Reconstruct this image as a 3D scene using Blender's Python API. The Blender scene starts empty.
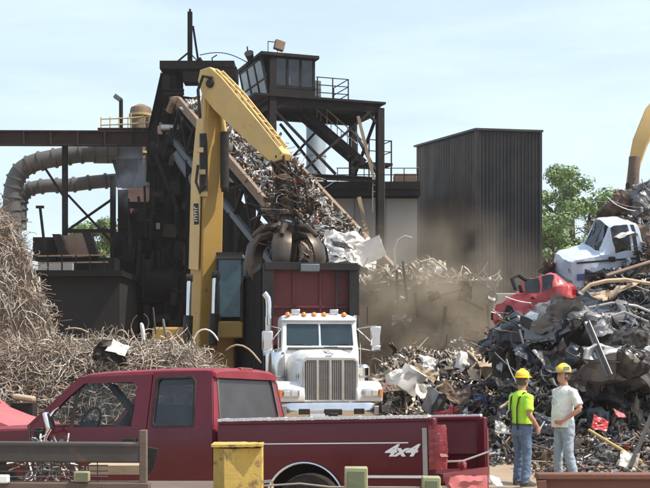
import bpy, bmesh, math, random
import numpy as np
from mathutils import Vector as V, Matrix, noise
from mathutils.geometry import tessellate_polygon

# ------------------------------------------------------------------ camera, sky, sun, exposure
FPX, CPX, HPY, CAMH = 1213.0, 325.0, 347.0, 2.13      # focal length and horizon of a 650 px wide frame
rad = math.radians
scene = bpy.context.scene
COL = scene.collection
cam_d = bpy.data.cameras.new('camera')
cam_d.sensor_width = 36.0
cam_d.lens = 36.0 * FPX / 650.0
cam_d.shift_y = (HPY - 244.0) / 650.0
cam_d.clip_end = 2000.0
cam = bpy.data.objects.new('camera', cam_d)
COL.objects.link(cam)
cam.location = (0, 0, CAMH)
cam.rotation_euler = (rad(90), 0, 0)
scene.camera = cam

SUN_EL, SUN_AZ = 57.0, -15.0       # elevation; azimuth from +X towards +Y (degrees)
sv = V((math.cos(rad(SUN_EL)) * math.cos(rad(SUN_AZ)), math.cos(rad(SUN_EL)) * math.sin(rad(SUN_AZ)), math.sin(rad(SUN_EL))))
world = bpy.data.worlds.new('World')
scene.world = world
world.use_nodes = True
wn, wl = world.node_tree.nodes, world.node_tree.links
wn.clear()
w_out = wn.new('ShaderNodeOutputWorld')
w_bg = wn.new('ShaderNodeBackground')
w_sky = wn.new('ShaderNodeTexSky')
w_sky.sky_type = 'NISHITA'
w_sky.sun_disc = False
w_sky.sun_elevation = rad(SUN_EL)
w_sky.sun_rotation = math.atan2(sv.x, sv.y)
w_sky.air_density = 1.0
w_sky.dust_density = 3.0
w_sky.ozone_density = 2.0
w_bg.inputs['Strength'].default_value = 0.15
# thin cirrus streaks, the same everywhere in the sky
w_tc = wn.new('ShaderNodeTexCoord')
w_map = wn.new('ShaderNodeMapping')
w_map.inputs['Scale'].default_value = (3.2, 3.2, 17.0)
w_map.inputs['Rotation'].default_value = (0.05, 0.10, 0.3)
w_noi = wn.new('ShaderNodeTexNoise')
w_noi.inputs['Scale'].default_value = 1.5
w_noi.inputs['Detail'].default_value = 6.0
w_noi.inputs['Roughness'].default_value = 0.55
w_rmp = wn.new('ShaderNodeValToRGB')
w_rmp.color_ramp.elements[0].position = 0.40
w_rmp.color_ramp.elements[0].color = (.36, .36, .36, 1)   # a thin veil everywhere
w_rmp.color_ramp.elements[1].position = 0.80
w_rmp.color_ramp.elements[1].color = (0.56, 0.56, 0.56, 1)
w_mix = wn.new('ShaderNodeMixRGB')
w_mix.inputs['Color2'].default_value = (5.8, 6.7, 7.7, 1)
wl.new(w_tc.outputs['Generated'], w_map.inputs['Vector'])
wl.new(w_map.outputs['Vector'], w_noi.inputs['Vector'])
wl.new(w_noi.outputs['Fac'], w_rmp.inputs['Fac'])
wl.new(w_rmp.outputs['Color'], w_mix.inputs['Fac'])
wl.new(w_sky.outputs['Color'], w_mix.inputs['Color1'])
wl.new(w_mix.outputs['Color'], w_bg.inputs['Color'])
wl.new(w_bg.outputs['Background'], w_out.inputs['Surface'])

sun_d = bpy.data.lights.new('sun', 'SUN')
sun_d.energy = 4.7
sun_d.angle = rad(0.53)
sun_d.color = (1.0, 0.93, 0.82)
sun = bpy.data.objects.new('sun', sun_d)
COL.objects.link(sun)
sun.rotation_euler = sv.to_track_quat('Z', 'Y').to_euler()
sun.location = (20, -20, 40)
vs = scene.view_settings
vs.view_transform = 'Standard'
vs.look = 'None'
vs.gamma = 1.0
vs.use_curve_mapping = False
vs.exposure = 0.5
scene.cycles.max_bounces = 7
scene.cycles.volume_bounces = 1
scene.cycles.volume_step_rate = 2.0

# ------------------------------------------------------------------ helpers
def P(px, py, Y):
    """the point at depth Y that stands at px, py of the 650 x 488 frame"""
    return V(((px - CPX) * Y / FPX, Y, CAMH + (HPY - py) * Y / FPX))

OFF = {}

class MB:
    def __init__(s):
        s.v, s.f = [], []
    def add(s, vs_, fs_):
        n = len(s.v)
        s.v.extend(V(p) for p in vs_)
        s.f.extend(tuple(i + n for i in f) for f in fs_)
        return s
    def box(s, c, size, R=None):
        c = V(c); hx, hy, hz = size[0] / 2, size[1] / 2, size[2] / 2
        q = [V((x, y, z)) for x in (-hx, hx) for y in (-hy, hy) for z in (-hz, hz)]
        if R is not None: q = [R @ p for p in q]
        return s.add([c + p for p in q], [(0, 1, 3, 2), (4, 6, 7, 5), (0, 4, 5, 1), (2, 3, 7, 6), (0, 2, 6, 4), (1, 5, 7, 3)])
    def frame(s, a, b, up=(0, 0, 1)):
        a, b = V(a), V(b); d = (b - a).normalized(); u = V(up)
        if abs(d.dot(u)) > 0.98: u = V((0, 1, 0)) if abs(d.y) < 0.9 else V((1, 0, 0))
        r = d.cross(u).normalized(); u = r.cross(d).normalized()
        return a, b, d, r, u
    def bar(s, a, b, w, h=None, up=(0, 0, 1), w2=None, h2=None):
        h = h or w; w2 = w2 or w; h2 = h2 or h
        a, b, d, r, u = s.frame(a, b, up)
        q = []
        for p, ww, hh in ((a, w, h), (b, w2, h2)):
            q += [p - r * ww / 2 - u * hh / 2, p + r * ww / 2 - u * hh / 2, p + r * ww / 2 + u * hh / 2, p - r * ww / 2 + u * hh / 2]
        return s.add(q, [(3, 2, 1, 0), (4, 5, 6, 7), (0, 1, 5, 4), (1, 2, 6, 5), (2, 3, 7, 6), (3, 0, 4, 7)])
    def ibeam(s, a, b, h, w, t=0.04, up=(0, 0, 1)):
        a, b, d, r, u = s.frame(a, b, up)
        s.bar(a + u * (h / 2 - t / 2), b + u * (h / 2 - t / 2), w, t, up)
        s.bar(a - u * (h / 2 - t / 2), b - u * (h / 2 - t / 2), w, t, up)
        return s.bar(a, b, t, h - 2 * t - 0.002, up)
    def tube(s, pts, r, n=8, cap=True, flat=None):
        pts = [V(p) for p in pts]; m = len(pts)
        rr = r if isinstance(r, (list, tuple)) else [r] * m
        ref = None; q = []
        for i, p in enumerate(pts):
            d = (pts[min(i + 1, m - 1)] - pts[max(i - 1, 0)]).normalized()
            if ref is None:
                ref = d.orthogonal().normalized() if flat is None else (V(flat) - d * d.dot(V(flat))).normalized()
            ref = (ref - d * ref.dot(d)).normalized()
            b = d.cross(ref)
            r1, r2 = rr[i] if isinstance(rr[i], (list, tuple)) else (rr[i], rr[i])
            for k in range(n):
                a = 2 * math.pi * k / n
                q.append(p + ref * math.cos(a) * r1 + b * math.sin(a) * r2)
        f = [(i * n + k, i * n + (k + 1) % n, (i + 1) * n + (k + 1) % n, (i + 1) * n + k) for i in range(m - 1) for k in range(n)]
        if cap: f += [tuple(range(n - 1, -1, -1)), tuple(range((m - 1) * n, m * n))]
        return s.add(q, f)
    def lathe(s, prof, c=(0, 0, 0), axis=(0, 0, 1), n=20):
        c = V(c); ax = V(axis).normalized(); u = ax.orthogonal().normalized(); w = ax.cross(u); q = []
        for r, h in prof:
            for k in range(n):
                a = 2 * math.pi * k / n
                q.append(c + ax * h + (u * math.cos(a) + w * math.sin(a)) * max(r, 1e-4))
        m = len(prof)
        f = [(i * n + k, i * n + (k + 1) % n, (i + 1) * n + (k + 1) % n, (i + 1) * n + k) for i in range(m - 1) for k in range(n)]
        f += [tuple(range(n - 1, -1, -1)), tuple(range((m - 1) * n, m * n))]
        return s.add(q, f)
    def plate(s, outer, holes, mp, th):
        """a plate cut from a 2D outline with holes; mp maps (u,v) to space, th is its thickness vector"""
        loops = [outer] + list(holes); th = V(th)
        tri = tessellate_polygon([[V((p[0], p[1], 0)) for p in l] for l in loops])
        flat = [p for l in loops for p in l]; n = len(flat)
        A = [V(mp(*p)) for p in flat]
        f = [tuple(t) for t in tri] + [tuple(i + n for i in reversed(t)) for t in tri]
        k = 0
        for l in loops:
            m = len(l)
            f += [(k + i, k + (i + 1) % m, k + (i + 1) % m + n, k + i + n) for i in range(m)]
            k += m
        return s.add(A + [p + th for p in A], f)
    def grid(s, fn, nu, nv):
        q = [fn(i / nu, j / nv) for i in range(nu + 1) for j in range(nv + 1)]
        return s.add(q, [(i * (nv + 1) + j, (i + 1) * (nv + 1) + j, (i + 1) * (nv + 1) + j + 1, i * (nv + 1) + j + 1) for i in range(nu) for j in range(nv)])
    def loft(s, secs, cap=True):
        n = len(secs[0]); m = len(secs)
        q = [p for sec in secs for p in sec]
        f = [(i * n + k, i * n + (k + 1) % n, (i + 1) * n + (k + 1) % n, (i + 1) * n + k) for i in range(m - 1) for k in range(n)]
        if cap: f += [tuple(range(n - 1, -1, -1)), tuple(range((m - 1) * n, m * n))]
        return s.add(q, f)
    def sheet(s, fn, nu, nv, th):
        """a thin closed sheet: fn(u,v) gives the surface, th the thickness vector"""
        th = V(th); a = len(s.v); s.grid(fn, nu, nv); b = len(s.v)
        s.v.extend(p + th for p in s.v[a:b]); k = b - a
        s.f.extend(tuple(reversed([i + k for i in f])) for f in [f for f in s.f if f[0] >= a])
        ring = [(i, 0) for i in range(nu)] + [(nu, j) for j in range(nv)] + [(i, nv) for i in range(nu, 0, -1)] + [(0, j) for j in range(nv, 0, -1)]
        ix = [a + i * (nv + 1) + j for i, j in ring]
        s.f.extend((ix[i], ix[(i + 1) % len(ix)], ix[(i + 1) % len(ix)] + k, ix[i] + k) for i in range(len(ix)))
        return s
    def warp(s, fn):
        s.v = [fn(p) for p in s.v]; return s
    def build(s, name, mat, parent=None, smooth=0, bevel=0, sub=0, fix=True, seg=2):
        me = bpy.data.meshes.new(name)
        if parent is not None:
            off = OFF[parent.name]; loc = V((0, 0, 0))
        else:
            lo = [min(p[i] for p in s.v) for i in range(3)]; hi = [max(p[i] for p in s.v) for i in range(3)]
            off = V(((lo[0] + hi[0]) / 2, (lo[1] + hi[1]) / 2, lo[2])); loc = off
        me.from_pydata([tuple(p - off) for p in s.v], [], s.f)
        if fix:
            bm = bmesh.new(); bm.from_mesh(me); bmesh.ops.recalc_face_normals(bm, faces=bm.faces); bm.to_mesh(me); bm.free()
        ms = mat if isinstance(mat, (list, tuple)) else [mat]
        for m_ in ms: me.materials.append(m_)
        o = bpy.data.objects.new(name, me); COL.objects.link(o); o.location = loc
        if parent is not None: o.parent = parent
        OFF[o.name] = off
        if smooth:
            me.polygons.foreach_set('use_smooth', [True] * len(me.polygons)); me.set_sharp_from_angle(angle=rad(smooth))
        if bevel:
            b = o.modifiers.new('bevel', 'BEVEL'); b.width = bevel; b.segments = seg; b.limit_method = 'ANGLE'; b.angle_limit = rad(35)
            if not smooth:
                me.polygons.foreach_set('use_smooth', [True] * len(me.polygons)); me.set_sharp_from_angle(angle=rad(30))
        if sub:
            b = o.modifiers.new('sub', 'SUBSURF'); b.levels = sub; b.render_levels = sub
        return o

def tag(o, label=None, cat=None, group=None, kind=None):
    if label: o['label'] = label
    if cat: o['category'] = cat
    if group: o['group'] = group
    if kind: o['kind'] = kind
    return o

def thing(name, label, cat, loc, rot=None, group=None):
    """an Empty at a thing's base; with rot its parts are given in its own frame, else in world coordinates"""
    o = bpy.data.objects.new(name, None); COL.objects.link(o)
    o.location = loc; o.empty_display_size = 0.2
    if rot is not None:
        o.rotation_euler = rot; OFF[o.name] = V((0, 0, 0))
    else: OFF[o.name] = V(loc)
    return tag(o, label, cat, group)

def np_mesh(name, verts, faces, mat, parent=None, smooth=False, colors=None):
    """fast mesh from arrays; colors is one rgba for each vertex"""
    me = bpy.data.meshes.new(name); k = faces.shape[1]
    off = np.array(OFF[parent.name] if parent is not None else (verts[:, 0].mean(), verts[:, 1].mean(), verts[:, 2].min()), dtype=np.float64)
    vv = (verts - off).astype(np.float32)
    me.vertices.add(len(vv)); me.vertices.foreach_set('co', vv.ravel())
    me.loops.add(faces.size); me.loops.foreach_set('vertex_index', faces.astype(np.int32).ravel())
    me.polygons.add(len(faces)); me.polygons.foreach_set('loop_start', np.arange(0, faces.size, k, dtype=np.int32))
    me.polygons.foreach_set('use_smooth', np.full(len(faces), smooth))
    me.update(calc_edges=True)
    if colors is not None:
        at = me.color_attributes.new('paint', 'FLOAT_COLOR', 'POINT'); at.data.foreach_set('color', colors.astype(np.float32).ravel())
    me.materials.append(mat)
    o = bpy.data.objects.new(name, me); COL.objects.link(o)
    if parent is not None: o.parent = parent
    else: o.location = off
    OFF[o.name] = V(off)
    return o

def shared(o, name, parent, loc, rot=None, scale=None):
    """another piece that shares o's mesh"""
    c = bpy.data.objects.new(name, o.data); COL.objects.link(c); c.parent = parent; c.location = loc
    if rot is not None: c.rotation_euler = rot
    if scale is not None: c.scale = scale
    return c

# ------------------------------------------------------------------ materials
def mat(name, col, rough=0.6, metal=0.0, col2=None, scale=4.0, amount=0.5, bump=0.0, bscale=None, rust=0.0, rustcol=(0.11, 0.045, 0.02), spec=0.5, attr=False, coat=0.0, stretch=None, emit=None, rvar=0.15, dust=0.0, vary=0.0):
    m = bpy.data.materials.new(name); m.use_nodes = True
    n, l = m.node_tree.nodes, m.node_tree.links
    b = n['Principled BSDF']
    b.inputs['Roughness'].default_value = rough; b.inputs['Metallic'].default_value = metal
    b.inputs['Specular IOR Level'].default_value = spec; b.inputs['Coat Weight'].default_value = coat
    tc = n.new('ShaderNodeTexCoord'); vec = tc.outputs['Object']
    if stretch:
        mp = n.new('ShaderNodeMapping'); mp.inputs['Scale'].default_value = stretch; l.new(vec, mp.inputs['Vector']); vec = mp.outputs['Vector']
    def noi(sc, det=5, ro=0.6):
        t = n.new('ShaderNodeTexNoise'); t.inputs['Scale'].default_value = sc; t.inputs['Detail'].default_value = det; t.inputs['Roughness'].default_value = ro
        l.new(vec, t.inputs['Vector']); return t.outputs['Fac']
    def ramp(f, a, c):
        r = n.new('ShaderNodeMapRange'); r.inputs['From Min'].default_value = a; r.inputs['From Max'].default_value = c
        l.new(f, r.inputs['Value']); return r.outputs['Result']
    def mix(fac, c1, c2):
        x = n.new('ShaderNodeMixRGB')
        for k, c in (('Fac', fac), ('Color1', c1), ('Color2', c2)):
            if hasattr(c, 'links') or hasattr(c, 'is_linked'): l.new(c, x.inputs[k])
            elif isinstance(c, (int, float)): x.inputs[k].default_value = c
            else: x.inputs[k].default_value = (*c, 1)
        return x.outputs['Color']
    if attr:
        an = n.new('ShaderNodeAttribute'); an.attribute_name = 'paint'; c = an.outputs['Color']
        l.new(an.outputs['Alpha'], b.inputs['Metallic'])
    else:
        rg = n.new('ShaderNodeRGB'); rg.outputs[0].default_value = (*col, 1); c = rg.outputs[0]
    if col2 is None: col2 = tuple(x * 0.6 for x in col)
    f1 = noi(scale)
    if not attr: c = mix(ramp(f1, 0.5 - 0.25, 0.5 + 0.25 / max(amount, 0.1)), c, col2)
    if rust:
        f2 = ramp(noi(scale * 2.3, 8, 0.7), 0.72 - rust * 0.45, 0.80 - rust * 0.35)
        c = mix(f2, c, rustcol)
    if dust:
        f4 = ramp(noi(scale * 1.7, 6, 0.65), 0.35, 0.8)
        mu = n.new('ShaderNodeMath'); mu.operation = 'MULTIPLY'; mu.inputs[1].default_value = dust; l.new(f4, mu.inputs[0])
        c = mix(mu.outputs[0], c, (0.34, 0.27, 0.19))
    if vary:                                 # each piece a little lighter or darker
        oi = n.new('ShaderNodeObjectInfo'); mr = n.new('ShaderNodeMapRange'); mr.inputs['To Min'].default_value = 1 - vary; mr.inputs['To Max'].default_value = 1 + vary
        l.new(oi.outputs['Random'], mr.inputs['Value']); vm = n.new('ShaderNodeVectorMath'); vm.operation = 'SCALE'; l.new(c, vm.inputs[0]); l.new(mr.outputs['Result'], vm.inputs['Scale']); c = vm.outputs['Vector']
    l.new(c, b.inputs['Base Color'])
    if rvar:
        r = n.new('ShaderNodeMapRange'); r.inputs['To Min'].default_value = max(0.02, rough - rvar); r.inputs['To Max'].default_value = min(1, rough + rvar)
        l.new(noi(scale * 1.4), r.inputs['Value']); l.new(r.outputs['Result'], b.inputs['Roughness'])
    if bump:
        bp = n.new('ShaderNodeBump'); bp.inputs['Strength'].default_value = bump; bp.inputs['Distance'].default_value = 0.05
        l.new(noi(bscale or scale * 4, 8, 0.65), bp.inputs['Height']); l.new(bp.outputs['Normal'], b.inputs['Normal'])
    if emit:
        b.inputs['Emission Color'].default_value = (*emit[:3], 1); b.inputs['Emission Strength'].default_value = emit[3]
    return m

def glass_mat(name, col, alpha=0.5, rough=0.05):
    m = bpy.data.materials.new(name); m.use_nodes = True
    n, l = m.node_tree.nodes, m.node_tree.links
    b = n['Principled BSDF']; b.inputs['Base Color'].default_value = (*col, 1); b.inputs['Roughness'].default_value = rough
    b.inputs['Specular IOR Level'].default_value = 0.6
    tc = n.new('ShaderNodeTexCoord'); t = n.new('ShaderNodeTexNoise'); t.inputs['Scale'].default_value = 3.5; t.inputs['Detail'].default_value = 6
    l.new(tc.outputs['Object'], t.inputs['Vector'])
    r = n.new('ShaderNodeMapRange'); r.inputs['From Min'].default_value = 0.3; r.inputs['From Max'].default_value = 0.7
    r.inputs['To Min'].default_value = max(0, alpha - 0.12); r.inputs['To Max'].default_value = min(1, alpha + 0.12)
    l.new(t.outputs['Fac'], r.inputs['Value']); l.new(r.outputs['Result'], b.inputs['Alpha'])
    return m

MT = dict(
    dirt=mat('dirt', (0.30, 0.225, 0.15), 0.95, 0, (0.19, 0.14, 0.095), 0.6, 0.6, 0.6, 5, dust=0.2),
    concrete=mat('concrete', (0.33, 0.32, 0.305), 0.9, 0, (0.24, 0.225, 0.20), 0.5, 0.6, 0.15, 8, rust=0.2, rustcol=(0.2, 0.16, 0.12), vary=.16),
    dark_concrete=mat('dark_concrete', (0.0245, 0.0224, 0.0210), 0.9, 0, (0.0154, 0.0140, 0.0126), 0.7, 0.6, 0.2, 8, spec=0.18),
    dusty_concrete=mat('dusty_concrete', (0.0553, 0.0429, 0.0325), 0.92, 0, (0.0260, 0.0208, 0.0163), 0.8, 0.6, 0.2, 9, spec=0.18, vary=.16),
    black_clad=mat('black_clad', (0.0135, 0.0180, 0.0232), 0.5, 0.0, (0.0195, 0.0210, 0.0232), 0.35, 0.6, 0.03, 8, dust=0.12, spec=0.18, vary=.22),
    hazed_clad=mat('hazed_clad', (0.0400, 0.0328, 0.0272), 0.7, 0.0, (0.0560, 0.0440, 0.0344), 0.4, 0.6, 0.03, 8, dust=0.2, spec=0.18, vary=.22),  # black cladding tinted brown for the dust haze before the left face
    mill=mat('mill_steel', (0.0121, 0.0094, 0.0077), 0.75, 0.1, (0.0072, 0.0060, 0.0060), 0.8, 0.7, 0.15, 9, rust=0.4, rustcol=(0.0350, 0.0182, 0.0105), spec=0.18, vary=.16),
    mill_black=mat('mill_black', (0.0050, 0.0050, 0.0055), 0.8, 0.0, (0.0088, 0.0072, 0.0066), 0.8, 0.7, 0.15, 9, spec=0.18),
    tower=mat('tower_steel', (0.0084, 0.0084, 0.0090), 0.65, 0.1, (0.0156, 0.0108, 0.0090), 0.9, 0.6, 0.05, 9, rust=0.34, rustcol=(0.0553, 0.0273, 0.0169), spec=0.18, vary=.16),
    rust_beam=mat('rust_beam', (0.0440, 0.0288, 0.0224), 0.8, 0.1, (0.0304, 0.0208, 0.0168), 0.9, 0.6, 0.1, 9, rust=0.35, rustcol=(0.0880, 0.0440, 0.0240), spec=0.18),
    tan_beam=mat('tan_beam', (0.23, 0.16, 0.105), 0.75, 0.1, (0.13, 0.085, 0.055), 1.6, 0.6, 0.1, 9, rust=0.3, rustcol=(0.13, 0.07, 0.04)),
    duct=mat('duct_steel', (0.12, 0.116, 0.108), 0.6, 0.2, (0.075, 0.07, 0.063), 0.8, 0.6, 0.08, 9, rust=0.25),
    duct_blue=mat('duct_blue', (0.12, 0.135, 0.145), 0.6, 0.2, (0.08, 0.09, 0.095), 0.8, 0.6, 0.05, 9, rust=0.2),
    silo=mat('silo_paint', (0.25, 0.29, 0.32), 0.6, 0.1, (0.18, 0.21, 0.235), 0.6, 0.5, 0.03, 6, rust=0.15),
    rail_yellow=mat('rail_yellow', (0.55, 0.42, 0.16), 0.6, 0, (0.4, 0.3, 0.15), 2, 0.5),
    yellow=mat('machine_yellow', (0.40, 0.23, 0.03), 0.55, 0.0, (0.33, 0.20, 0.045), 1.3, 0.7, 0.08, 12, rust=0.24, rustcol=(0.13, 0.075, 0.035), dust=0.28),
    yellow_pale=mat('machine_yellow_lit', (0.58, 0.39, 0.12), 0.55, 0.0, (0.43, 0.29, 0.095), 1.6, 0.7, 0.08, 12, rust=0.22, rustcol=(0.15, 0.09, 0.045), dust=0.3),  # paler copy of the machine yellow, also paints the sunlit boom flank
    black_part=mat('black_paint', (0.0132, 0.0126, 0.0126), 0.5, 0.0, (0.0210, 0.0180, 0.0162), 3, 0.6, 0.05, 20, dust=0.1, spec=0.18),
    rubber=mat('rubber', (0.0154, 0.0154, 0.0154), 0.85, 0.0, (0.0280, 0.0252, 0.0224), 5, 0.6, 0.2, 40, dust=0.15, spec=0.18),
    chrome=mat('chrome', (0.72, 0.71, 0.69), 0.16, 1.0, (0.55, 0.53, 0.5), 3, 0.6, 0.02, 12, rvar=0.1),
    steel=mat('worn_steel', (0.42, 0.40, 0.37), 0.4, 0.85, (0.25, 0.22, 0.19), 3, 0.6, 0.08, 20, rust=0.15),
    grapple=mat('grapple_steel', (0.10, 0.08, 0.062), 0.38, 0.6, (0.035, 0.026, 0.02), 2.5, 0.6, 0.12, 14, rust=0.3),
    grapple_dark=mat('grapple_dark', (0.045, 0.036, 0.03), 0.65, 0.2, (0.075, 0.052, 0.036), 3, 0.6, 0.15, 16, spec=0.18),
    white=mat('white_paint', (0.72, 0.725, 0.72), 0.35, 0, (0.55, 0.55, 0.53), 2.2, 0.5, 0.0, None, coat=0.3, dust=0.26),
    white_scrap=mat('white_scrap', (0.72, 0.70, 0.66), 0.5, 0.05, (0.52, 0.47, 0.40), 2.2, 0.6, 0.1, 12, rust=0.18, dust=0.22),
    grey_scrap=mat('grey_scrap', (0.21, 0.205, 0.20), 0.42, 0.4, (0.085, 0.078, 0.072), 2.2, 0.6, 0.12, 12, rust=0.2),
    silver_scrap=mat('silver_scrap', (0.42, 0.415, 0.41), 0.33, 0.6, (0.17, 0.16, 0.15), 2.5, 0.6, 0.12, 12),
    black_scrap=mat('black_scrap', (0.0163, 0.0169, 0.0189), 0.4, 0.1, (0.0325, 0.0299, 0.0286), 2.5, 0.6, 0.15, 14, dust=0.12, spec=0.18),
    navy_scrap=mat('navy_scrap', (0.0280, 0.0400, 0.0600), 0.4, 0.2, (0.0480, 0.0520, 0.0560), 2.5, 0.6, 0.15, 14, dust=0.12),
    brown_scrap=mat('brown_scrap', (0.17, 0.115, 0.085), 0.7, 0.1, (0.09, 0.06, 0.045), 2.2, 0.6, 0.2, 12, rust=0.35),
    tan_scrap=mat('tan_scrap', (0.40, 0.30, 0.20), 0.7, 0.05, (0.25, 0.18, 0.12), 2.2, 0.6, 0.15, 12, rust=0.2),
    red_scrap=mat('red_scrap', (0.42, 0.025, 0.028), 0.35, 0.0, (0.27, 0.02, 0.022), 1.5, 0.5, 0.03, 9, coat=0.4, dust=0.1),
    pink_scrap=mat('faded_red_scrap', (0.40, 0.10, 0.11), 0.55, 0.0, (0.27, 0.045, 0.05), 1.5, 0.5, 0.03, 9, dust=0.15),
    blue_scrap=mat('blue_scrap', (0.06, 0.12, 0.24), 0.45, 0.0, (0.05, 0.08, 0.14), 2, 0.5, 0.05, 9, dust=0.15),
    white_body=mat('white_body_paint', (0.52, 0.60, 0.68), 0.35, 0.0, (0.38, 0.45, 0.53), 1.0, 0.4, 0.02, 6, coat=0.2, rust=0.12, dust=0.12),
    maroon=mat('maroon_paint', (0.098, 0.003, 0.010), 0.20, 0.0, (0.066, 0.003, 0.008), 1.1, 0.6, 0.03, 4, spec=0.42, rust=0.10, rustcol=(0.075, 0.012, 0.014), dust=0.035),
    maroon_sunlit=mat('sunlit_maroon_paint', (0.22, 0.024, 0.040), 0.55, 0.0, (0.14, 0.012, 0.022), 1.6, 0.6, 0.03, 8, spec=0.3, dust=0.12),  # brighter maroon that paints sunlight onto roof, rear wall and hood
    bed_red=mat('bed_red_paint', (0.12, 0.010, 0.014), 0.5, 0.0, (0.10, 0.012, 0.016), 1.0, 0.5, 0.04, 8, dust=0.1),
    box_red=mat('box_red_paint', (0.13, 0.013, 0.012), 0.6, 0.0, (0.075, 0.009, 0.009), 0.9, 0.6, 0.06, 6, rust=0.15, vary=.16),
    box_black=mat('box_black_paint', (0.0121, 0.0127, 0.0143), 0.5, 0.0, (0.0187, 0.0176, 0.0171), 0.9, 0.6, 0.05, 9, dust=0.06, spec=0.18),
    trim_white=mat('white_trim', (0.80, 0.78, 0.76), 0.45, 0, (0.62, 0.60, 0.58), 4, 0.5, 0.1, 25),
    interior=mat('interior', (0.0210, 0.0180, 0.0192), 0.8, 0, (0.0330, 0.0270, 0.0270), 3, 0.5, spec=0.18),
    seat=mat('seat_cloth', (0.12, 0.11, 0.115), 0.9, 0, (0.08, 0.07, 0.07), 6, 0.5, 0.1, 30),
    amber=mat('amber_lens', (0.75, 0.22, 0.02), 0.25, 0, (0.6, 0.15, 0.02), 5, 0.4, coat=0.3),
    red_lens=mat('red_lens', (0.26, 0.015, 0.017), 0.22, 0, (0.13, 0.010, 0.012), 9, 0.7, 0.3, 20, coat=0.5, rust=0.30, rustcol=(0.36, 0.20, 0.18)),
    clear_lens=mat('clear_lens', (0.6, 0.62, 0.62), 0.12, 0.3, (0.45, 0.46, 0.46), 8, 0.5, coat=0.5),
    plate_white=mat('plate_white', (0.62, 0.66, 0.72), 0.5, 0, (0.40, 0.46, 0.58), 14, 0.6),
    grille=mat('grille_mesh', (0.11, 0.105, 0.10), 0.5, 0.5, (0.075, 0.072, 0.07), 60, 0.6, 0.3, 120, stretch=(1, 1, 0.2)),
    rusty=mat('rust_red', (0.17, 0.075, 0.05), 0.8, 0.05, (0.11, 0.045, 0.03), 1.6, 0.6, 0.15, 16, rust=0.3, rustcol=(0.09, 0.04, 0.03)),
    dark_steel=mat('dark_rail_steel', (0.075, 0.07, 0.065), 0.5, 0.3, (0.035, 0.03, 0.028), 2.4, 0.7, 0.12, 14, rust=0.3, rustcol=(0.12, 0.07, 0.045)),
    wood=mat('old_wood', (0.13, 0.095, 0.07), 0.85, 0, (0.075, 0.055, 0.04), 2.5, 0.6, 0.2, 18, stretch=(1, 1, 6)),
    yellow_post=mat('yellow_post_paint', (0.50, 0.34, 0.06), 0.65, 0, (0.36, 0.25, 0.08), 5, 0.6, 0.2, 20, rust=0.42, rustcol=(0.16, 0.1, 0.05)),
    green_lamp=mat('green_grey_paint', (0.13, 0.155, 0.085), 0.6, 0, (0.08, 0.085, 0.055), 9, 0.5, 0.1, 20, rust=0.15),
    lime_frame=mat('pale_green_paint', (0.30, 0.30, 0.16), 0.6, 0, (0.19, 0.18, 0.11), 9, 0.5, 0.1, 20),
    wire=mat('wire_heap', (0.40, 0.33, 0.255), 0.85, 0.1, (0.25, 0.185, 0.135), 0.8, 0.8, 0, None, attr=True),
    heap=mat('heap_earth', (0.0525, 0.0385, 0.0280), 0.95, 0, (0.0245, 0.0182, 0.0140), 1.5, 0.6, 0.6, 8, spec=0.18),
    scrap=mat('scrap_mixed', (0.3, 0.3, 0.3), 0.5, 0, None, 3.0, 0.5, 0.35, 16, attr=True, rust=0.32, dust=0.34),
    leaf=mat('leaf', (0.075, 0.125, 0.03), 0.6, 0, (0.05, 0.09, 0.022), 0.5, 0.5, attr=True, rvar=0),
    bark=mat('bark', (0.11, 0.085, 0.065), 0.9, 0, (0.07, 0.05, 0.04), 3, 0.6, 0.3, 14),
    skin=mat('skin', (0.46, 0.24, 0.165), 0.55, 0, (0.38, 0.18, 0.12), 9, 0.5),
    lime=mat('lime_cloth', (0.46, 0.85, 0.05), 0.8, 0, (0.37, 0.70, 0.045), 6, 0.4, 0.2, 14),
    tee=mat('white_cotton', (0.70, 0.68, 0.66), 0.9, 0, (0.56, 0.555, 0.545), 5, 0.4, 0.25, 12),
    jeans=mat('blue_denim', (0.115, 0.165, 0.245), 0.9, 0, (0.075, 0.11, 0.17), 7, 0.6, 0.3, 22),
    pale_jeans=mat('pale_denim', (0.31, 0.37, 0.42), 0.9, 0, (0.23, 0.285, 0.335), 7, 0.6, 0.3, 22),
    hat_yellow=mat('hat_yellow', (0.80, 0.55, 0.02), 0.4, 0, (0.7, 0.45, 0.02), 8, 0.4, coat=0.2),
    hat_blue=mat('hat_blue', (0.13, 0.17, 0.24), 0.45, 0, (0.10, 0.13, 0.18), 8, 0.4, coat=0.2),
    hair=mat('hair', (0.10, 0.065, 0.045), 0.8, 0, (0.06, 0.04, 0.03), 30, 0.5, 0.4, 60),
    boot=mat('boot_leather', (0.06, 0.045, 0.035), 0.8, 0, (0.10, 0.08, 0.06), 10, 0.5, 0.2, 30),
    print_blue=mat('shirt_print', (0.28, 0.35, 0.40), 0.9, 0, (0.5, 0.52, 0.52), 26, 0.9),
    white_plain=mat('white_marking', (0.75, 0.75, 0.74), 0.5, 0, (0.6, 0.6, 0.58), 8, 0.5),
    glass=glass_mat('window_glass', (0.04, 0.06, 0.06), 0.13),
    tint=glass_mat('tinted_glass', (0.022, 0.028, 0.034), 0.72),
    dusty_glass=glass_mat('dusty_glass', (0.05, 0.045, 0.045), 0.82, 0.25),
    booth_glass=glass_mat('booth_glass', (0.10, 0.125, 0.14), 0.75),
    cab_glass=glass_mat('cab_glass', (0.03, 0.055, 0.07), 0.62, 0.06),
    blue_glass=glass_mat('blue_glass', (0.035, 0.085, 0.11), 0.9, 0.08),
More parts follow.
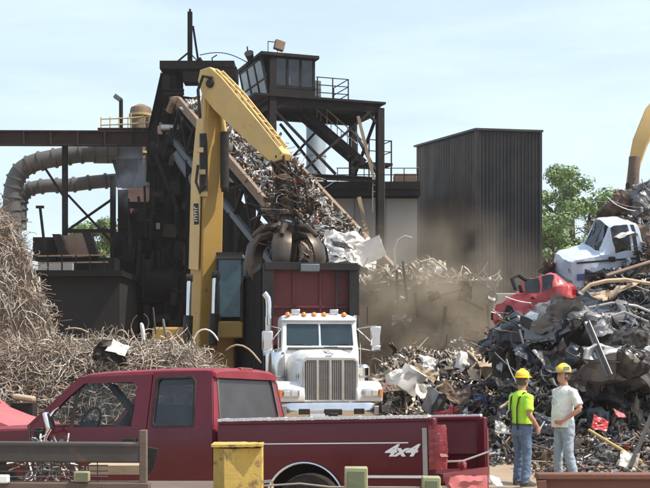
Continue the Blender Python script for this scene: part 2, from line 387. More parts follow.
    orange_plate=mat('rust_orange_plate', (0.40, 0.19, 0.10), 0.8, 0, (0.25, 0.115, 0.065), 1.2, 0.6, 0.15, 9),
)

# ------------------------------------------------------------------ ground
rng = random.Random(4)
nrg = np.random.default_rng(7)
def ground_z(x, y):
    return 0.06 * noise.noise(V((x * 0.35, y * 0.35, 0))) + 0.03 * noise.noise(V((x * 1.3, y * 1.3, 4)))
g = MB()
xs = [-320, -120, -50, -25] + [(-12 + i * 0.5) for i in range(49)] + [25, 50, 120, 320]
ys = [-60, -10] + [4 + i * 0.5 for i in range(73)] + [50, 70, 100, 160, 320, 600]
nY = len(ys)
g.add([(x, y, ground_z(x, y) if abs(x) < 12.5 and 4 < y < 40 else 0) for x in xs for y in ys],
      [(i * nY + j, (i + 1) * nY + j, (i + 1) * nY + j + 1, i * nY + j + 1) for i in range(len(xs) - 1) for j in range(nY - 1)])
gr = g.build('ground', MT['dirt'], smooth=60)
tag(gr, 'tan packed dirt yard ground', None, None, 'structure')

# ------------------------------------------------------------------ black clad building
def T2(O, ang):
    c, s_ = math.cos(ang), math.sin(ang)
    return lambda u, w, z: V((O[0] + u * c - w * s_, O[1] + u * s_ + w * c, z))
BO = (6.89, 55.0); BA = math.atan2(0.17, 1.0)
tb = T2(BO, BA)
bld = thing('clad_building', 'tall windowless black building clad in ribbed metal behind the dust', 'building', (BO[0] + 1.2, BO[1] + 5, 0))
BWID, BDEP = 3.02, 11.5
def btop(w): return 12.0 + 1.1 * w / BDEP
core = MB()
core.add([tb(u, w, z) for u, w in ((.06, .06), (BWID - .06, .06), (BWID - .06, BDEP - .06), (.06, BDEP - .06)) for z in (0, btop(w) - .05)],
         [(0, 2, 3, 1), (2, 4, 5, 3), (4, 6, 7, 5), (6, 0, 1, 7), (1, 3, 5, 7), (0, 6, 4, 2)])
core.build('wall', MT['black_clad'], bld)
npf = 9
pw = BWID / npf
def rib_panel(a, b, n_out, ztop_a, ztop_b, m, nribs=2, rh=.045):
    """one cladding sheet with raised trapezoid ribs between a and b"""
    d = b - a; prof = []
    for k in range(nribs):
        for t, h in ((0.0, 0), (0.55, 0), (0.65, 1), (0.85, 1), (0.95, 0)):
            prof.append(((k + t) / nribs, h))
    prof.append((1.0, 0)); q = MB(); f = []
    vs_ = []
    for t, h in prof:
        p = a + d * (0.012 + t * 0.976) + n_out * (0.012 + h * rh)
        vs_ += [V((p.x, p.y, 0.02)), V((p.x, p.y, ztop_a + (ztop_b - ztop_a) * t - 0.05))]
    f = [(2 * i, 2 * i + 2, 2 * i + 3, 2 * i + 1) for i in range(len(prof) - 1)]
    q.add(vs_, f)
    return q.build('cladding_panel', m, bld, fix=False)
nf = V((math.sin(BA), -math.cos(BA), 0)); nl = V((-math.cos(BA), -math.sin(BA), 0))
for k in range(npf):
    a, b = tb(k * pw, 0.05, 0), tb((k + 1) * pw, 0.05, 0)
    rib_panel(a, b, nf, btop(0), btop(0), MT['black_clad'], 2)
npl = 12
for k in range(npl):
    w0, w1 = BDEP * (1 - k / npl), BDEP * (1 - (k + 1) / npl)
    rib_panel(tb(0.05, w0, 0), tb(0.05, w1, 0), nl, btop(w0), btop(w1), MT['hazed_clad'], 2, .012)
r = MB(); r.add([tb(u, w, btop(w) + dz) for dz in (-.04, .06) for u, w in ((-.1, -.1), (BWID + .1, -.1), (BWID + .1, BDEP + .1), (-.1, BDEP + .1))],
                [(0, 3, 2, 1), (4, 5, 6, 7), (0, 1, 5, 4), (1, 2, 6, 5), (2, 3, 7, 6), (3, 0, 4, 7)])
r.build('roof', MT['black_clad'], bld)
c = MB(); c.bar(tb(0, 0, 0.02), tb(0, 0, 11.94), 0.16, 0.16); c.build('corner_trim', MT['black_clad'], bld)
c = MB(); c.bar(tb(-.03, -.03, 5.9), tb(-.03, BDEP, 5.9), 0.10, 0.16); c.build('girt_trim', MT['hazed_clad'], bld)
c = MB(); c.bar(tb(BWID, 0, 0.02), tb(BWID, 0, 11.94), 0.12, 0.12); c.build('corner_trim', MT['black_clad'], bld)

# ------------------------------------------------------------------ concrete building with steel deck edge
cb = thing('concrete_building', 'pale grey concrete block building under a dark steel deck behind the conveyor', 'building', (1.4, 62, 0))
x0, x1 = -1.6, 4.45
m = MB(); m.box(((x0 + x1) / 2, 62.2, 4.66), (x1 - x0, 7.2, 9.30)); m.build('wall', MT['concrete'], cb)
for k in range(4):                      # precast wall panels proud of the core
    pa, pb = x0 + k * (x1 - x0) / 4, x0 + (k + 1) * (x1 - x0) / 4
    for z0, z1 in ((0.02, 4.7), (4.72, 9.30)):
        m = MB(); m.box(((pa + pb) / 2, 58.54, (z0 + z1) / 2), (pb - pa - 0.018, 0.11, z1 - z0)); m.build('wall_panel', MT['concrete'], cb, bevel=0.012, seg=1)
m = MB(); m.box(((x0 + x1) / 2 - .4, 62.0, 9.72), (x1 - x0 + 1.0, 7.8, 0.68)); m.build('steel_deck', MT['tower'], cb)
m = MB(); m.ibeam((x0 - .9, 58.0, 9.55), (x1 + .1, 58.0, 9.55), 0.34, 0.2); m.build('edge_beam', MT['tower'], cb)
for k in range(7):
    m = MB(); xx = 0.6 + k * 0.64; m.tube([(xx, 58.25, 10.06), (xx, 58.25, 10.72)], 0.022, 6); m.build('railing_post', MT['tower'], cb)
m = MB(); m.tube([(0.55, 58.25, 10.72), (4.5, 58.25, 10.72)], 0.026, 6); m.build('railing_bar', MT['tan_beam'], cb)
m = MB(); m.tube([(0.55, 58.25, 10.4), (4.5, 58.25, 10.4)], 0.022, 6); m.build('railing_bar', MT['tower'], cb)
m = MB(); m.box((3.9, 59.2, 10.3), (1.1, 1.0, 0.45)); m.build('roof_vent', MT['tan_beam'], cb, bevel=0.03)

# ------------------------------------------------------------------ loading wall in the dust and the low grey block beside it
lw = thing('loading_wall', 'dusty tan concrete loading wall behind the white truck', 'wall', (3.1, 38.5, 0))
wx = [-0.2, 1.15, 2.5, 3.85, 5.2]
for k in range(4):
    for z0, z1 in ((0, 1.35), (1.365, 2.71), (2.725, 4.08)):
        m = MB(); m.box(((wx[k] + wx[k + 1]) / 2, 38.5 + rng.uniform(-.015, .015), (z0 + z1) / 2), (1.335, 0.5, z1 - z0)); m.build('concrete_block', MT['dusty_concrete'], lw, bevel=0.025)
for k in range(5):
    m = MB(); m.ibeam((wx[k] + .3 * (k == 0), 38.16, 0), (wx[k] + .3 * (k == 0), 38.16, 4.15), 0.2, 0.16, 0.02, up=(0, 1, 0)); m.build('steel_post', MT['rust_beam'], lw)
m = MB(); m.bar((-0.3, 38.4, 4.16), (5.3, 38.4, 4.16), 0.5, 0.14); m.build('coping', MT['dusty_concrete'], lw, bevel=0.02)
# dark panels, sloped chute plates and rusty posts that break up the wall face
def lwp(nm, mb, mm): return mb.build(nm, MT[mm], lw)
m = MB(); a_, b_ = P(364, 372, 38.1), P(399, 316, 38.1); m.box(((a_.x + b_.x) / 2, 38.14, (a_.z + b_.z) / 2), (b_.x - a_.x, .12, b_.z - a_.z)); lwp('dark_panel', m, 'mill_black')  # proud dark panel standing in for a shaded opening
m = MB(); a_, b_ = P(438, 352, 38.1), P(462, 318, 38.1); m.box(((a_.x + b_.x) / 2, 38.14, (a_.z + b_.z) / 2), (b_.x - a_.x, .12, b_.z - a_.z)); lwp('dark_panel', m, 'mill')
rw_ = random.Random(31)
for k in range(34):
    q = P(rw_.uniform(362, 492), rw_.uniform(286, 372), rw_.uniform(37.0, 37.8)); tone = rw_.choice(['mill', 'rust_beam', 'brown_scrap', 'tower', 'grey_scrap']); t_ = rw_.random(); m = MB()
    if t_ < .4: m.bar(q, q + V((rw_.uniform(-.9, .9), rw_.uniform(-.1, .1), rw_.uniform(-.5, .5))), rw_.uniform(.05, .14), .07); lwp('strut', m, tone)
    elif t_ < .6: m.tube([q, q + V((rw_.uniform(-.2, .2), 0, rw_.uniform(.5, 1.4)))], rw_.uniform(.03, .08), 7); lwp('pipe', m, tone)
    else:
        so_ = V((k, k * .3, 0)); w_, h_ = rw_.uniform(.2, .7), rw_.uniform(.2, .6)
        m.sheet(lambda u, v: q + V(((u - .5) * w_, 0, (v - .5) * h_)) + noise.noise_vector(V((u * 3, v * 3, 0)) + so_) * .16, 6, 6, (0, .02, 0)); lwp('torn_plate', m, tone)
for px in (403, 434, 468, 491):
    b_ = P(px, 288, 37.85); m = MB(); m.ibeam(V((b_.x, b_.y, 0)), b_, .16, .14, .02, up=(0, 1, 0)); lwp('steel_post', m, 'mill')
m = MB(); m.bar(P(362, 313, 37.8), P(494, 313, 37.8), .1, .14); lwp('cross_beam', m, 'rust_beam')
bk = MB(); bk.box((5.95, 40.4, 1.95), (1.1, 1.2, 3.9)); o = bk.build('concrete_block', MT['concrete'], bevel=0.04)
tag(o, 'plain grey concrete block standing between the dusty wall and the red wreck', 'block')

# ------------------------------------------------------------------ control booth tower
TA = math.atan2(.34, .94)
tt = T2((-2.4, 55.0), TA)
tw = thing('control_tower', 'dark steel control tower with glazed operator booth on braced legs', 'tower', (0, 57.5, 0))
TW_, TD_ = 5.29, 3.5
for (u, w, z0, z1) in ((0, 0, 0, 15.2), (TW_, 0, 0, 13.3), (TW_, TD_, 10.08, 13.3), (0, TD_, 0, 13.2)):
    m = MB(); m.ibeam(tt(u, w, z0), tt(u, w, z1), 0.34, 0.32, 0.04, up=(.34, -.94, 0)); m.build('leg', MT['tower'], tw)
for (a, b) in (((0, 0), (TW_, 0)), ((TW_, 0), (TW_, TD_)), ((TW_, TD_), (0, TD_)), ((0, TD_), (0, 0))):
    for z in (13.28, 9.95):
        if z < 10 and a != (0, 0): continue
        m = MB(); m.ibeam(tt(*a, z), tt(*b, z), 0.36 if z > 10 else 0.24, 0.22); m.build('beam', MT['tower'], tw)
m = MB(); m.box(tt(TW_ / 2 - .35, TD_ / 2, 13.52), (TW_ + 1.1, TD_ + .5, 0.10), Matrix.Rotation(TA, 3, 'Z')); m.build('deck', MT['tower'], tw)
def brace(a, b, w=0.13, mm='tower', nm='brace'):
    m = MB(); m.bar(a, b, w, w * 0.8); return m.build(nm, MT[mm], tw)
for (u0, z0, u1, z1, w) in ((0.05, 12.9, 3.05, 10.1, -.08), (1.35, 10.1, 4.75, 13.1, -.14), (1.0, 10.15, 3.6, 12.95, TD_), (1.5, 12.95, 4.0, 10.1, TD_)):
    brace(tt(u0, w, z0), tt(u1, w, z1))
brace(tt(TW_ - .08, 0.1, 13.1), tt(TW_ - .08, TD_, 10.2)); brace(tt(TW_ - .08, 0.1, 10.2), tt(TW_ - .08, TD_, 13.1))
brace(tt(0, 0.1, 13.1), tt(0, TD_, 9.2)); brace(tt(0, 0.1, 9.2), tt(0, TD_, 13.1))
brace(tt(.2, -.05, 13.0), tt(.75, -.05, 13.25)); brace(tt(TW_ - .2, -.05, 12.6), tt(TW_ - .8, -.05, 13.2))
# stair: two stringers, treads, handrail
sa, sb = tt(1.9, 1.2, 13.2), tt(5.0, 1.2, 10.9)
for dw in (0, .85):
    off = tt(0, dw, 0) - tt(0, 0, 0)
    m = MB(); m.bar(sa + off, sb + off, 0.08, 0.34); m.build('stair_stringer', MT['tower'], tw)
    m = MB(); m.tube([sa + off + V((0, 0, 1.0)), sb + off + V((0, 0, 1.0))], 0.028, 6); m.build('handrail', MT['steel'], tw)
    for k in range(6):
        p = sa.lerp(sb, (k + .3) / 6) + off; m = MB(); m.tube([p, p + V((0, 0, 1.0))], 0.02, 5); m.build('railing_post', MT['steel'], tw)
for k in range(11):
    p = sa.lerp(sb, (k + .5) / 11) + (tt(0, .43, 0) - tt(0, 0, 0)); m = MB(); m.box(p, (0.24, 0.8, 0.035), Matrix.Rotation(TA, 3, 'Z')); m.build('stair_tread', MT['tower'], tw)
m = MB(); m.box(tt(5.65, 1.6, 10.85), (1.3, 1.5, 0.12), Matrix.Rotation(TA, 3, 'Z')); m.build('landing', MT['tower'], tw)
for u, w in ((5.1, .9), (6.25, .9), (6.25, 2.3)):
    m = MB(); m.tube([tt(u, w, 9.6), tt(u, w, 12.0)], 0.035, 6); m.build('railing_post', MT['tower'], tw)
for z in (11.45, 11.98):
    m = MB(); m.tube([tt(5.1, .9, z), tt(6.25, .9, z), tt(6.25, 2.3, z)], 0.024, 6); m.build('railing_bar', MT['tower'], tw)
for k in range(6):
    p = tt(5.15, .55, 10.75 - .32 * (k + 1)); m = MB(); m.bar(p, p + V((.55, .2, 0)), 0.05, 0.03); m.build('ladder_rung', MT['steel'], tw)
for k in (0, 1):
    p = tt(5.15, .55, 10.8) + V((.55, .2, 0)) * k; m = MB(); m.bar(p, p - V((0, 0, 2.3)), 0.05, 0.05); m.build('ladder_rail', MT['steel'], tw)
# platform railing right of the booth
for u in (2.2, 2.95, 3.72):
    m = MB(); m.tube([tt(u, 0.05, 13.55), tt(u, 0.05, 14.55)], 0.03, 6); m.build('railing_post', MT['tower'], tw)
m = MB(); m.tube([tt(3.72, 2.0, 13.55), tt(3.72, 2.0, 14.55)], 0.03, 6); m.build('railing_post', MT['tower'], tw)
for z in (13.85, 14.2, 14.55):
    m = MB(); m.tube([tt(2.15, .05, z), tt(3.72, .05, z), tt(3.72, 2.0, z)], 0.024, 6); m.build('railing_bar', MT['tower'], tw)
# booth: raked glazing on the left, posts, panes, roof
bx0, bx1, bz0, bz1 = -0.12, 2.05, 13.57, 15.28
rake = -0.42
def bl(u, w, z): return tt(u, w, z)
booth = MB()
booth.box(bl((bx0 + bx1) / 2, TD_ / 2, 13.75), (bx1 - bx0, TD_ + .1, 0.36), Matrix.Rotation(TA, 3, 'Z'))
bo = booth.build('booth', MT['tower'], tw)
m = MB(); m.box(bl(0.80, TD_ / 2, bz1 + .10), (bx1 - bx0 + .62, TD_ + .5, 0.16), Matrix.Rotation(TA, 3, 'Z')); m.build('roof', MT['tower'], bo, bevel=0.02)
for k in range(4):                      # left raked posts
    w = -.02 + k * TD_ / 3
    m = MB(); m.bar(bl(bx0, w, 13.3), bl(bx0 + rake, w, bz1 + .04), 0.11, 0.09); m.build('window_post', MT['tower'], bo)
for t in (0.0, .5, .97):
    z = 13.35 + t * 1.9; u = bx0 + rake * (z - 13.3) / (bz1 - 13.3)
    m = MB(); m.bar(bl(u, 0, z), bl(u, TD_, z), 0.07, 0.08); m.build('window_rail', MT['tower'], bo)
for k in range(3):
    for t in (0, 1):
        z0_, z1_ = 13.42 + t * .93, 13.42 + t * .93 + .84
        fu = lambda z: bx0 + rake * (z - 13.3) / (bz1 - 13.3) - .01
        w0, w1 = .06 + k * TD_ / 3, (k + 1) * TD_ / 3 - .1
        m = MB(); m.add([bl(fu(z0_), w0, z0_), bl(fu(z0_), w1, z0_), bl(fu(z1_), w1, z1_), bl(fu(z1_), w0, z1_)] + [bl(fu(z0_) + .015, w0, z0_), bl(fu(z0_) + .015, w1, z0_), bl(fu(z1_) + .015, w1, z1_), bl(fu(z1_) + .015, w0, z1_)],
                        [(0, 1, 2, 3), (7, 6, 5, 4), (0, 4, 5, 1), (1, 5, 6, 2), (2, 6, 7, 3), (3, 7, 4, 0)])
        m.build('window_pane', MT['booth_glass'], bo)
for u in (.02, .72, 1.36, 2.0):           # front posts
    m = MB(); m.bar(bl(u, -.02, 13.9), bl(u, -.02, bz1 + .04), 0.10, 0.08, up=(.34, -.94, 0)); m.build('window_post', MT['tower'], bo)
m = MB(); m.bar(bl(0, -.02, 13.97), bl(2.05, -.02, 13.97), 0.08, 0.14); m.build('window_rail', MT['tower'], bo)
for u0, u1 in ((.08, .66), (.78, 1.30), (1.42, 1.94)):
    m = MB(); m.box(bl((u0 + u1) / 2, -.01, 14.66), (u1 - u0, 0.012, 1.22), Matrix.Rotation(TA, 3, 'Z')); m.build('window_pane', MT['tint'], bo)
m = MB(); m.box(bl(2.04, TD_ / 2, 14.5), (0.06, TD_ - .1, 1.5), Matrix.Rotation(TA, 3, 'Z')); m.build('side_wall', MT['tower'], bo)
m = MB(); m.box(bl(.9, TD_, 14.5), (2.1, 0.06, 1.5), Matrix.Rotation(TA, 3, 'Z')); m.build('rear_wall', MT['tower'], bo)
m = MB(); m.box(bl(1.1, 1.6, 14.0), (0.5, 0.5, 0.9), Matrix.Rotation(TA, 3, 'Z')); m.build('console', MT['steel'], bo, bevel=.04)
m = MB(); m.box(bl(2.28, .5, 14.0), (.36, .5, .9), Matrix.Rotation(TA, 3, 'Z')); m.build('cabinet', MT['duct_blue'], tw, bevel=.03)
m = MB(); m.tube([bl(2.5, 2.2, 13.6), bl(2.5, 2.2, 15.0)], 0.17, 10); m.tube([bl(2.5, 2.2, 15.0), bl(2.5, 2.2, 15.2)], [.24, .1], 10); m.build('vent_pipe', MT['duct_blue'], tw, smooth=40)
# roof lamp box on a frame, small spotlight at the left corner
fl = MB()
for a, b in (((-.1, .3, 15.4), (-.1, .3, 16.05)), ((.35, .3, 15.4), (.35, .3, 16.05)), ((-.1, .3, 16.05), (.35, .3, 16.05)), ((-.1, .3, 15.5), (.35, .3, 15.5))):
    fl.bar(bl(*a), bl(*b), .035, .035)
flo = fl.build('lamp_frame', MT['tower'], tw)
m = MB(); m.box(bl(.33, -.05, 15.82), (.46, .26, .44), Matrix.Rotation(TA, 3, 'Z') @ Matrix.Rotation(.25, 3, 'Y')); m.build('floodlight', MT['tan_beam'], tw, bevel=.03)
m = MB(); m.tube([bl(-.75, .8, 15.2), bl(-.95, .5, 15.5)], [.13, .22], 10); m.build('spotlight', MT['black_part'], tw)
m = MB(); m.bar(bl(-.9, .75, 15.0), bl(-.95, .75, 15.85), .06, .05); m.build('lamp_post', MT['tower'], tw)
pl = MB(); pl.bar(tt(4.05, -.35, 12.8), tt(4.85, -.35, 9.9), 0.15, 0.05, up=(0, -1, 0)); o = pl.build('plank', MT['tan_scrap'])
tag(o, 'pale upright plank leaning on the right side of the control tower', 'plank')
pl = MB(); pl.bar(P(359, 197, 57.9), P(368, 238, 57.6), 0.19, 0.05, up=(0, -1, 0)); o = pl.build('plank', MT['tan_scrap'])
tag(o, 'tan plank leaning against the grey concrete wall above the conveyor', 'plank')
# grey stack behind the tower
s_ = thing('storage_silo', 'blue grey cylindrical silo rising behind the control tower braces', 'silo', (-.47, 64, 0))
m = MB(); m.lathe([(.52, 0), (.52, 14.2), (.3, 14.7), (.16, 14.9)], (-.47, 64, 0), n=24); m.build('shell', MT['silo'], s_, smooth=40)
for z in (10.6, 12.2, 13.8):
    m = MB(); m.lathe([(.53, -.04), (.55, -.04), (.55, .04), (.53, .04)], (-.47, 64, z), n=24); m.build('band', MT['silo'], s_)

# ------------------------------------------------------------------ shredder mill frame
ml = thing('shredder_mill', 'towering dark rusty steel shredder mill frame left of the conveyor', 'mill', (-6.5, 53, 0))
def mbar(a, b, w, h=None, mm='mill', nm='beam', up=(0, 0, 1)):
    m = MB(); m.bar(a, b, w, h, up); return m.build(nm, MT[mm], ml)
def mib(a, b, h, w, mm='mill', nm='beam', up=(0, 0, 1)):
    m = MB(); m.ibeam(a, b, h, w, .05, up); return m.build(nm, MT[mm], ml)
def mplate(pts, Y, th, mm='mill', nm='wall_plate', holes=()):
    m = MB(); m.plate(pts, holes, lambda px, py: P(px, py, Y), (0, th, 0)); return m.build(nm, MT[mm], ml)
# top slab and hanging box
m = MB(); m.box(P(200, 71.5, 52.6), (3.15, 2.6, .34)); m.build('top_deck', MT['mill'], ml)
m = MB(); m.box(P(196, 79, 51.7), (1.0, .8, .42)); m.build('hanging_box', MT['mill_black'], ml)
m = MB(); m.box(P(226, 76, 51.9), (1.0, 1.2, .52)); m.build('hanging_box', MT['mill'], ml)
m = MB(); m.box(P(206, 66, 52.0), (.5, .5, .3)); m.tube([P(203, 64, 52), P(199, 58, 52)], .08, 8); m.build('winch', MT['mill_black'], ml)
# left tall plate with the slanted edge, behind the columns
mplate([(164, 74), (183, 74), (183, 128), (176, 160), (176, 205), (151, 205), (150, 165), (152, 128)], 52.9, .12, 'mill')
mplate([(151, 206), (195, 206), (195, 347), (118, 347), (118, 232), (126, 205), (131, 198), (137, 206), (150, 196)], 53.6, .12, 'mill_black')
mplate([(176, 118), (232, 118), (242, 347), (176, 347)], 54.6, .12, 'mill_black')
# columns
for px, Y, y0 in ((153, 51.4, 132), (166, 51.2, 76), (176, 51.0, 110), (184, 51.3, 130), (195, 51.6, 132), (141, 52.0, 212), (128, 52.4, 222), (119, 52.8, 232)):
    b = P(px, y0, Y); mib(V((b.x, b.y, 0)), b, .30, .26, 'mill' if px % 2 else 'mill_black', 'column', up=(0, 1, 0))
b = P(173, 76, 51.8); mib(V((b.x, b.y, 8)), b, .4, .3, 'mill', 'column', up=(0, 1, 0))
# slanted left member
mib(P(165, 74, 51.9), P(152, 132, 51.9), .34, .3, 'mill', 'raker')
mib(P(152, 132, 51.9), P(150, 182, 51.9), .34, .3, 'mill', 'raker', up=(0, 1, 0))
# cross beams and diagonals
for (a, b, w, mm) in (((152, 133), (197, 133), .22, 'mill'), ((150, 168), (197, 170), .26, 'mill_black'), ((118, 232), (196, 234), .26, 'mill'), ((128, 205), (196, 206), .2, 'mill'), ((118, 265), (196, 268), .26, 'mill'), ((118, 300), (196, 300), .3, 'mill_black'),
                      ((163, 92), (184, 92), .18, 'mill'), ((163, 112), (184, 112), .18, 'mill')):
    mib(P(*a, 50.9), P(*b, 50.9), w * 1.3, .2, mm)
for (a, b) in (((154, 135), (166, 166)), ((166, 135), (154, 166)), ((167, 135), (183, 168)), ((184, 170), (195, 205)), ((196, 135), (184, 166)), ((154, 172), (175, 205)), ((176, 172), (154, 205)), ((120, 234), (141, 265)), ((142, 234), (120, 265)), ((153, 235), (176, 267)), ((177, 236), (154, 267)), ((128, 268), (152, 299)), ((168, 268), (190, 299))):
    mbar(P(*a, 50.7), P(*b, 50.7), .12, .10, 'mill', 'brace')
mplate([(236, 195), (262, 222), (300, 268), (338, 305), (338, 347), (236, 347)], 55.8, .12, 'mill_black')
mplate([(168, 120), (200, 132), (240, 190), (240, 347), (168, 347)], 55.2, .12, 'mill')
# drums, motors, chutes that fill the dark lower part
for px, py, Y, r_, L_, mm in ((163, 152, 50.8, .45, 1.0, 'mill'), (176, 142, 50.4, .22, .9, 'tower'), (171, 128, 50.5, .16, .8, 'steel'), (135, 247, 51.6, .6, 1.6, 'mill_black'), (160, 285, 50.6, .7, 1.5, 'mill')):
    m = MB(); c_ = P(px, py, Y); m.tube([c_ - V((L_ / 2, 0, 0)), c_ + V((L_ / 2, 0, 0))], r_, 14); m.build('roller', MT[mm], ml, smooth=40)
for px, py, w, h, d, mm in ((188, 190, .9, 1.2, 1.0, 'mill_black'), (145, 280, 1.3, 1.0, .9, 'mill'), (181, 250, .8, 1.6, .9, 'mill_black'), (126, 290, .8, 1.4, .8, 'mill_black'), (176, 315, 1.6, .9, .9, 'mill')):
    m = MB(); m.box(P(px, py, 51.4), (w, d, h)); m.build('housing', MT[mm], ml, bevel=.04)
# long slanted feed pipe
m = MB(); m.tube([P(178, 155, 50.2), P(205, 196, 48.6)], .26, 12); m.build('chute_pipe', MT['duct_blue'], ml, smooth=40)
m = MB(); m.tube([P(156, 155, 50.3), P(176, 205, 50.1), P(177, 235, 50.2)], .10, 8); m.build('chute_pipe', MT['mill'], ml, smooth=40)
# rusty orange plate under the dust collector
mplate([(128, 188), (149, 188), (149, 200), (143, 206), (136, 203), (131, 214), (128, 203)], 53.2, .1, 'orange_plate', 'chute_plate')
mplate([(118, 190), (128, 189), (128, 232), (120, 232)], 53.3, .1, 'mill', 'wall_plate')
for px, py, s2 in ((160, 130, .35), (124, 262, .3), (158, 226, .26)):
    m = MB(); m.box(P(px, py, 50.65), (s2 * .6, .05, s2)); m.build('sign_plate', MT['tan_scrap'], ml)
# clutter: conduits, pipes, brackets and hanging plates over the dark frame
rc_ = random.Random(77)
for k in range(46):
    px, py = rc_.uniform(121, 192), rc_.uniform(212, 325); tone = rc_.choice(['mill', 'mill', 'mill_black', 'rust_beam', 'tower'])
    if py < 235: px = rc_.uniform(140, 192)
    q = P(px, py, rc_.uniform(49.8, 50.6)); t_ = rc_.random()
    if t_ < .45:
        m = MB(); m.tube([q, q + V((rc_.uniform(-.15, .15), 0, rc_.uniform(.6, 2.2)))], rc_.uniform(.03, .09), 7); m.build('conduit', MT[tone], ml)
    elif t_ < .75:
        m = MB(); m.bar(q, q + V((rc_.uniform(-1.0, 1.0), rc_.uniform(-.1, .1), rc_.uniform(-.5, .5))), rc_.uniform(.06, .16), .08); m.build('strut', MT[tone], ml)
    else:
        m = MB(); m.box(q, (rc_.uniform(.2, .6), .08, rc_.uniform(.2, .7)), Matrix.Rotation(rc_.uniform(-.2, .2), 3, 'Y')); m.build('cover_plate', MT[tone], ml)
for k in range(22):
    px, py = rc_.uniform(153, 196), rc_.uniform(128, 206); tone = rc_.choice(['mill', 'mill_black', 'rust_beam', 'tower'])
    q = P(px, py, rc_.uniform(49.9, 50.5)); m = MB()
    if k % 3: m.bar(q, q + V((rc_.uniform(-.4, .4), 0, rc_.uniform(-1.4, 1.4))), rc_.uniform(.05, .12), .08); m.build('strut', MT[tone], ml)
    else: m.box(q, (rc_.uniform(.2, .5), .08, rc_.uniform(.2, .6)), Matrix.Rotation(rc_.uniform(-.3, .3), 3, 'Y')); m.build('cover_plate', MT[tone], ml)
# mast with two stays on the top deck
mast = MB(); mast.bar(P(190, 68, 52.5), P(190, 12, 52.5), .20, .20); mo = mast.build('mast', MT['tower'], ml)
m = MB(); m.tube([P(190, 13, 52.5), P(190, 9, 52.5)], .05, 6); m.build('mast_tip', MT['tower'], mo)
for a, b, w in (((165, 72), (189, 52), .07), ((193, 26), (199, 66), .09), ((206, 70), (189, 52), .05)):
    m = MB(); m.bar(P(*a, 52.3), P(*b, 52.4), w, w); m.build('stay', MT['tower'], ml)
m = MB(); pts = [P(200 + 48 * t, 55 + 8 * t - 6 * math.sin(t * 3.1), 52.4 + 3 * t) for t in [i / 12 for i in range(13)]]; m.tube(pts, .022, 5); o = m.build('power_cable', MT['black_part'])
tag(o, 'thin black cable strung from the mill top to the control booth', 'cable')
m = MB(); m.tube([P(213, 66, 52), P(212, 58, 52), P(217, 55, 52)], .03, 5); m.build('bracket', MT['tower'], ml)

# ------------------------------------------------------------------ inclined conveyor
R0, R1 = V((2.53, 42, 4.62)), V((-5.0, 54, 14.2))
LOF = V((-2.55, -1.6, 0))
def cr(t): return R0.lerp(R1, t)
def cl(t): return R0.lerp(R1, t) + LOF
cdir = (R1 - R0).normalized(); cside = LOF.normalized(); cup = cside.cross(cdir).normalized()
if cup.z < 0: cup = -cup
cv = thing('feed_conveyor', 'inclined feed conveyor with tan side rails climbing to the mill', 'conveyor', (-1.5, 46, 0))
m = MB(); m.bar(cr(-.14), cr(.93), .16, .34, cup); m.build('side_rail', MT['tan_beam'], cv)
m = MB(); m.bar(cl(-.14), cl(.80), .16, .34, cup); m.build('side_rail', MT['tan_beam'], cv)
m = MB(); m.tube([cl(.80), cl(.822) + cup * -.15, cl(.83) + cup * -.7], .19, 8); m.build('rail_end', MT['tan_beam'], cv, smooth=40)
a, b = (cr(-.14) + cl(-.14)) / 2 - cup * .5, (cr(.9) + cl(.9)) / 2 - cup * .5
m = MB(); m.bar(a, b, 2.9, .12, cup); m.build('deck', MT['mill_black'], cv)
for k in range(10):
    t = -.10 + k * .098
    for side in (cr, cl):
        m = MB(); m.bar(side(t) - cup * .17, side(t) - cup * 1.5, .12, .12, cdir); m.build('truss_post', MT['mill'], cv)
        if k < 9:
            m = MB(); p0, p1 = side(t) - cup * (.2 if k % 2 else 1.45), side(t + .098) - cup * (1.45 if k % 2 else .2); m.bar(p0, p1, .10, .10, cup); m.build('truss_brace', MT['mill'], cv)
for side, nm in ((cr, 'r'), (cl, 'l')):
    m = MB(); m.bar(side(-.14) - cup * 1.55, side(.86) - cup * 1.55, .18, .22, cup); m.build('truss_chord', MT['tower' if nm == 'r' else 'duct_blue'], cv)
m = MB(); m.bar(cr(-.14) - cup * .85 + cside * .1, cr(.88) - cup * .85 + cside * .1, .04, 1.2, cup); m.build('skirt_plate', MT['mill_black'], cv)
for k in range(7):                      # support legs
    t = .02 + k * .13
    for side in (cr, cl):
        p = side(t) - cup * 1.6
        m = MB(); m.bar(V((p.x, p.y, 0)), p, .2, .2); m.build('leg', MT['mill_black'], cv)
for t in (.1, .35, .6):
    p0, p1 = cl(t) - cup * 1.6, cl(t + .2) - cup * 1.6
    m = MB(); m.bar(V((p0.x, p0.y, p0.z - .2)), V((p1.x, p1.y, .5)), .14, .12); m.build('brace', MT['mill'], cv)
for k in range(9):                      # rollers below the deck
    t = -.04 + k * .1; p0, p1 = cr(t) - cup * .85, cl(t) - cup * .85
    m = MB(); m.tube([p0, p1], .11, 8); m.build('roller', MT['mill'], cv, smooth=40)

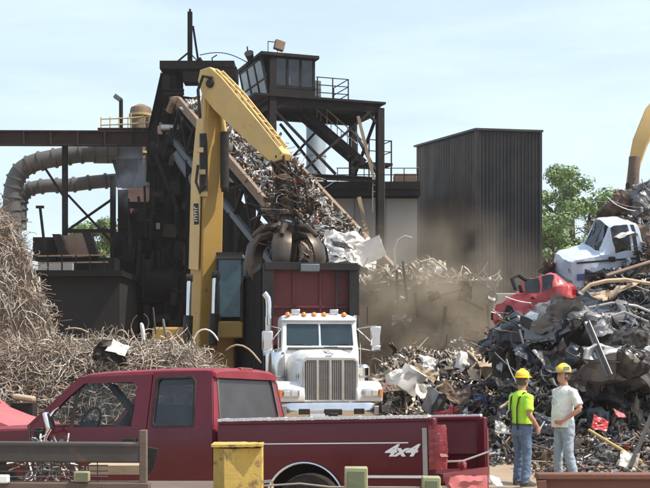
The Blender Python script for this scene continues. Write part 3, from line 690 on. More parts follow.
# ------------------------------------------------------------------ dust collector, duct work and pipe bridge on the left
YD = 55.0
dc = thing('dust_collector', 'grey cylindrical dust collector with cone and yellow railed top', 'dust collector', (P(142, 0, YD).x, YD, 0))
c_ = P(141, 0, YD); rr_ = 11 * YD / FPX
zt, zb = P(0, 111, YD).z, P(0, 160, YD).z
m = MB(); m.lathe([(rr_, zb), (rr_, zt), (rr_ * .9, zt + .15), (rr_ * .3, zt + .3)], (c_.x, YD, 0), n=24); m.build('drum', MT['tan_beam'], dc, smooth=40)
for z in (zb + .3, (zb + zt) / 2, zt - .2):
    m = MB(); m.lathe([(rr_, -.05), (rr_ + .05, -.05), (rr_ + .05, .05), (rr_, .05)], (c_.x, YD, z), n=24); m.build('band', MT['rail_yellow'], dc)
m = MB(); m.lathe([(.25, P(0, 205, YD).z), (.42, P(0, 190, YD).z), (rr_ * .98, zb - .02)], (c_.x, YD, 0), n=24); m.build('cone', MT['duct_blue'], dc, smooth=40)
m = MB(); m.tube([P(149, 116, YD - .3), P(149, 185, YD - .3)], .16, 8); m.build('riser_pipe', MT['tan_beam'], dc)
hx = P(118, 0, YD).x
m = MB(); m.box(P(119, 153, YD), (2.3, 1.4, .75)); m.build('transition_box', MT['duct_blue'], dc, bevel=.03)
m = MB(); z1_, z0_ = P(0, 162, YD).z, P(0, 188, YD).z
m.add([V((P(114, 0, YD).x, YD - .6, z1_)), V((P(139, 0, YD).x, YD - .6, z1_)), V((P(139, 0, YD).x, YD + .6, z1_)), V((P(114, 0, YD).x, YD + .6, z1_)),
       V((P(121, 0, YD).x, YD - .3, z0_)), V((P(139, 0, YD).x, YD - .3, z0_)), V((P(139, 0, YD).x, YD + .3, z0_)), V((P(121, 0, YD).x, YD + .3, z0_))],
      [(0, 1, 2, 3), (7, 6, 5, 4), (0, 4, 5, 1), (1, 5, 6, 2), (2, 6, 7, 3), (3, 7, 4, 0)])
m.build('hopper', MT['tower'], dc)
for px in (121, 152):
    m = MB(); b = P(px, 190, YD); m.bar(V((b.x, b.y, 0)), b, .25, .25); m.build('leg', MT['mill'], dc)
ry = YD - 1.0
for px in (101, 110, 119, 128, 131, 143, 152):
    m = MB(); m.tube([P(px, 131, ry), P(px, 117 if px < 129 else 113, ry)], .03, 6); m.build('railing_post', MT['rail_yellow'], dc)
for y in (118, 124):
    m = MB(); m.tube([P(101, y + 1, ry), P(130, y, ry), P(152, y - 2, ry)], .03, 6); m.build('railing_bar', MT['rail_yellow'], dc)
m = MB(); m.bar(P(100, 131, ry + .5), P(152, 131, ry + .5), 1.2, .08); m.build('walkway', MT['tower'], dc)
lp = thing('yard_light', 'slim light pole with tilted floodlight head on the pipe bridge', 'light', P(121, 131, 54.2))
m = MB(); m.tube([P(121, 131, 54.2), P(121, 100, 54.2)], .09, 8); m.build('pole', MT['tower'], lp)
m = MB(); m.box(P(118, 98, 54.2), (.36, .3, .2), Matrix.Rotation(.6, 3, 'Y')); m.build('lamp_head', MT['duct_blue'], lp, bevel=.02)

pb = thing('pipe_bridge', 'long brown steel beam bridge crossing above the ducts at left', 'bridge', (P(60, 0, 53).x, 53, 0))
m = MB(); m.ibeam(P(-40, 138, 53), P(151, 138.5, 53), 15 * 53 / FPX, .32, .06); m.build('girder', MT['rust_beam'], pb)
for k in range(7):
    px = -30 + k * 27; m = MB(); m.bar(P(px, 131.5, 52.9), P(px, 145.5, 52.9), .05, .22); m.build('stiffener', MT['rust_beam'], pb)
for px, y0 in ((65, 146), (113, 176)):
    b = P(px, y0, 53.2); m = MB(); m.ibeam(V((b.x, b.y, 0)), b, .24, .22, .03, up=(0, 1, 0)); m.build('post', MT['tower'], pb)
for a, b in (((45, 168), (66, 200)), ((68, 195), (112, 242)), ((111, 200), (68, 230))):
    m = MB(); m.bar(P(*a, 53.2), P(*b, 53.2), .1, .1); m.build('brace', MT['tower'], pb)
m = MB(); m.bar(P(66, 231, 53.1), P(113, 231, 53.1), .18, .16); m.build('beam', MT['tower'], pb)

def duct(name, label, pts, r_, Y, mm, segs):
    root = thing(name, label, 'duct', (pts[-1][0] * 0 + P(pts[-1][0], 0, Y).x, Y, 0))
    pp = [P(a, b, Y) for a, b in pts]
    # resample the smooth path and cut it into flanged segments
    fine = []
    for i in range(len(pp) - 1):
        p0, p1, p2, p3 = pp[max(i - 1, 0)], pp[i], pp[i + 1], pp[min(i + 2, len(pp) - 1)]
        for k in range(12):
            t = k / 12
            fine.append(.5 * ((2 * p1) + (p2 - p0) * t + (2 * p0 - 5 * p1 + 4 * p2 - p3) * t * t + (3 * p1 - p0 - 3 * p2 + p3) * t ** 3))
    fine.append(pp[-1]); n = len(fine) - 1
    for k in range(segs):
        i0, i1 = k * n // segs, (k + 1) * n // segs
        if i1 <= i0: continue
        m = MB(); m.tube(fine[i0:i1 + 1], r_, 16); sg = m.build('duct_segment', MT[mm], root, smooth=40)
        d = (fine[i0 + 1] - fine[i0]).normalized()
        m = MB(); m.tube([fine[i0] - d * .05, fine[i0] + d * .05], r_ + .06, 16); m.build('flange', MT[mm], sg, smooth=40)
    return root
duct('upper_duct', 'large grey ribbed duct bending down behind the wire heap', [(118, 153), (98, 153), (78, 154), (55, 158), (34, 163), (20, 172), (14, 186), (12, 202), (12, 225)], 9.0 * 54.6 / FPX, 54.6, 'duct', 13)
duct('lower_duct', 'smaller grey duct running below the large ribbed one', [(118, 180), (95, 182), (70, 185), (45, 186), (28, 190), (21, 200), (20, 214), (20, 230)], 6.8 * 56 / FPX, 56, 'duct', 11)
for px, Y in ((12, 54.6), (20, 56)):
    pass

# ------------------------------------------------------------------ low dark shed with hopper and rails on the left
sh = thing('shed', 'low dark concrete shed behind the wire heap', 'shed', (P(80, 0, 46).x, 47, 0))
zt = P(0, 277, 46).z
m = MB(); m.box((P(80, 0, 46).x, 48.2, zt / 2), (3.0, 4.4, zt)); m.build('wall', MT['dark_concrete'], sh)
m = MB(); m.box((P(80, 0, 46).x, 48.0, zt + .12), (3.3, 4.9, .22)); m.build('roof', MT['mill_black'], sh)
for px in (48, 62, 76, 90, 104):
    m = MB(); m.bar(P(px, 275, 45.7), P(px, 255, 45.7), .05, .05); m.build('railing_post', MT['mill'], sh)
for y in (256, 263):
    m = MB(); m.bar(P(38, y, 45.7), P(108, y - 1, 45.7), .05, .05); m.build('railing_bar', MT['tan_beam'], sh)
m = MB(); m.box(P(56, 268, 46.2), (1.3, .3, .35)); m.build('panel', MT['concrete'], sh)
hp = thing('hopper', 'small dark steel hopper on the shed roof between rails', 'hopper', P(78, 275, 47))
for (pts, Y, mm) in (([(52, 234), (60, 234), (70, 258), (60, 258)], 46.6, 'mill'), ([(82, 232), (90, 232), (98, 256), (90, 257)], 46.6, 'mill'), ([(60, 236), (84, 234), (92, 256), (69, 258)], 47.4, 'brown_scrap')):
    m = MB(); m.plate(pts, [], lambda px, py, Y=Y: P(px, py, Y), (0, .5, 0)); m.build('side_plate', MT[mm], hp)
m = MB(); m.box(P(48, 250, 47.5), (.9, 1.2, .9)); m.build('motor_box', MT['mill_black'], hp)
m = MB(); m.box(P(84, 265, 47.6), (2.6, 1.2, .5)); m.build('base', MT['mill_black'], hp)
pt = MB(); pt.bar(P(45, 250, 46), P(40, 207, 46), .09, .09); pt.box(P(40, 207, 46), (.3, .1, .1)); o = pt.build('leaning_post', MT['mill'])
tag(o, 'thin dark post with a short crosspiece beside the small hopper', 'post')

# ------------------------------------------------------------------ trees
def tree(label, base, h, rad_, seed, tone, trunk=True):
    r = np.random.default_rng(seed); rr = random.Random(seed)
    root = thing('leafy_tree', label, 'tree', base, group='trees behind the yard')
    b = V(base); m = MB()
    m.tube([b, b + V((.1, 0, h * .25)), b + V((.25, .1, h * .55)), b + V((.1, 0, h * .85))], [h * .028, h * .022, h * .014, h * .005], 8)
    ends = []
    for k in range(9):
        a = k * 2.4; z = h * rr.uniform(.3, .7); p0 = b + V((.15, 0, z)); L_ = rad_ * rr.uniform(.6, .95)
        p1 = p0 + V((math.cos(a) * L_ * .6, math.sin(a) * L_ * .6, h * .10)); p2 = p0 + V((math.cos(a) * L_, math.sin(a) * L_, h * rr.uniform(.15, .25)))
        m.tube([p0, p1, p2], [h * .012, h * .008, h * .003], 6); ends += [p1, p2]
    m.build('trunk', MT['bark'], root, smooth=50)
    cl_c, cl_r = [], []
    for k in range(60):
        u = r.normal(size=3); u /= np.linalg.norm(u); q = r.uniform(.35, 1.0) ** .6
        c0 = np.array([b.x, b.y, b.z + h * .62]) + u * np.array([rad_, rad_, h * .38]) * q * r.uniform(.75, 1.05)
        if c0[2] < b.z + h * .16: continue
        cl_c.append(c0); cl_r.append(rad_ * r.uniform(.14, .30))
    V_, F_, C_ = [], [], []
    for c0, r0 in zip(cl_c, cl_r):
        n = 300; d = r.normal(size=(n, 3)); d /= np.linalg.norm(d, axis=1)[:, None]
        pos = c0 + d * r0 * r.uniform(.45, 1.1, (n, 1)) * np.array([1.1, 1.1, .8])
        t1 = np.cross(d, r.normal(size=(n, 3))); t1 /= np.linalg.norm(t1, axis=1)[:, None]; t2 = np.cross(d, t1) + d * r.uniform(-.6, .6, (n, 1))
        s = r.uniform(.06, .16, (n, 1)) * (rad_ / 3.2) ** .5
        V_.append(np.stack([pos - t1 * s, pos + t2 * s * .55, pos + t1 * s, pos - t2 * s * .55], 1).reshape(-1, 3))
        base_c = np.array(tone) * r.uniform(.75, 1.25); cc = np.concatenate([base_c * r.uniform(.75, 1.3, (n, 1)), np.zeros((n, 1))], 1)
        C_.append(np.repeat(cc, 4, 0))
    vv = np.concatenate(V_); ff = np.arange(len(vv)).reshape(-1, 4)
    np_mesh('crown', vv, ff, MT['leaf'], root, colors=np.concatenate(C_))
    return root
YT = 92.0
tree('large green leafy tree right of the black building', (P(570, 0, YT).x, YT, 0), 17.2, 4.1, 3, (.115, .185, .045))
tree('rounded light green tree between the black building and the white wreck', (P(551, 0, 84).x, 84, 0), 11.8, 3.2, 5, (.12, .19, .045))
tree('low distant green tree just right of the large leafy tree', (P(601, 0, 100).x, 100, 0), 13.4, 2.8, 8, (.14, .21, .06))
tree('green tree seen under the ducts left of the mill', (P(90, 0, 80).x, 80, 0), 11.6, 2.6, 11, (.12, .18, .05))
tree('small hazy tree beside the lower duct bend at far left', (P(52, 0, 96).x, 96, 0), 9.6, 1.7, 14, (.10, .15, .05))

# ------------------------------------------------------------------ generators for scrap and wire
PAL_R = [((.30, .29, .28), .6, 3), ((.46, .45, .43), .8, 3), ((.62, .60, .57), .1, 2), ((.05, .048, .048), .1, 5), ((.03, .03, .034), .1, 5), ((.16, .10, .07), .1, 4), ((.24, .16, .105), .1, 3), ((.10, .065, .045), .1, 4), ((.05, .075, .12), .2, 2), ((.33, .04, .035), 0, .7), ((.14, .17, .18), .3, 2)]
PAL_DARK = [((.30, .29, .28), .5, 3.4), ((.58, .57, .55), .2, 1.6), ((.025, .025, .027), .1, 5), ((.014, .015, .019), .1, 5), ((.07, .05, .04), .1, 3), ((.045, .065, .10), .2, 4), ((.16, .115, .08), .1, 2), ((.10, .12, .14), .4, 3)]
PAL_BRIGHT = [((.66, .65, .62), .1, 5), ((.54, .53, .51), .4, 4), ((.30, .28, .26), .4, 4), ((.07, .06, .055), .1, 5), ((.17, .12, .085), .1, 5), ((.16, .25, .28), .1, 1), ((.28, .23, .18), .1, 2), ((.20, .07, .05), 0, .7)]
PAL_TAN = [((.30, .25, .20), .3, 4), ((.50, .45, .38), .3, 1.6), ((.20, .15, .11), .1, 4), ((.12, .09, .07), .1, 5), ((.55, .52, .48), .4, 1.5), ((.07, .06, .05), .1, 5)]
def pick(r, pal, n):
    w = np.array([p[2] for p in pal], float); w /= w.sum(); ix = r.choice(len(pal), n, p=w)
    return np.array([list(pal[i][0]) + [pal[i][1]] for i in ix]) * np.concatenate([r.uniform(.7, 1.25, (n, 1)).repeat(3, 1), np.ones((n, 1))], 1)

def rand_rot(r, n):
    q = r.normal(size=(n, 4)); q /= np.linalg.norm(q, axis=1)[:, None]; w, x, y, z = q.T
    return np.stack([1 - 2 * (y * y + z * z), 2 * (x * y - z * w), 2 * (x * z + y * w), 2 * (x * y + z * w), 1 - 2 * (x * x + z * z), 2 * (y * z - x * w), 2 * (x * z - y * w), 2 * (y * z + x * w), 1 - 2 * (x * x + y * y)], 1).reshape(n, 3, 3)

def sheets_np(r, centers, smin, smax, crum=.35, k=6):
    """n crumpled closed sheets of k x k points; returns vertices and quads"""
    n = len(centers); u = np.linspace(-.5, .5, k); gx, gy = np.meshgrid(u, u, indexing='ij')
    g_ = np.exp(r.normal(size=(n, 1, 1)) * .38 - .12); L = r.uniform(smin, smax, (n, 1, 1)) * r.uniform(.6, 1.8, (n, 1, 1)) * g_; W = r.uniform(smin, smax, (n, 1, 1)) * r.uniform(.22, .9, (n, 1, 1)) * g_
    X = gx[None] * L; Y = gy[None] * W; Z = np.zeros_like(X)
    size = (L + W) / 2
    for f in range(3):                                   # fold lines
        a = r.uniform(0, math.tau, (n, 1, 1)); c0 = r.uniform(-.25, .25, (n, 1, 1)) * size; d = X * np.cos(a) + Y * np.sin(a) - c0
        ang = r.uniform(-1.5, 1.5, (n, 1, 1)) * crum * 1.4; pos = np.maximum(d, 0)
        Z = Z + pos * np.sin(ang); X = X - pos * (1 - np.cos(ang)) * np.cos(a); Y = Y - pos * (1 - np.cos(ang)) * np.sin(a)
    jit = size * .055 * crum / .35
    X = X + r.normal(size=X.shape) * jit; Y = Y + r.normal(size=X.shape) * jit; Z = Z + r.normal(size=X.shape) * jit
    p = np.stack([X, Y, Z], -1).reshape(n, k * k, 3)
    back = p + np.array([0, 0, 1.0]) * np.maximum(.012, size * .02)
    p = np.concatenate([p, back], 1)
    p = np.einsum('nij,nkj->nki', rand_rot(r, n), p) + centers[:, None, :]
    q = []
    idx = lambda i, j: i * k + j
    for i in range(k - 1):
        for j in range(k - 1):
            q.append((idx(i, j), idx(i + 1, j), idx(i + 1, j + 1), idx(i, j + 1)))
            q.append(tuple(k * k + t for t in (idx(i, j), idx(i, j + 1), idx(i + 1, j + 1), idx(i + 1, j))))
    ring = [(i, 0) for i in range(k - 1)] + [(k - 1, j) for j in range(k - 1)] + [(i, k - 1) for i in range(k - 1, 0, -1)] + [(0, j) for j in range(k - 1, 0, -1)]
    ii = [idx(*t) for t in ring]
    q += [(ii[t], ii[t] + k * k, ii[(t + 1) % len(ii)] + k * k, ii[(t + 1) % len(ii)]) for t in range(len(ii))]
    q = np.array(q); m_ = 2 * k * k
    faces = (q[None] + (np.arange(n) * m_)[:, None, None]).reshape(-1, 4)
    return p.reshape(-1, 3), faces, m_

def wires_np(r, starts, dirs, lmin, lmax, rmin, rmax, curl=1.0, M=9, S=3):
    """n bent rods; returns vertices and quads"""
    n = len(starts); L = r.uniform(lmin, lmax, n); d = dirs / np.linalg.norm(dirs, axis=1)[:, None]
    ax = r.normal(size=(n, 3)); ax -= d * (ax * d).sum(1)[:, None]; ax /= np.linalg.norm(ax, axis=1)[:, None]
    ang = r.normal(size=n) * curl / (M - 1); pts = [starts]
    wob = r.normal(size=(n, 3)) * .10
    for k in range(M - 1):
        pts.append(pts[-1] + d * (L / (M - 1))[:, None])
        c, s = np.cos(ang)[:, None], np.sin(ang)[:, None]
        d = d * c + np.cross(ax, d) * s + ax * (ax * d).sum(1)[:, None] * (1 - c)
        d = d + wob * r.uniform(-1, 1, (n, 1)); d /= np.linalg.norm(d, axis=1)[:, None]
    pts = np.stack(pts, 1); tan = np.gradient(pts, axis=1); tan /= np.linalg.norm(tan, axis=2)[..., None]
    ref = np.cross(tan, ax[:, None, :] + .01); ref /= np.linalg.norm(ref, axis=2)[..., None]; bi = np.cross(tan, ref)
    R = r.uniform(rmin, rmax, (n, 1, 1))
    ring = [pts + (ref * math.cos(a) + bi * math.sin(a)) * R for a in [math.tau * t / S for t in range(S)]]
    v = np.stack(ring, 2).reshape(n, M * S, 3)
    q = np.array([(i * S + t, i * S + (t + 1) % S, (i + 1) * S + (t + 1) % S, (i + 1) * S + t) for i in range(M - 1) for t in range(S)])
    faces = (q[None] + (np.arange(n) * M * S)[:, None, None]).reshape(-1, 4)
    return v.reshape(-1, 3), faces, M * S

def stuff_mix(name, label, cat, r, centers, smin, smax, pal, rods=0, crum=.4, rod_r=(.012, .035), rod_l=(.4, 1.6), up=.3, smooth=True):
    v, f, m_ = sheets_np(r, centers, smin, smax, crum); c = np.repeat(pick(r, pal, len(centers)), m_, 0)
    if rods:
        st = centers[r.choice(len(centers), rods)] + r.normal(size=(rods, 3)) * .1; d = r.normal(size=(rods, 3)); d[:, 2] = np.abs(d[:, 2]) * up
        v2, f2, m2 = wires_np(r, st, d, *rod_l, *rod_r, curl=.8, M=6, S=4); c2 = np.repeat(pick(r, pal, rods), m2, 0)
        f = np.concatenate([f, f2 + len(v)]); v = np.concatenate([v, v2]); c = np.concatenate([c, c2])
    o = np_mesh(name, v, f, MT['scrap'], colors=c, smooth=smooth)
    return tag(o, label, cat, None, 'stuff')

def crumple(name, w, h, mm, loc, rot, label, cat='sheet metal', crum=.35, seed=1, n=18, group='loose scrap pieces', th=.02, curve=0.0):
    """one crumpled sheet as a thing of its own"""
    r = random.Random(seed); folds = [(r.uniform(0, math.tau), r.uniform(-.3, .3) * min(w, h), r.uniform(-1, 1) * crum * 1.6) for _ in range(7)]
    off = V((seed * 3.1, seed * 1.7, 0))
    def fn(u, v):
        x, y, z = (u - .5) * w, (v - .5) * h, 0.0
        z += curve * (abs(u - .5) * 2) ** 2 * w
        for a, c0, an in folds:
            d = max(x * math.cos(a) + y * math.sin(a) - c0, 0)
            z += d * math.sin(an); x -= d * (1 - math.cos(an)) * math.cos(a); y -= d * (1 - math.cos(an)) * math.sin(a)
        p = V((x, y, z)); q = noise.noise_vector(p * 3.2 + off) * crum * .24 * (w + h) / 2; q.z += (.5 - abs(noise.noise(p * 3.6 / max(w, h) * 1.2 + off))) * crum * .30 * (w + h) / 2; q.z += (.5 - abs(noise.noise(p * 9 / max(w, h) + off * 2))) * crum * .16 * (w + h) / 2
        q += noise.noise_vector(p * 8 + off) * crum * .13 * (w + h) / 2
        return p + q
    m = MB(); m.sheet(fn, n, n, (0, 0, th))
    R = (Matrix.Rotation(rot[2], 3, 'Z') @ Matrix.Rotation(rot[1], 3, 'Y') @ Matrix.Rotation(rot[0], 3, 'X'))
    m.warp(lambda p: R @ p + V(loc))
    o = m.build(name, MT[mm], smooth=18)
    return tag(o, label, cat, group)

# ------------------------------------------------------------------ scrap riding on the conveyor
r = np.random.default_rng(21)
n = 3000
t = r.uniform(.06, .80, n); s = r.uniform(.13, .93, n); lump = .30 + .32 * np.sin(t * 31) * .5 + .25 * np.sin(t * 13 + 1)
hgt = r.uniform(-.40, .40, n) * (1 - np.abs(2 * s - 1) ** 2.5) * (1.1 - .35 * t) + lump * .3 * (1 - np.abs(2 * s - 1))
R0n, Dn, Ln, Un = np.array(R0), np.array(R1 - R0), np.array(LOF), np.array(cup)
cen = R0n + t[:, None] * Dn + s[:, None] * Ln + hgt[:, None] * Un
stuff_mix('conveyor_scrap', 'bright shredded sheet metal scrap carried up the feed conveyor', 'scrap', r, cen, .11, .44, PAL_BRIGHT, 160, .5, (.008, .02), (.3, .8))
crumple('crumpled_sheet', 2.0, 1.2, 'white_scrap', P(352, 250, 40.4), (1.1, .25, .2), 'large white crumpled panel lying at the foot of the conveyor', crum=.32, seed=3, curve=-.18)
crumple('crumpled_sheet', .95, .75, 'white_scrap', P(371, 251, 40.2), (1.35, -.35, -.2), 'small flat white panel sticking out over the right conveyor rail', crum=.12, seed=5)
crumple('crumpled_sheet', 1.3, .7, 'silver_scrap', P(338, 259, 39.7), (1.0, .5, .3), 'curved silver sheet just above the truck box corner', crum=.4, seed=6, curve=-.25)
crumple('crumpled_sheet', 1.2, .8, 'black_scrap', P(343, 243, 40.6), (.9, .1, .6), 'dark bent plate between the white panels on the conveyor', crum=.4, seed=7)
crumple('crumpled_sheet', 1.5, .9, 'white_scrap', P(238, 165, 48.0), (1.1, -.6, .3), 'white crumpled sheet beside the yellow stick on the upper conveyor', crum=.4, seed=9)
crumple('crumpled_sheet', 1.1, .8, 'blue_scrap', P(248, 180, 47.4), (.8, .4, .9), 'bluish torn sheet in the middle of the conveyor load', crum=.45, seed=10)
crumple('crumpled_sheet', 1.3, .6, 'brown_scrap', P(318, 232, 43.0), (1.0, .2, .1), 'rust brown sheet right of the grapple', crum=.4, seed=12)
m = MB(); m.tube([P(272, 212, 45.5), P(276, 192, 45.4), P(283, 183, 45.4), P(279, 197, 45.4)], .05, 6); o = m.build('bent_strip', MT['white_scrap'], smooth=40); tag(o, 'thin white bent strip hanging behind the grapple hoses', 'strip')
m = MB(); m.tube([P(395, 268, 39.6), P(394.5, 250, 39.6), P(398, 240, 39.6), P(405, 236, 39.6), P(412, 238, 39.6)], .04, 6); o = m.build('bent_pipe', MT['steel'], smooth=40); tag(o, 'thin hooked pipe standing up in front of the grey wall', 'pipe')
m = MB(); m.tube([P(386, 290, 39.6), P(386.5, 264, 39.6)], .06, 6); o = m.build('upright_tube', MT['white_scrap'], smooth=40); tag(o, 'short white tube upright at the end of the conveyor', 'tube')
# scrap along the top of the loading wall
r = np.random.default_rng(33); n = 900
xx = r.uniform(.9, 5.4, n); yy = r.uniform(38.1, 41.0, n); zz = 4.1 + r.uniform(0, 1, n) ** 1.5 * (.62 * np.exp(-((xx - 3.0) / 1.6) ** 2) + .08)
stuff_mix('wall_top_scrap', 'dusty tangled scrap along the top of the loading wall', 'scrap', r, np.stack([xx, yy, zz], 1), .08, .30, PAL_TAN, 70, .5, (.008, .02), (.3, 1.0), .5)
for k, (px, py, w, h, mm, rx, ry, rz, lb) in enumerate((
        (423, 283, .9, .5, 'tan_scrap', 1.0, .6, .2, 'flat tan sheet lying on the loading wall scrap'),
        (438, 268, .8, .8, 'grey_scrap', 1.2, .3, .5, 'round edged grey sheet on the loading wall left of the black building corner'),
        (452, 290, .9, .6, 'brown_scrap', .9, -.2, 1.0, 'brown plate at the middle of the loading wall top'),
        (402, 292, .8, .5, 'tan_scrap', .9, .2, .3, 'folded tan plate right of the conveyor foot'),
        (470, 300, .8, .5, 'grey_scrap', .8, .4, .1, 'small grey plate near the right end of the loading wall'))):
    crumple('bent_plate', w, h, mm, P(px, py, 38.6), (rx, ry, rz), lb, 'plate', .35, 40 + k)
for a, b, lb in (((418, 288), (488, 287), 'long thin horizontal bar on the loading wall scrap'), ((420, 262), (446, 270), 'curved pale rod rising over the loading wall scrap')):
    m = MB(); m.tube([P(*a, 38.4), P((a[0] + b[0]) / 2, min(a[1], b[1]) - 3, 38.4), P(*b, 38.4)], .035, 6); o = m.build('metal_rod', MT['tan_scrap'], smooth=40); tag(o, lb, 'rod')

# ------------------------------------------------------------------ yellow material handler with grapple
ex = thing('material_handler', 'yellow scrap handler raising its boom with an orange peel grapple over the truck box', 'excavator', (P(196, 0, 38.5).x, 38.5, 0))
YE = 36.5
def girder(name, pts, widths, depths, side, mm, parent, bevel=.03):
    """box girder along pts: side = sideways vector, depths across it"""
    m = MB(); secs = []
    for i, p in enumerate(pts):
        d = (pts[min(i + 1, len(pts) - 1)] - pts[max(i - 1, 0)]).normalized(); s1 = (V(side) - d * d.dot(V(side))).normalized(); u = s1.cross(d).normalized()
        w, h = widths[i] / 2, depths[i] / 2
        secs.append([p - s1 * w - u * h, p + s1 * w - u * h, p + s1 * w + u * h, p - s1 * w + u * h])
    m.loft(secs); return m.build(name, MT[mm], parent, bevel=bevel)
# undercarriage, house, counterweight (behind the wire heap)
bx = P(196, 0, 38.5).x
for s1 in (-1, 1):
    m = MB(); m.tube([(bx + s1 * 1.25 - .0, 36.6, .5), (bx + s1 * 1.25, 41.2, .5)], [(.3, .5), (.3, .5)], 12, flat=(1, 0, 0)); m.build('track', MT['rubber'], ex, smooth=40)
m = MB(); m.lathe([(1.0, .8), (1.0, 1.3)], (bx, 38.9, 0), n=24); m.build('turntable', MT['black_part'], ex)
m = MB(); m.box((bx, 39.6, 2.05), (2.6, 3.6, 1.4)); m.build('house', MT['yellow'], ex, bevel=.08)
m = MB(); m.box((bx, 41.7, 2.0), (2.5, .8, 1.3)); m.build('counterweight', MT['yellow'], ex, bevel=.12)
# boom: ochre for shade, paler strip painted on the sunlit left flank
side = V((.86, .50, 0))
bp = [P(203, 350, YE + .6), P(206, 270, YE + .3), P(208, 180, YE), P(211, 120, YE - .2), P(213, 84, YE - .3)]
bo = girder('boom', bp, [.62, .68, .66, .56, .44], [.72, .86, .84, .66, .5], side, 'yellow', ex, .04)
pale = [p + V((-.34, -.20, 0)) * w for p, w in zip(bp[1:4], (1.03, .99, .88))]
girder('boom_flank', pale, [.03, .03, .03], [.7, .7, .5], side, 'yellow_pale', bo, .005)
m = MB(); m.box(P(196.3, 214, YE - .75), (.16, .03, .62), Matrix.Rotation(-.5, 3, 'Z') @ Matrix.Rotation(-.035, 3, 'Y')); dk = m.build('decal', MT['black_part'], bo)
for k in range(3):
    m = MB(); c0 = P(196.3, 219 - k * 5, YE - .78)
    m.tube([c0 + V((-.05, 0, -.05)), c0 + V((.05, 0, -.06)), c0 + V((.05, 0, .02)), c0 + V((-.04, 0, .0)), c0 + V((-.05, 0, .07))], .016, 4); m.build('decal_mark', MT['white_plain'], dk)
# boom cylinders (lower) and stick cylinders (upper)
for px, y0, y1, y2 in ((188.5, 345, 316, 280), (214, 345, 314, 277)):
    m = MB(); m.tube([P(px - 1.5, y0, YE - .9), P(px, y1, YE - .8)], .14, 10); cy = m.build('boom_cylinder', MT['black_part'], ex, smooth=40)
    m = MB(); m.tube([P(px, y1, YE - .8), P(px + .8, y2, YE - .7)], .075, 10); m.build('piston_rod', MT['chrome'], cy, smooth=40)
    m = MB(); m.tube([P(px - 2, y2 - 2, YE - .7), P(px + 4, y2 - 2, YE - .7)], .12, 10); m.build('pin', MT['black_part'], cy)
for px, x2, y0, y1, y2, dy in ((203.5, 206, 192, 134, 92, -.5), (224.5, 218, 188, 132, 92, -.45)):
    m = MB(); m.tube([P(px, y0, YE + dy), P(px + .3, y1, YE + dy)], .13, 10); cy = m.build('stick_cylinder', MT['black_part'], ex, smooth=40)
    m = MB(); m.tube([P(px + .3, y1, YE + dy), P(x2, y2, YE + dy)], .07, 10); m.build('piston_rod', MT['yellow_pale'], cy, smooth=40)
    m = MB(); m.tube([P(px - 3, y0, YE + dy), P(px + 3, y0, YE + dy)], .12, 8); m.build('pin', MT['black_part'], cy)
# stick: side plate profile swept across its width
A, B = P(210, 80, 36.0), P(283, 157, 34.4)
sd = (B - A).normalized(); sn = V((.58, -.396, .709)); sn = (sn - sd * sn.dot(sd)).normalized(); ss = sd.cross(sn).normalized()
LS = (B - A).length
prof = [(-.35, .10), (-.10, .50), (.45, .56), (LS * .55, .44), (LS + .05, .22), (LS + .12, -.05), (LS - .05, -.42), (LS - .6, -.50), (LS * .45, -.62), (.9, -.66), (.25, -.60), (-.2, -.3)]
m = MB(); m.plate(prof, [], lambda a, h: A + sd * a + sn * h * .72 - ss * .22, ss * .44)
st = m.build('stick', MT['yellow_pale'], ex, bevel=.025)
m = MB(); m.tube([A + sd * .28 + sn * .02 - ss * .29, A + sd * .28 + sn * .02 + ss * .29], .13, 12); m.build('pivot_pin', MT['black_part'], st, smooth=40)
for k in range(10):                     # clamps and pipes along the top of the stick
    a = .15 + k * (LS - .4) / 10; h = (.50 if a < .6 else .56 - .25 * a / LS) * .72
    m = MB(); m.box(A + sd * a + sn * (h + .03), (.07, .30, .06), Matrix((sd, ss, sn)).transposed()); m.build('pipe_clamp', MT['yellow'], st)
for s1 in (-.14, .14):
    m = MB(); m.tube([A + sd * .1 + sn * .42 + ss * s1, A + sd * 1.2 + sn * .43 + ss * s1, A + sd * (LS - .2) + sn * .24 + ss * s1], .035, 6); m.build('hydraulic_pipe', MT['yellow_pale'], st)
m = MB(); m.tube([P(200, 118, YE - .8), P(198, 90, YE - .8), P(203, 76, YE - .8), P(212, 78, YE - .9)], .05, 6); m.build('hose', MT['black_part'], ex, smooth=60)
m = MB(); m.tube([P(198, 165, YE - .9), P(196, 182, YE - .9), P(200, 193, YE - .9), P(206, 186, YE - .9)], .045, 6); m.build('hose', MT['black_part'], ex, smooth=60)
for k in range(3):
    m = MB(); m.box(P(200 + k * 2, 150 + k * 22, YE - .75), (.2, .1, .14)); m.build('bracket', MT['rail_yellow'], bo)
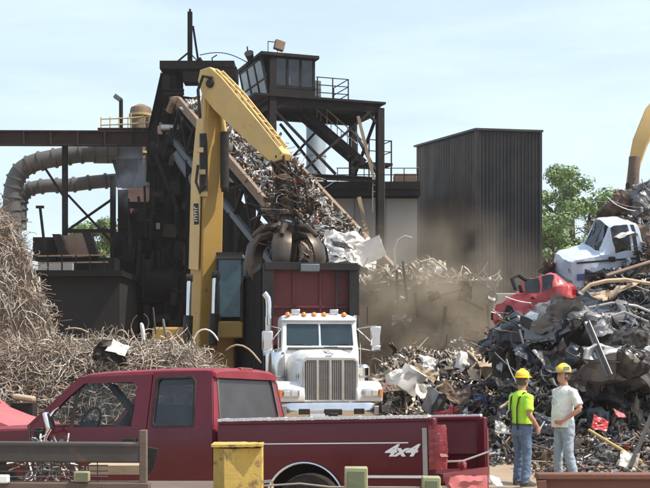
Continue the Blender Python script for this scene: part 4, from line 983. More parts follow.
# hoses from stick tip to the grapple
G = P(287, 226, 34.6)
rr = random.Random(5)
for k in range(16):
    p0 = B + V((rr.uniform(-.35, .1), rr.uniform(-.25, .25), rr.uniform(-.2, .1))); p3 = G + V((rr.uniform(-.25, .25), rr.uniform(-.2, .2), rr.uniform(-.1, .3)))
    bulge = V((rr.uniform(-.15, .6), rr.uniform(-.2, .2), 0)); p1 = p0.lerp(p3, .3) + bulge; p2 = p0.lerp(p3, .7) + bulge * .9
    m = MB(); m.tube([p0, p1, p2, p3], .032, 6); m.build('hose', MT['grapple_dark'], ex, smooth=60)
gp = MB(); gp.bar(B - sd * .1 + V((-.1, 0, 0)), G + V((.05, 0, .75)), .34, .28, w2=.3, h2=.3); gp.build('hanger_link', MT['grapple_dark'], ex, bevel=.03)
m = MB(); m.lathe([(.14, .8), (.24, .7), (.26, .42), (.18, .35), (.26, .2), (.36, .05), (.36, -.25), (.30, -.4), (.26, -.9), (.2, -1.0)], G, n=16); gh = m.build('grapple', MT['grapple_dark'], ex, smooth=35)
m = MB(); m.lathe([(.27, .32), (.29, .32), (.29, .46), (.27, .46)], G, n=16); m.build('swivel_ring', MT['brown_scrap'], gh)
rg_ = np.random.default_rng(9); n = 420; gc = np.array(G) + rg_.normal(size=(n, 3)) * np.array([.34, .28, .55]) + np.array([.12, .1, .55])
stuff_mix('grapple_tangle', 'dark tangle of caught scrap and wire hanging above the grapple', 'scrap', rg_, gc, .06, .26, PAL_R[3:], 140, .5, (.008, .018), (.3, .9), .2)
for k in range(6):
    a = rad(-96 + k * 60); rd = V((math.cos(a), math.sin(a), 0)); tg = V((-math.sin(a), math.cos(a), 0))
    prof = [(.30, -.45, .20), (.72, -.28, .26), (1.12, -.38, .33), (1.40, -.72, .36), (1.50, -1.15, .33), (1.38, -1.6, .24), (1.08, -1.95, .13), (.80, -2.15, .05)]
    m = MB(); secs = []
    for i, (rr1, z, w) in enumerate(prof):
        n0 = prof[max(i - 1, 0)]; n1 = prof[min(i + 1, len(prof) - 1)]; d = V((n1[0] - n0[0], 0, n1[1] - n0[1])).normalized(); nrm = rd * (-d.z) + V((0, 0, d.x))
        c0 = G + rd * rr1 * .80 + V((0, 0, z * .85)); th = .10; w *= .78
        secs.append([c0 - tg * w, c0 - tg * w * .3 + nrm * .07, c0 + tg * w * .3 + nrm * .07, c0 + tg * w, c0 + tg * w * .8 - nrm * th, c0 - tg * w * .8 - nrm * th])
    m.loft(secs); tn = m.build('tine', MT['grapple'], gh, smooth=40)
    m = MB(); m.tube([G + rd * .34 + V((0, 0, -.02)), G + rd * .75 + V((0, 0, -.1)), G + rd * 1.05 + V((0, 0, -.34))], [.11, .10, .06], 8); m.build('tine_cylinder', MT['grapple_dark'], tn, smooth=40)
# handler cab
cx0, cx1 = P(216, 0, 36).x, P(243, 0, 36).x
cz0, cz1 = P(0, 338, 36).z, P(0, 257, 36).z
cw = cx1 - cx0
ccx = (cx0 + cx1) / 2
m = MB(); m.box((ccx, 36.9, (cz0 + 2.9) / 2 + 0), (cw, 1.7, 2.9 - cz0)); cb_ = m.build('cab', MT['yellow'], ex, bevel=.05)
for sx in (cx0 + .05, cx1 - .05):
    for yy in (36.1, 37.7):
        m = MB(); m.bar((sx, yy, 2.88), (sx + (.0 if yy > 37 else .0), yy + .12, cz1 - .05), .09, .10); m.build('cab_post', MT['black_part'], cb_)
m = MB(); m.box((ccx, 36.95, cz1), (cw + .06, 1.8, .12)); m.build('cab_roof', MT['duct'], cb_, bevel=.03)
m = MB(); m.box((ccx, 36.13, (2.95 + cz1) / 2), (cw - .14, .02, cz1 - 3.1)); m.build('front_window', MT['blue_glass'], cb_)
for sx in (cx0 + .02, cx1 - .02):
    m = MB(); m.box((sx, 36.95, (2.95 + cz1) / 2), (.02, 1.45, cz1 - 3.1)); m.build('side_window', MT['blue_glass'], cb_)
m = MB()
for k in range(8): m.bar((cx0 + .05 + k * cw / 8, 36.0, cz1 + .12), (cx0 + .05 + k * cw / 8, 37.8, cz1 + .12), .04, .04)
m.bar((cx0, 36.02, cz1 + .1), (cx1, 36.02, cz1 + .1), .06, .08); m.build('roof_guard', MT['black_part'], cb_)
m = MB(); m.box((ccx, 37.2, 3.2), (.5, .5, .9)); m.build('seat', MT['interior'], cb_, bevel=.06)

# ------------------------------------------------------------------ second handler, far right behind the wrecks
e2 = thing('far_handler', 'yellow handler arm reaching up behind the wrecks at the right edge', 'excavator', (12.6, 44, 0))
YF = 43.0
pts = [P(631, 186, YF), P(635, 162, YF), P(640, 143, YF), P(652, 116, YF), P(690, 72, YF + .5)]
girder('stick', pts, [.30, .34, .42, .5, .6], [.34, .42, .52, .62, .7], V((.3, .95, 0)), 'yellow_pale', e2, .03)
m = MB(); m.tube([P(633, 190, YF - .35), P(634.5, 157, YF - .35)], .2, 10); m.build('cylinder', MT['brown_scrap'], e2, smooth=40)
m = MB(); m.tube([P(627, 188, YF - .3), P(636, 187, YF - .3)], .2, 10); m.build('pivot_pin', MT['black_part'], e2)
bp2 = [P(690, 72, YF + .5), P(720, 180, YF + .8), P(700, 330, YF + 1.0)]
girder('boom', bp2, [.6, .8, .8], [.7, 1.0, .9], V((.3, .95, 0)), 'yellow', e2, .04)
m = MB(); m.box((13.2, 44.5, 1.9), (2.6, 3.8, 1.8)); m.build('house', MT['yellow'], e2, bevel=.1)
for s1 in (-1.2, 1.2):
    m = MB(); m.tube([(13.2 + s1, 42.3, .5), (13.2 + s1, 46.7, .5)], [(.3, .5), (.3, .5)], 12, flat=(1, 0, 0)); m.build('track', MT['rubber'], e2, smooth=40)

# ------------------------------------------------------------------ wire heap on the left
def wire_top(x, y):
    # ridge heights: a tall lobe at the left edge and a long low bank behind the pickup
    tall = 5.2 * math.exp(-(((x + 7.9) / 2.1) ** 2) ** 2.4 - ((y - 25.5) / 3.6) ** 2)
    low = 2.12 * math.exp(-((y - 22.3) / 2.6) ** 4) * (1 / (1 + math.exp((x + 1.75) * 4.5)))
    return max(tall, low) * (1 + .07 * noise.noise(V((x * .8, y * .8, 2)))) - .02
wm = MB(); nx, ny = 70, 44
wm.grid(lambda u, v: V((-14 + 13.2 * u, 17 + 14 * v, wire_top(-14 + 13.2 * u, 17 + 14 * v) - .14 + .10 * noise.noise(V((u * 60, v * 50, 1))))), nx, ny)
wr = thing('wire_heap', 'sprawling heap of tangled tan wire and rebar behind the maroon pickup', 'wire heap', (-6.5, 23.5, 0))
o = wm.build('heap_core', MT['heap'], wr, smooth=60)
r = np.random.default_rng(91)
def wire_batch(n, lmin, lmax, rmin, rmax, curl, lift, cols, xr=(-11.5, -1.2), yr=(17.8, 29.5)):
    x = r.uniform(*xr, n * 3); y = r.uniform(*yr, n * 3); z = np.array([wire_top(a, b) for a, b in zip(x, y)])
    keep = np.where(z > .25)[0][:n]; x, y, z = x[keep], y[keep], z[keep]; k = len(x)
    st = np.stack([x, y, z + r.uniform(-.12, lift, k)], 1); e = .15
    gx = np.array([wire_top(a + e, b) - wire_top(a - e, b) for a, b in zip(x, y)]) / (2 * e); gy = np.array([wire_top(a, b + e) - wire_top(a, b - e) for a, b in zip(x, y)]) / (2 * e)
    nrm = np.stack([-gx, -gy, np.ones(k)], 1); nrm /= np.linalg.norm(nrm, axis=1)[:, None]
    d = r.normal(size=(k, 3)); d -= nrm * ((d * nrm).sum(1) * .92)[:, None]
    v, f, m_ = wires_np(r, st, d, lmin, lmax, rmin, rmax, curl, 8, 3)
    cw_ = r.choice(len(cols), k); c = np.array([list(cols[i]) + [.1] for i in cw_]) * np.concatenate([r.uniform(.7, 1.25, (k, 1)).repeat(3, 1), np.ones((k, 1))], 1)
    # a rust red patch near the left foot of the heap
    pt_ = np.exp(-((x + 6.3) / .9) ** 2 - ((z - 1.75) / .35) ** 2); c[:, :3] = c[:, :3] * (1 - .75 * pt_[:, None]) + np.array([.16, .075, .04]) * .75 * pt_[:, None]
    return v, f, np.repeat(c, m_, 0)
WC = [(.52, .45, .375), (.42, .355, .285), (.62, .56, .48), (.19, .14, .10), (.32, .22, .14), (.10, .075, .055), (.46, .42, .37), (.13, .085, .055), (.07, .055, .045)]
bat = [wire_batch(24000, .16, .55, .003, .0068, 3.2, .10, WC), wire_batch(2200, .3, .8, .006, .010, 2.6, .12, WC), wire_batch(200, .35, .8, .006, .011, 2.6, .20, WC)]
vv, ff, cc, k = [], [], [], 0
for v, f, c in bat:
    vv.append(v); ff.append(f + k); cc.append(c); k += len(v)
o = np_mesh('tangled_wire', np.concatenate(vv), np.concatenate(ff), MT['wire'], wr, smooth=True, colors=np.concatenate(cc)); o['kind'] = 'stuff'
# loops and strands one can single out along the crest
rr = random.Random(17)
def strand(pts, r_, mm, label):
    m = MB(); pp = [P(a, b, Y) for a, b, Y in pts]; m.tube(pp, r_, 6); o = m.build('wire_strand', MT[mm], smooth=60, sub=1); tag(o, label, 'wire', 'loose strands on the wire heap')
strand([(120, 352, 21.5), (114, 338, 21.3), (118, 329, 21.2), (126, 330, 21.2), (130, 342, 21.3)], .018, 'tan_scrap', 'looping tan strand above the dark junk on the wire heap')
strand([(63, 330, 22), (75, 327, 22), (88, 331, 22), (95, 340, 22), (92, 346, 22)], .02, 'tan_scrap', 'long arched strand reaching right from the tall wire mound')
strand([(90, 346, 21.8), (100, 338, 21.8), (106, 339, 21.8), (110, 346, 21.8)], .018, 'tan_scrap', 'short curled strand on the low saddle of the wire heap')
strand([(193, 342, 21), (197, 331, 21), (206, 328, 21), (214, 333, 21), (219, 342, 21)], .02, 'white_scrap', 'pale hoop of wire standing in front of the yellow boom')
strand([(224, 352, 20.7), (236, 342, 20.6), (250, 349, 20.6), (256, 357, 20.5), (262, 364, 20.5)], .02, 'tan_scrap', 'pale strand drooping down toward the truck mirror')
strand([(156, 336, 21.6), (154, 318, 21.6), (153, 306, 21.6)], .02, 'dark_steel', 'upright thin rod at the middle of the wire heap crest')
strand([(144, 345, 21.6), (143, 330, 21.6), (141, 322, 21.6)], .045, 'white_scrap', 'stubby white tipped tube poking up from the wire heap')
strand([(166, 338, 21.6), (164, 326, 21.6), (163, 318, 21.6)], .03, 'grey_scrap', 'short grey tube right of the upright thin rod')
crumple('crushed_drum', .62, .4, 'black_scrap', P(110, 352, 20.6), (1.2, .2, .3), 'dark crushed metal junk on the wire heap above the pickup roof', 'junk', .5, 61)
crumple('crumpled_sheet', .34, .42, 'white_scrap', P(119, 349, 20.4), (1.3, .6, .3), 'small pale scrap bit beside the dark junk on the wire heap', 'junk', .5, 62)

# ------------------------------------------------------------------ cars turned to wrecks
def wreck(name, label, loc, rot, paint, L=4.3, W=1.75, Hs=1.0, crush=.25, seed=1, wheels=True, group='wrecked cars in the right hand heap', glassm='tint', squash=1.0, truck=False, lift=0.0, noglass=False):
    root = thing(name, label, 'car', loc, rot, group); rr = random.Random(seed); so = V((seed * 7.3, seed * 2.9, seed * 1.3))
    hw = W / 2
    if truck:
        top = [(0, .62), (.06, .95), (.25, 1.02), (1.15, 1.10), (1.2, 1.14), (1.72, 1.72), (1.85, 1.75), (2.6, 1.75), (2.75, 1.70), (2.9, 1.15), (3.0, 1.1), (L - .1, 1.1), (L, .7)]
    else:
        top = [(0, .50), (.05, .66), (.25, .76), (1.05, .88), (1.12, .92), (1.72, 1.36), (1.9, 1.40), (2.75, 1.40), (2.95, 1.36), (3.5, 1.0), (3.6, .96), (L - .12, .90), (L, .6)]
    def ztop(x):
        for (a, za), (b, zb) in zip(top, top[1:]):
            if a <= x <= b: return za + (zb - za) * (x - a) / (b - a)
        return top[-1][1]
    belt = 1.10 if truck else .90
    xs_ = sorted(set([t_[0] for t_ in top] + [1.95, 2.35, 2.45] + [L * k / 14 for k in range(15)]))
    rows = []
    for x in xs_:
        zt_ = ztop(x) * Hs; zb_ = min(belt * Hs, zt_ - .03); e = min(x, L - x); tp = 1 - .16 * math.exp(-e / .18) ; w = hw * tp
        cabin = zt_ > belt * Hs + .08; wr_ = w * (.80 if cabin else .93)
        half = [(0, .25), (w * .86, .25), (w, .36), (w * 1.0, .58 * Hs), (w * .97, zb_), (wr_, zt_ - .05 if cabin else zt_ - .015), (wr_ * .8, zt_ - .005), (0, zt_ + .012)]
        rows.append([V((L / 2 - x, y, z)) for y, z in half] + [V((L / 2 - x, -y, z)) for y, z in reversed(half[1:-1])])
    n = len(rows[0]); body, gl = MB(), {}
    allv = [p for r_ in rows for p in r_]
    bf = []
    def isglass(i, k):
        xa, xb = xs_[i], xs_[i + 1]; sg = None
        kk = k if k < 7 else 13 - k
        if kk == 4:
            if 1.2 <= xa and xb <= 1.95: sg = None
            if 1.72 <= xa and xb <= 2.36: sg = 'side_window' + ('a' if k < 7 else 'b')
            if 2.44 <= xa and xb <= (2.62 if truck else 2.96): sg = 'side_window' + ('c' if k < 7 else 'd')
        if kk in (5, 6) and kk == 6:
            if xa >= (1.19 if truck else 1.11) and xb <= 1.73: sg = 'windscreen'
            if not truck and xa >= 2.94 and xb <= 3.51: sg = 'rear_window'
            if truck and xa >= 2.74 and xb <= 2.91: sg = 'rear_window'
        return sg
    for i in range(len(rows) - 1):
        for k in range(n):
            f = (i * n + k, i * n + (k + 1) % n, (i + 1) * n + (k + 1) % n, (i + 1) * n + k); sg = isglass(i, k)
            if sg: gl.setdefault(sg, []).append(f)
            else: bf.append(f)
    bf += [tuple(range(n - 1, -1, -1)), tuple(range((len(rows) - 1) * n, len(rows) * n))]
    def deform(p):
        q = p.copy(); q.x *= squash
        d1 = noise.noise_vector(q * 1.1 + so) * crush * .9; d2 = noise.noise_vector(q * 3.0 + so) * crush * .42; d3 = noise.noise_vector(q * 7.5 + so) * crush * .13
        roof = max(0, (p.z - .8 * Hs)) * crush * 1.3 * (.6 + noise.noise(V((p.x * .9, p.y * .9, seed))))
        q += d1 + d2 + d3
        rg = .5 - abs(noise.noise(q * 2.4 + so * 2)); rg2 = .5 - abs(noise.noise(q * 6.0 + so)); q += noise.noise_vector(so + q * .5) * (rg * .55 + rg2 * .25) * crush
        q.z -= roof
        return q
    def mk(nm, faces, m_, verts=None, smooth=22, cuts=3):
        bm = bmesh.new(); vs_ = [bm.verts.new(p) for p in (verts or allv)]
        for f in faces:
            try: bm.faces.new([vs_[i] for i in f])
            except ValueError: pass
        bmesh.ops.delete(bm, geom=[v for v in bm.verts if not v.link_faces], context='VERTS')
        bmesh.ops.subdivide_edges(bm, edges=bm.edges[:], cuts=cuts, use_grid_fill=True)
        for v in bm.verts: v.co = deform(v.co)
        bmesh.ops.recalc_face_normals(bm, faces=bm.faces)
        me = bpy.data.meshes.new(nm); bm.to_mesh(me); bm.free(); me.materials.append(m_)
        me.polygons.foreach_set('use_smooth', [True] * len(me.polygons)); me.set_sharp_from_angle(angle=rad(smooth))
        o = bpy.data.objects.new(nm, me); COL.objects.link(o); o.parent = root; OFF[o.name] = V((0, 0, 0)); return o
    mk('body', bf, MT[paint])
    if not noglass:
        for sg, fs in gl.items(): mk(sg.rstrip('abcd') if sg.startswith('side') else sg, fs, MT[glassm])
    def extra(nm, mb, mm, cuts=1):
        bm = bmesh.new(); vs_ = [bm.verts.new(p) for p in mb.v]
        for f in mb.f: bm.faces.new([vs_[i] for i in f])
        if cuts: bmesh.ops.subdivide_edges(bm, edges=bm.edges[:], cuts=cuts, use_grid_fill=True)
        for v in bm.verts: v.co = deform(v.co)
        bmesh.ops.recalc_face_normals(bm, faces=bm.faces)
        me = bpy.data.meshes.new(nm); bm.to_mesh(me); bm.free(); me.materials.append(MT[mm]); me.polygons.foreach_set('use_smooth', [True] * len(me.polygons)); me.set_sharp_from_angle(angle=rad(35))
        o = bpy.data.objects.new(nm, me); COL.objects.link(o); o.parent = root; OFF[o.name] = V((0, 0, 0)); return o
    for xw in (.82, L - .85):
        for sg in (-1, 1):
            m = MB(); c0 = V((L / 2 - xw, sg * (hw - .10), .34))
            m.lathe([(.30, -.06), (.31, .115)] if not wheels else [(.24, -.1), (.33, -.1), (.34, .08), (.30, .13), (.22, .12)], c0, axis=(0, sg, 0), n=16)
            tw_ = extra('tyre' if wheels else 'wheel_arch_shade', m, 'rubber' if wheels else 'interior', 0)  # without wheels, a proud dark disc paints the shade of the empty arch
            if wheels:
                m = MB(); m.lathe([(.21, .0), (.21, .10), (.12, .125), (.05, .12)], c0, axis=(0, sg, 0), n=12); extra('rim', m, 'steel', 0)
    for x, nm in ((.0, 'front_bumper'), (L, 'rear_bumper')):
        m = MB(); m.bar((L / 2 - x + (.05 if x == 0 else -.05), -hw * .82, .47), (L / 2 - x + (.05 if x == 0 else -.05), hw * .82, .47), .10, .16); extra(nm, m, 'black_part' if not truck else 'steel', 2)
    for sg in (-1, 1):
        m = MB(); m.box((L / 2 - .02, sg * hw * .62, .60 * Hs if not truck else .8), (.06, .30, .13)); extra('headlight', m, 'clear_lens', 0)
        m = MB(); m.box((-L / 2 + .03, sg * hw * .62, .74 * Hs), (.05, .28, .13)); extra('tail_light', m, 'red_lens', 0)
        m = MB(); m.box((L / 2 - 2.05, sg * (hw * 1.0 + .01), .74 * Hs), (.14, .04, .04)); extra('door_handle', m, 'black_part', 0)
        m = MB(); m.box((L / 2 - 1.55, sg * (hw + .10), .98 * Hs), (.14, .2, .13)); extra('side_mirror', m, 'black_part', 0)
    return root

# mound that carries the wrecks
def heap_z(x, y):
    a = max(0, min((y - 22.6) * .62, 5.4)); xl = 3.15 + max(0, (y - 23)) * .16
    b = max(0, (x - xl)) * 1.55 + .2 * max(0, min(1, x - xl))
    z = min(a, b, (2.15 if y < 29 else 2.15 + min(1, (y - 29) / 3) * 1.3) + max(0, x - 5.2) * (.42 if y < 30 else .62))
    if y > 33: z = min(z, max(0, 5.2 - (y - 33) * .7))
    return z * (1 + .10 * noise.noise(V((x * .7, y * .7, 9))))
hm = MB(); hm.grid(lambda u, v: V((2.6 + 10.4 * u, 22 + 18 * v, heap_z(2.6 + 10.4 * u, 22 + 18 * v) - .10)), 60, 60)
o = hm.build('scrap_mound', MT['heap'], smooth=40); tag(o, 'dark earth and crushed metal core of the right hand scrap heap', 'scrap heap', None, 'stuff')
r = np.random.default_rng(55)
n = 9500
x = r.uniform(3.0, 10.5, n); y = r.uniform(22.5, 35, n); z = np.array([heap_z(a, b) for a, b in zip(x, y)]); k = z > .05
cen = np.stack([x, y, z + r.uniform(-.10, .22, n)], 1)[k]
stuff_mix('heap_scrap', 'dark crumpled sheet metal covering the right hand scrap heap', 'scrap', r, cen, .10, .38, PAL_DARK, 260, .55, (.008, .02), (.3, 1.0), .3)

# individually readable wrecks
def deg(*a): return tuple(rad(t_) for t_ in a)
def at(px, py, Y): return P(px, py, Y)
wreck('wrecked_pickup', 'battered pale blue white truck wreck tipped on top of the heap', at(606, 281, 30.6) + V((.1, .7, -.3)), deg(-14, 5, 186), 'white_body', 3.5, 1.7, 1.12, .085, 4, False, truck=True, squash=.62, noglass=False)
wt = [o for o in COL.objects if o.name == 'wrecked_pickup'][0]
for z_, hh_, mm_ in ((1.02, .05, 'navy_scrap'), (.60, .16, 'blue_scrap')):
    for sg in (-1, 1):
        m = MB(); m.sheet(lambda u, v: V(((1.6 - 3.2 * u) * .62, sg * (.87 + .03 * noise.noise(V((u * 6, v, sg)))), z_ + hh_ * v)), 12, 1, (0, -sg * .03, 0)); m.build('side_stripe', MT[mm_], wt)
wreck('wrecked_car', 'bright red crushed hatchback perched at the left end of the heap', at(549, 318, 28.6) + V((-.05, .6, -.28)), deg(6, 8, 158), 'red_scrap', 3.9, 1.6, .95, .13, 7, False, squash=.50)
wreck('crushed_car', 'flattened dark blue grey car bundle under the red hatchback', at(518, 362, 27.2) + V((.25, .5, -.35)), deg(10, -12, 120), 'navy_scrap', 3.9, 1.6, 1.0, .62, 12, True, squash=.55)
wreck('crushed_car', 'grey hooded wreck with torn open nose right of the dark bundle', at(572, 350, 25.4) + V((.3, .4, -.25)), deg(-8, -20, 200), 'grey_scrap', 3.8, 1.6, 1.05, .42, 15, False, squash=.6)
wreck('crushed_car', 'black flattened wreck with tan dust on its roof below the white truck', at(628, 322, 27.4) + V((.3, .6, -.25)), deg(4, 6, 175), 'black_scrap', 4.3, 1.7, .85, .42, 21, True)
wreck('crushed_car', 'dark crushed wreck with textured panel above the silver fender', at(628, 375, 24.8) + V((.4, .5, -.2)), deg(-12, 10, 160), 'black_scrap', 4.1, 1.7, .85, .48, 23, False)
wreck('crushed_car', 'silver car with bumper facing out at the lower right edge', at(652, 396, 23.2) + V((.2, .3, -.12)), deg(12, -8, 192), 'silver_scrap', 3.8, 1.6, .85, .36, 26, True)
wreck('crushed_car', 'brown dented car body leaning over the white truck at right', at(662, 268, 31.0) + V((.3, .3, -.1)), deg(30, -25, 140), 'brown_scrap', 3.9, 1.6, .9, .45, 29, False)
wreck('crushed_car', 'mangled tan grey wreck at the very top of the heap', at(633, 240, 33.5) + V((.2, .3, -.35)), deg(-24, 38, 60), 'tan_scrap', 3.2, 1.5, .9, .50, 31, False, squash=.7)
wreck('crushed_car', 'pale grey wreck at the top right corner of the heap', at(668, 232, 34.0) + V((.3, .4, -.2)), deg(15, 20, 20), 'grey_scrap', 3.6, 1.5, .9, .48, 35, False)
for k, (px, py, Y, w, h, mm, rx, ry, rz, crum, curve, lb) in enumerate((
        (613, 212, 32.4, 1.1, .9, 'brown_scrap', 1.3, .5, .2, .4, -.2, 'crumpled pinkish brown hood standing at the heap top'),
        (626, 236, 30.4, 1.0, .6, 'white_scrap', 1.0, -.5, .4, .3, -.25, 'curved white fender lying right of the white truck cab'),
        (642, 206, 32.2, 1.1, .8, 'grey_scrap', 1.1, .7, .1, .4, -.2, 'rounded grey panel below the far yellow arm'),
        (648, 246, 30.2, 1.3, 1.0, 'brown_scrap', 1.2, .55, -.3, .3, -.2, 'large dark brown hood slanting under the grey panel'),
        (566, 318, 24.9, 1.0, .85, 'grey_scrap', 1.35, .3, .35, .35, -.3, 'rounded grey hood with bright edge facing the camera'),
        (610, 300, 26.2, 1.3, .5, 'tan_scrap', .9, .2, .1, .35, -.2, 'dusty tan roof strip above the black wreck'),
        (625, 337, 24.4, 1.3, .6, 'black_scrap', 1.1, -.2, .1, .3, -.1, 'black textured mat panel in the middle of the heap'),
        (634, 362, 22.9, 1.1, .5, 'silver_scrap', 1.1, .3, -.2, .3, -.3, 'bright silver fender edge near the right side'),
        (536, 352, 25.6, .9, .6, 'navy_scrap', 1.2, .4, .3, .4, -.2, 'dark blue bent door under the grey hood'),
        (552, 366, 24.6, 1.0, .6, 'grey_scrap', 1.0, -.4, .2, .4, 0, 'dull grey plate above the white shirted worker'),
        (590, 360, 24.0, 1.1, .6, 'navy_scrap', 1.2, .2, -.2, .3, 0, 'dark blue flat panel left of the leaning pole foot'),
        (512, 385, 25.0, .9, .5, 'black_scrap', 1.1, .1, .5, .4, 0, 'black bent plate behind the lime shirted worker'),
        (602, 392, 23.2, 1.0, .5, 'black_scrap', 1.0, .3, .2, .4, 0, 'black sheet above the red pieces right of the workers'),
        (640, 258, 30.8, .9, .4, 'tan_scrap', 1.2, .0, .2, .2, 0, 'orange tan board wedged beside the white truck'),
        (548, 270, 31.6, .8, .5, 'brown_scrap', 1.0, .3, .2, .45, 0, 'rusty brown scrap between the tree and the white truck'),
        (604, 330, 24.6, .9, .5, 'silver_scrap', 1.0, -.6, .4, .4, -.2, 'crumpled silver sheet right of the rounded grey hood'))):
    crumple('body_panel', w * .9, h * .9, mm, at(px, py, Y), (rx, ry, rz), lb, 'panel', crum * 1.3, 100 + k, curve=curve, group='loose panels on the heap')
m = MB(); m.bar(P(586, 322, 22.9), P(609, 377, 22.2), .10, .05); m.bar(P(588, 322, 22.85), P(611, 376, 22.15), .03, .11); o = m.build('leaning_post', MT['grey_scrap'], bevel=.01); tag(o, 'pale grey steel channel leaning diagonally down the heap', 'post')
for pts, rr_, mm, lb in (
        ([(582, 292, 25.6), (590, 285, 25.6), (606, 281, 25.7), (625, 280, 25.8), (650, 284, 26)], .05, 'tan_scrap', 'long curved tan trim strip over the black wreck'),
        ([(588, 308, 25.2), (612, 303, 25.3), (636, 306, 25.4), (655, 314, 25.6)], .035, 'silver_scrap', 'bright curved trim rod across the black wreck'),
        ([(606, 318, 24.6), (624, 312, 24.7), (648, 322, 24.9)], .03, 'silver_scrap', 'second bright trim rod below the curved one'),
        ([(516, 290, 27.9), (512, 279, 27.9), (518, 275, 28.0), (526, 280, 28.2)], .05, 'black_scrap', 'black hoop of torn door frame on the red hatchback'),
        ([(520, 330, 26.2), (524, 345, 26.0), (521, 360, 25.8)], .035, 'silver_scrap', 'dangling bright strip on the dark car bundle')):
    m = MB(); m.tube([P(*q) for q in pts], rr_, 6); o = m.build('trim_strip', MT[mm], smooth=60); tag(o, lb, 'strip', 'loose strips on the heap')
# small torn bits strewn over the wrecks
from mathutils import Euler
r = np.random.default_rng(505); pts_ = []
for o in list(COL.objects):
    if o.type == 'EMPTY' and o.name.startswith('crushed_car'):
        M_ = Matrix.LocRotScale(o.location, Euler(o.rotation_euler), o.scale)
        for ch_ in o.children:
            if ch_.name.startswith('body'):
                co = np.empty(len(ch_.data.vertices) * 3, np.float32); ch_.data.vertices.foreach_get('co', co); co = co.reshape(-1, 3); co = co[r.choice(len(co), min(len(co), 170), replace=False)]
                pts_.append(co @ np.array(M_.to_3x3()).T + np.array(M_.translation))
cen = np.concatenate(pts_); cen = cen + r.normal(size=cen.shape) * .06
stuff_mix('torn_bits', 'small torn metal bits and trim strewn over the crushed cars', 'scrap', r, cen, .05, .20, PAL_DARK, 400, .55, (.006, .016), (.25, .9), .2)
# hub cap style round parts
# low debris in front of the heap, by the workers
r = np.random.default_rng(77); n = 2200
x = r.uniform(2.6, 8.5, n); y = 19.6 + 4.2 * r.uniform(0, 1, n) ** .6; z = np.maximum(0, (y - 20.6) * .22) * r.uniform(0, 1, n) * np.clip((x - 2.6) * .6, .15, 1) + .03
k = (x > 3.4) | (y > 21.5)
stuff_mix('ground_litter', 'brown and grey scrap litter strewn on the dirt behind the workers', 'litter', r, np.stack([x, y, z], 1)[k], .05, .20, PAL_R, 420, .45, (.008, .02), (.2, .9), .25)
for k, (px, py, Y, w, h, mm, rx, ry, rz, lb) in enumerate((
        (598, 426, 21.4, .34, .30, 'red_scrap', 1.2, .4, .3, 'red plastic bin shell lying right of the white shirted worker'),
        (618, 414, 21.8, .26, .20, 'pink_scrap', .9, -.3, .5, 'small faded red slab above the yellow handled stick'),
        (640, 420, 21.0, .9, .35, 'black_scrap', 1.0, .5, .2, 'dark slanted plate at the right edge above the litter'),
        (628, 462, 19.8, .34, .26, 'white_scrap', 1.0, .2, .1, 'white crumpled bucket near the bottom right'),
        (545, 425, 22.2, .5, .3, 'navy_scrap', 1.0, .2, .1, 'dark blue plate between the two workers'),
        (505, 430, 22.8, .5, .3, 'grey_scrap', 1.0, .3, .4, 'grey blue plate left of the lime shirted worker'))):
    crumple('scrap_piece', w, h, mm, at(px, py, Y), (rx, ry, rz), lb, 'scrap', .35, 140 + k, group='scrap near the workers')
m = MB(); m.tube([P(589, 430, 20.9), P(612, 444, 20.4), P(642, 462, 19.9)], .026, 8); o = m.build('long_stick', MT['yellow_pale'], smooth=40); tag(o, 'long pale yellow wooden stick lying across the litter', 'stick')
m = MB(); m.bar(P(630, 468, 19.6), P(657, 402, 20.6), .05, .06); o = m.build('steel_bar', MT['dark_steel']); tag(o, 'dark steel bar leaning up at the right edge', 'bar')

# ------------------------------------------------------------------ low heap of pale appliances behind the pickup bed
PAL_MID = [((.64, .60, .54), .1, 6), ((.48, .41, .33), .1, 5), ((.27, .21, .15), .1, 4), ((.13, .095, .07), .1, 4), ((.06, .052, .048), .1, 3.5), ((.34, .33, .32), .4, 2), ((.30, .05, .04), 0, .35), ((.16, .20, .25), .1, .7)]
def mid_z(x, y):
    return max(0, 1.75 * math.exp(-((x - 3.1) / 2.0) ** 4) * math.exp(-((y - 33.5) / 3.2) ** 4) * (1 + .2 * noise.noise(V((x, y, 3)))))
hm = MB(); hm.grid(lambda u, v: V((.4 + 6 * u, 28.5 + 9.5 * v, mid_z(.4 + 6 * u, 28.5 + 9.5 * v) - .12)), 40, 40)
o = hm.build('scrap_mound', MT['heap'], smooth=40); tag(o, 'earth core of the low pale scrap heap behind the pickup bed', 'scrap heap', None, 'stuff')
r = np.random.default_rng(66); n = 3200
x = r.uniform(1.0, 5.6, n); y = r.uniform(29.0, 36.5, n); z = np.array([mid_z(a, b) for a, b in zip(x, y)]); k = z > .04
cen = np.stack([x, y, z + r.uniform(-.08, .16, n)], 1)[k]
stuff_mix('low_heap_scrap', 'mixed brown and grey scrap of the low heap behind the pickup bed', 'scrap', r, cen, .09, .32, PAL_MID, 160, .55, (.006, .016), (.3, .8), .3)
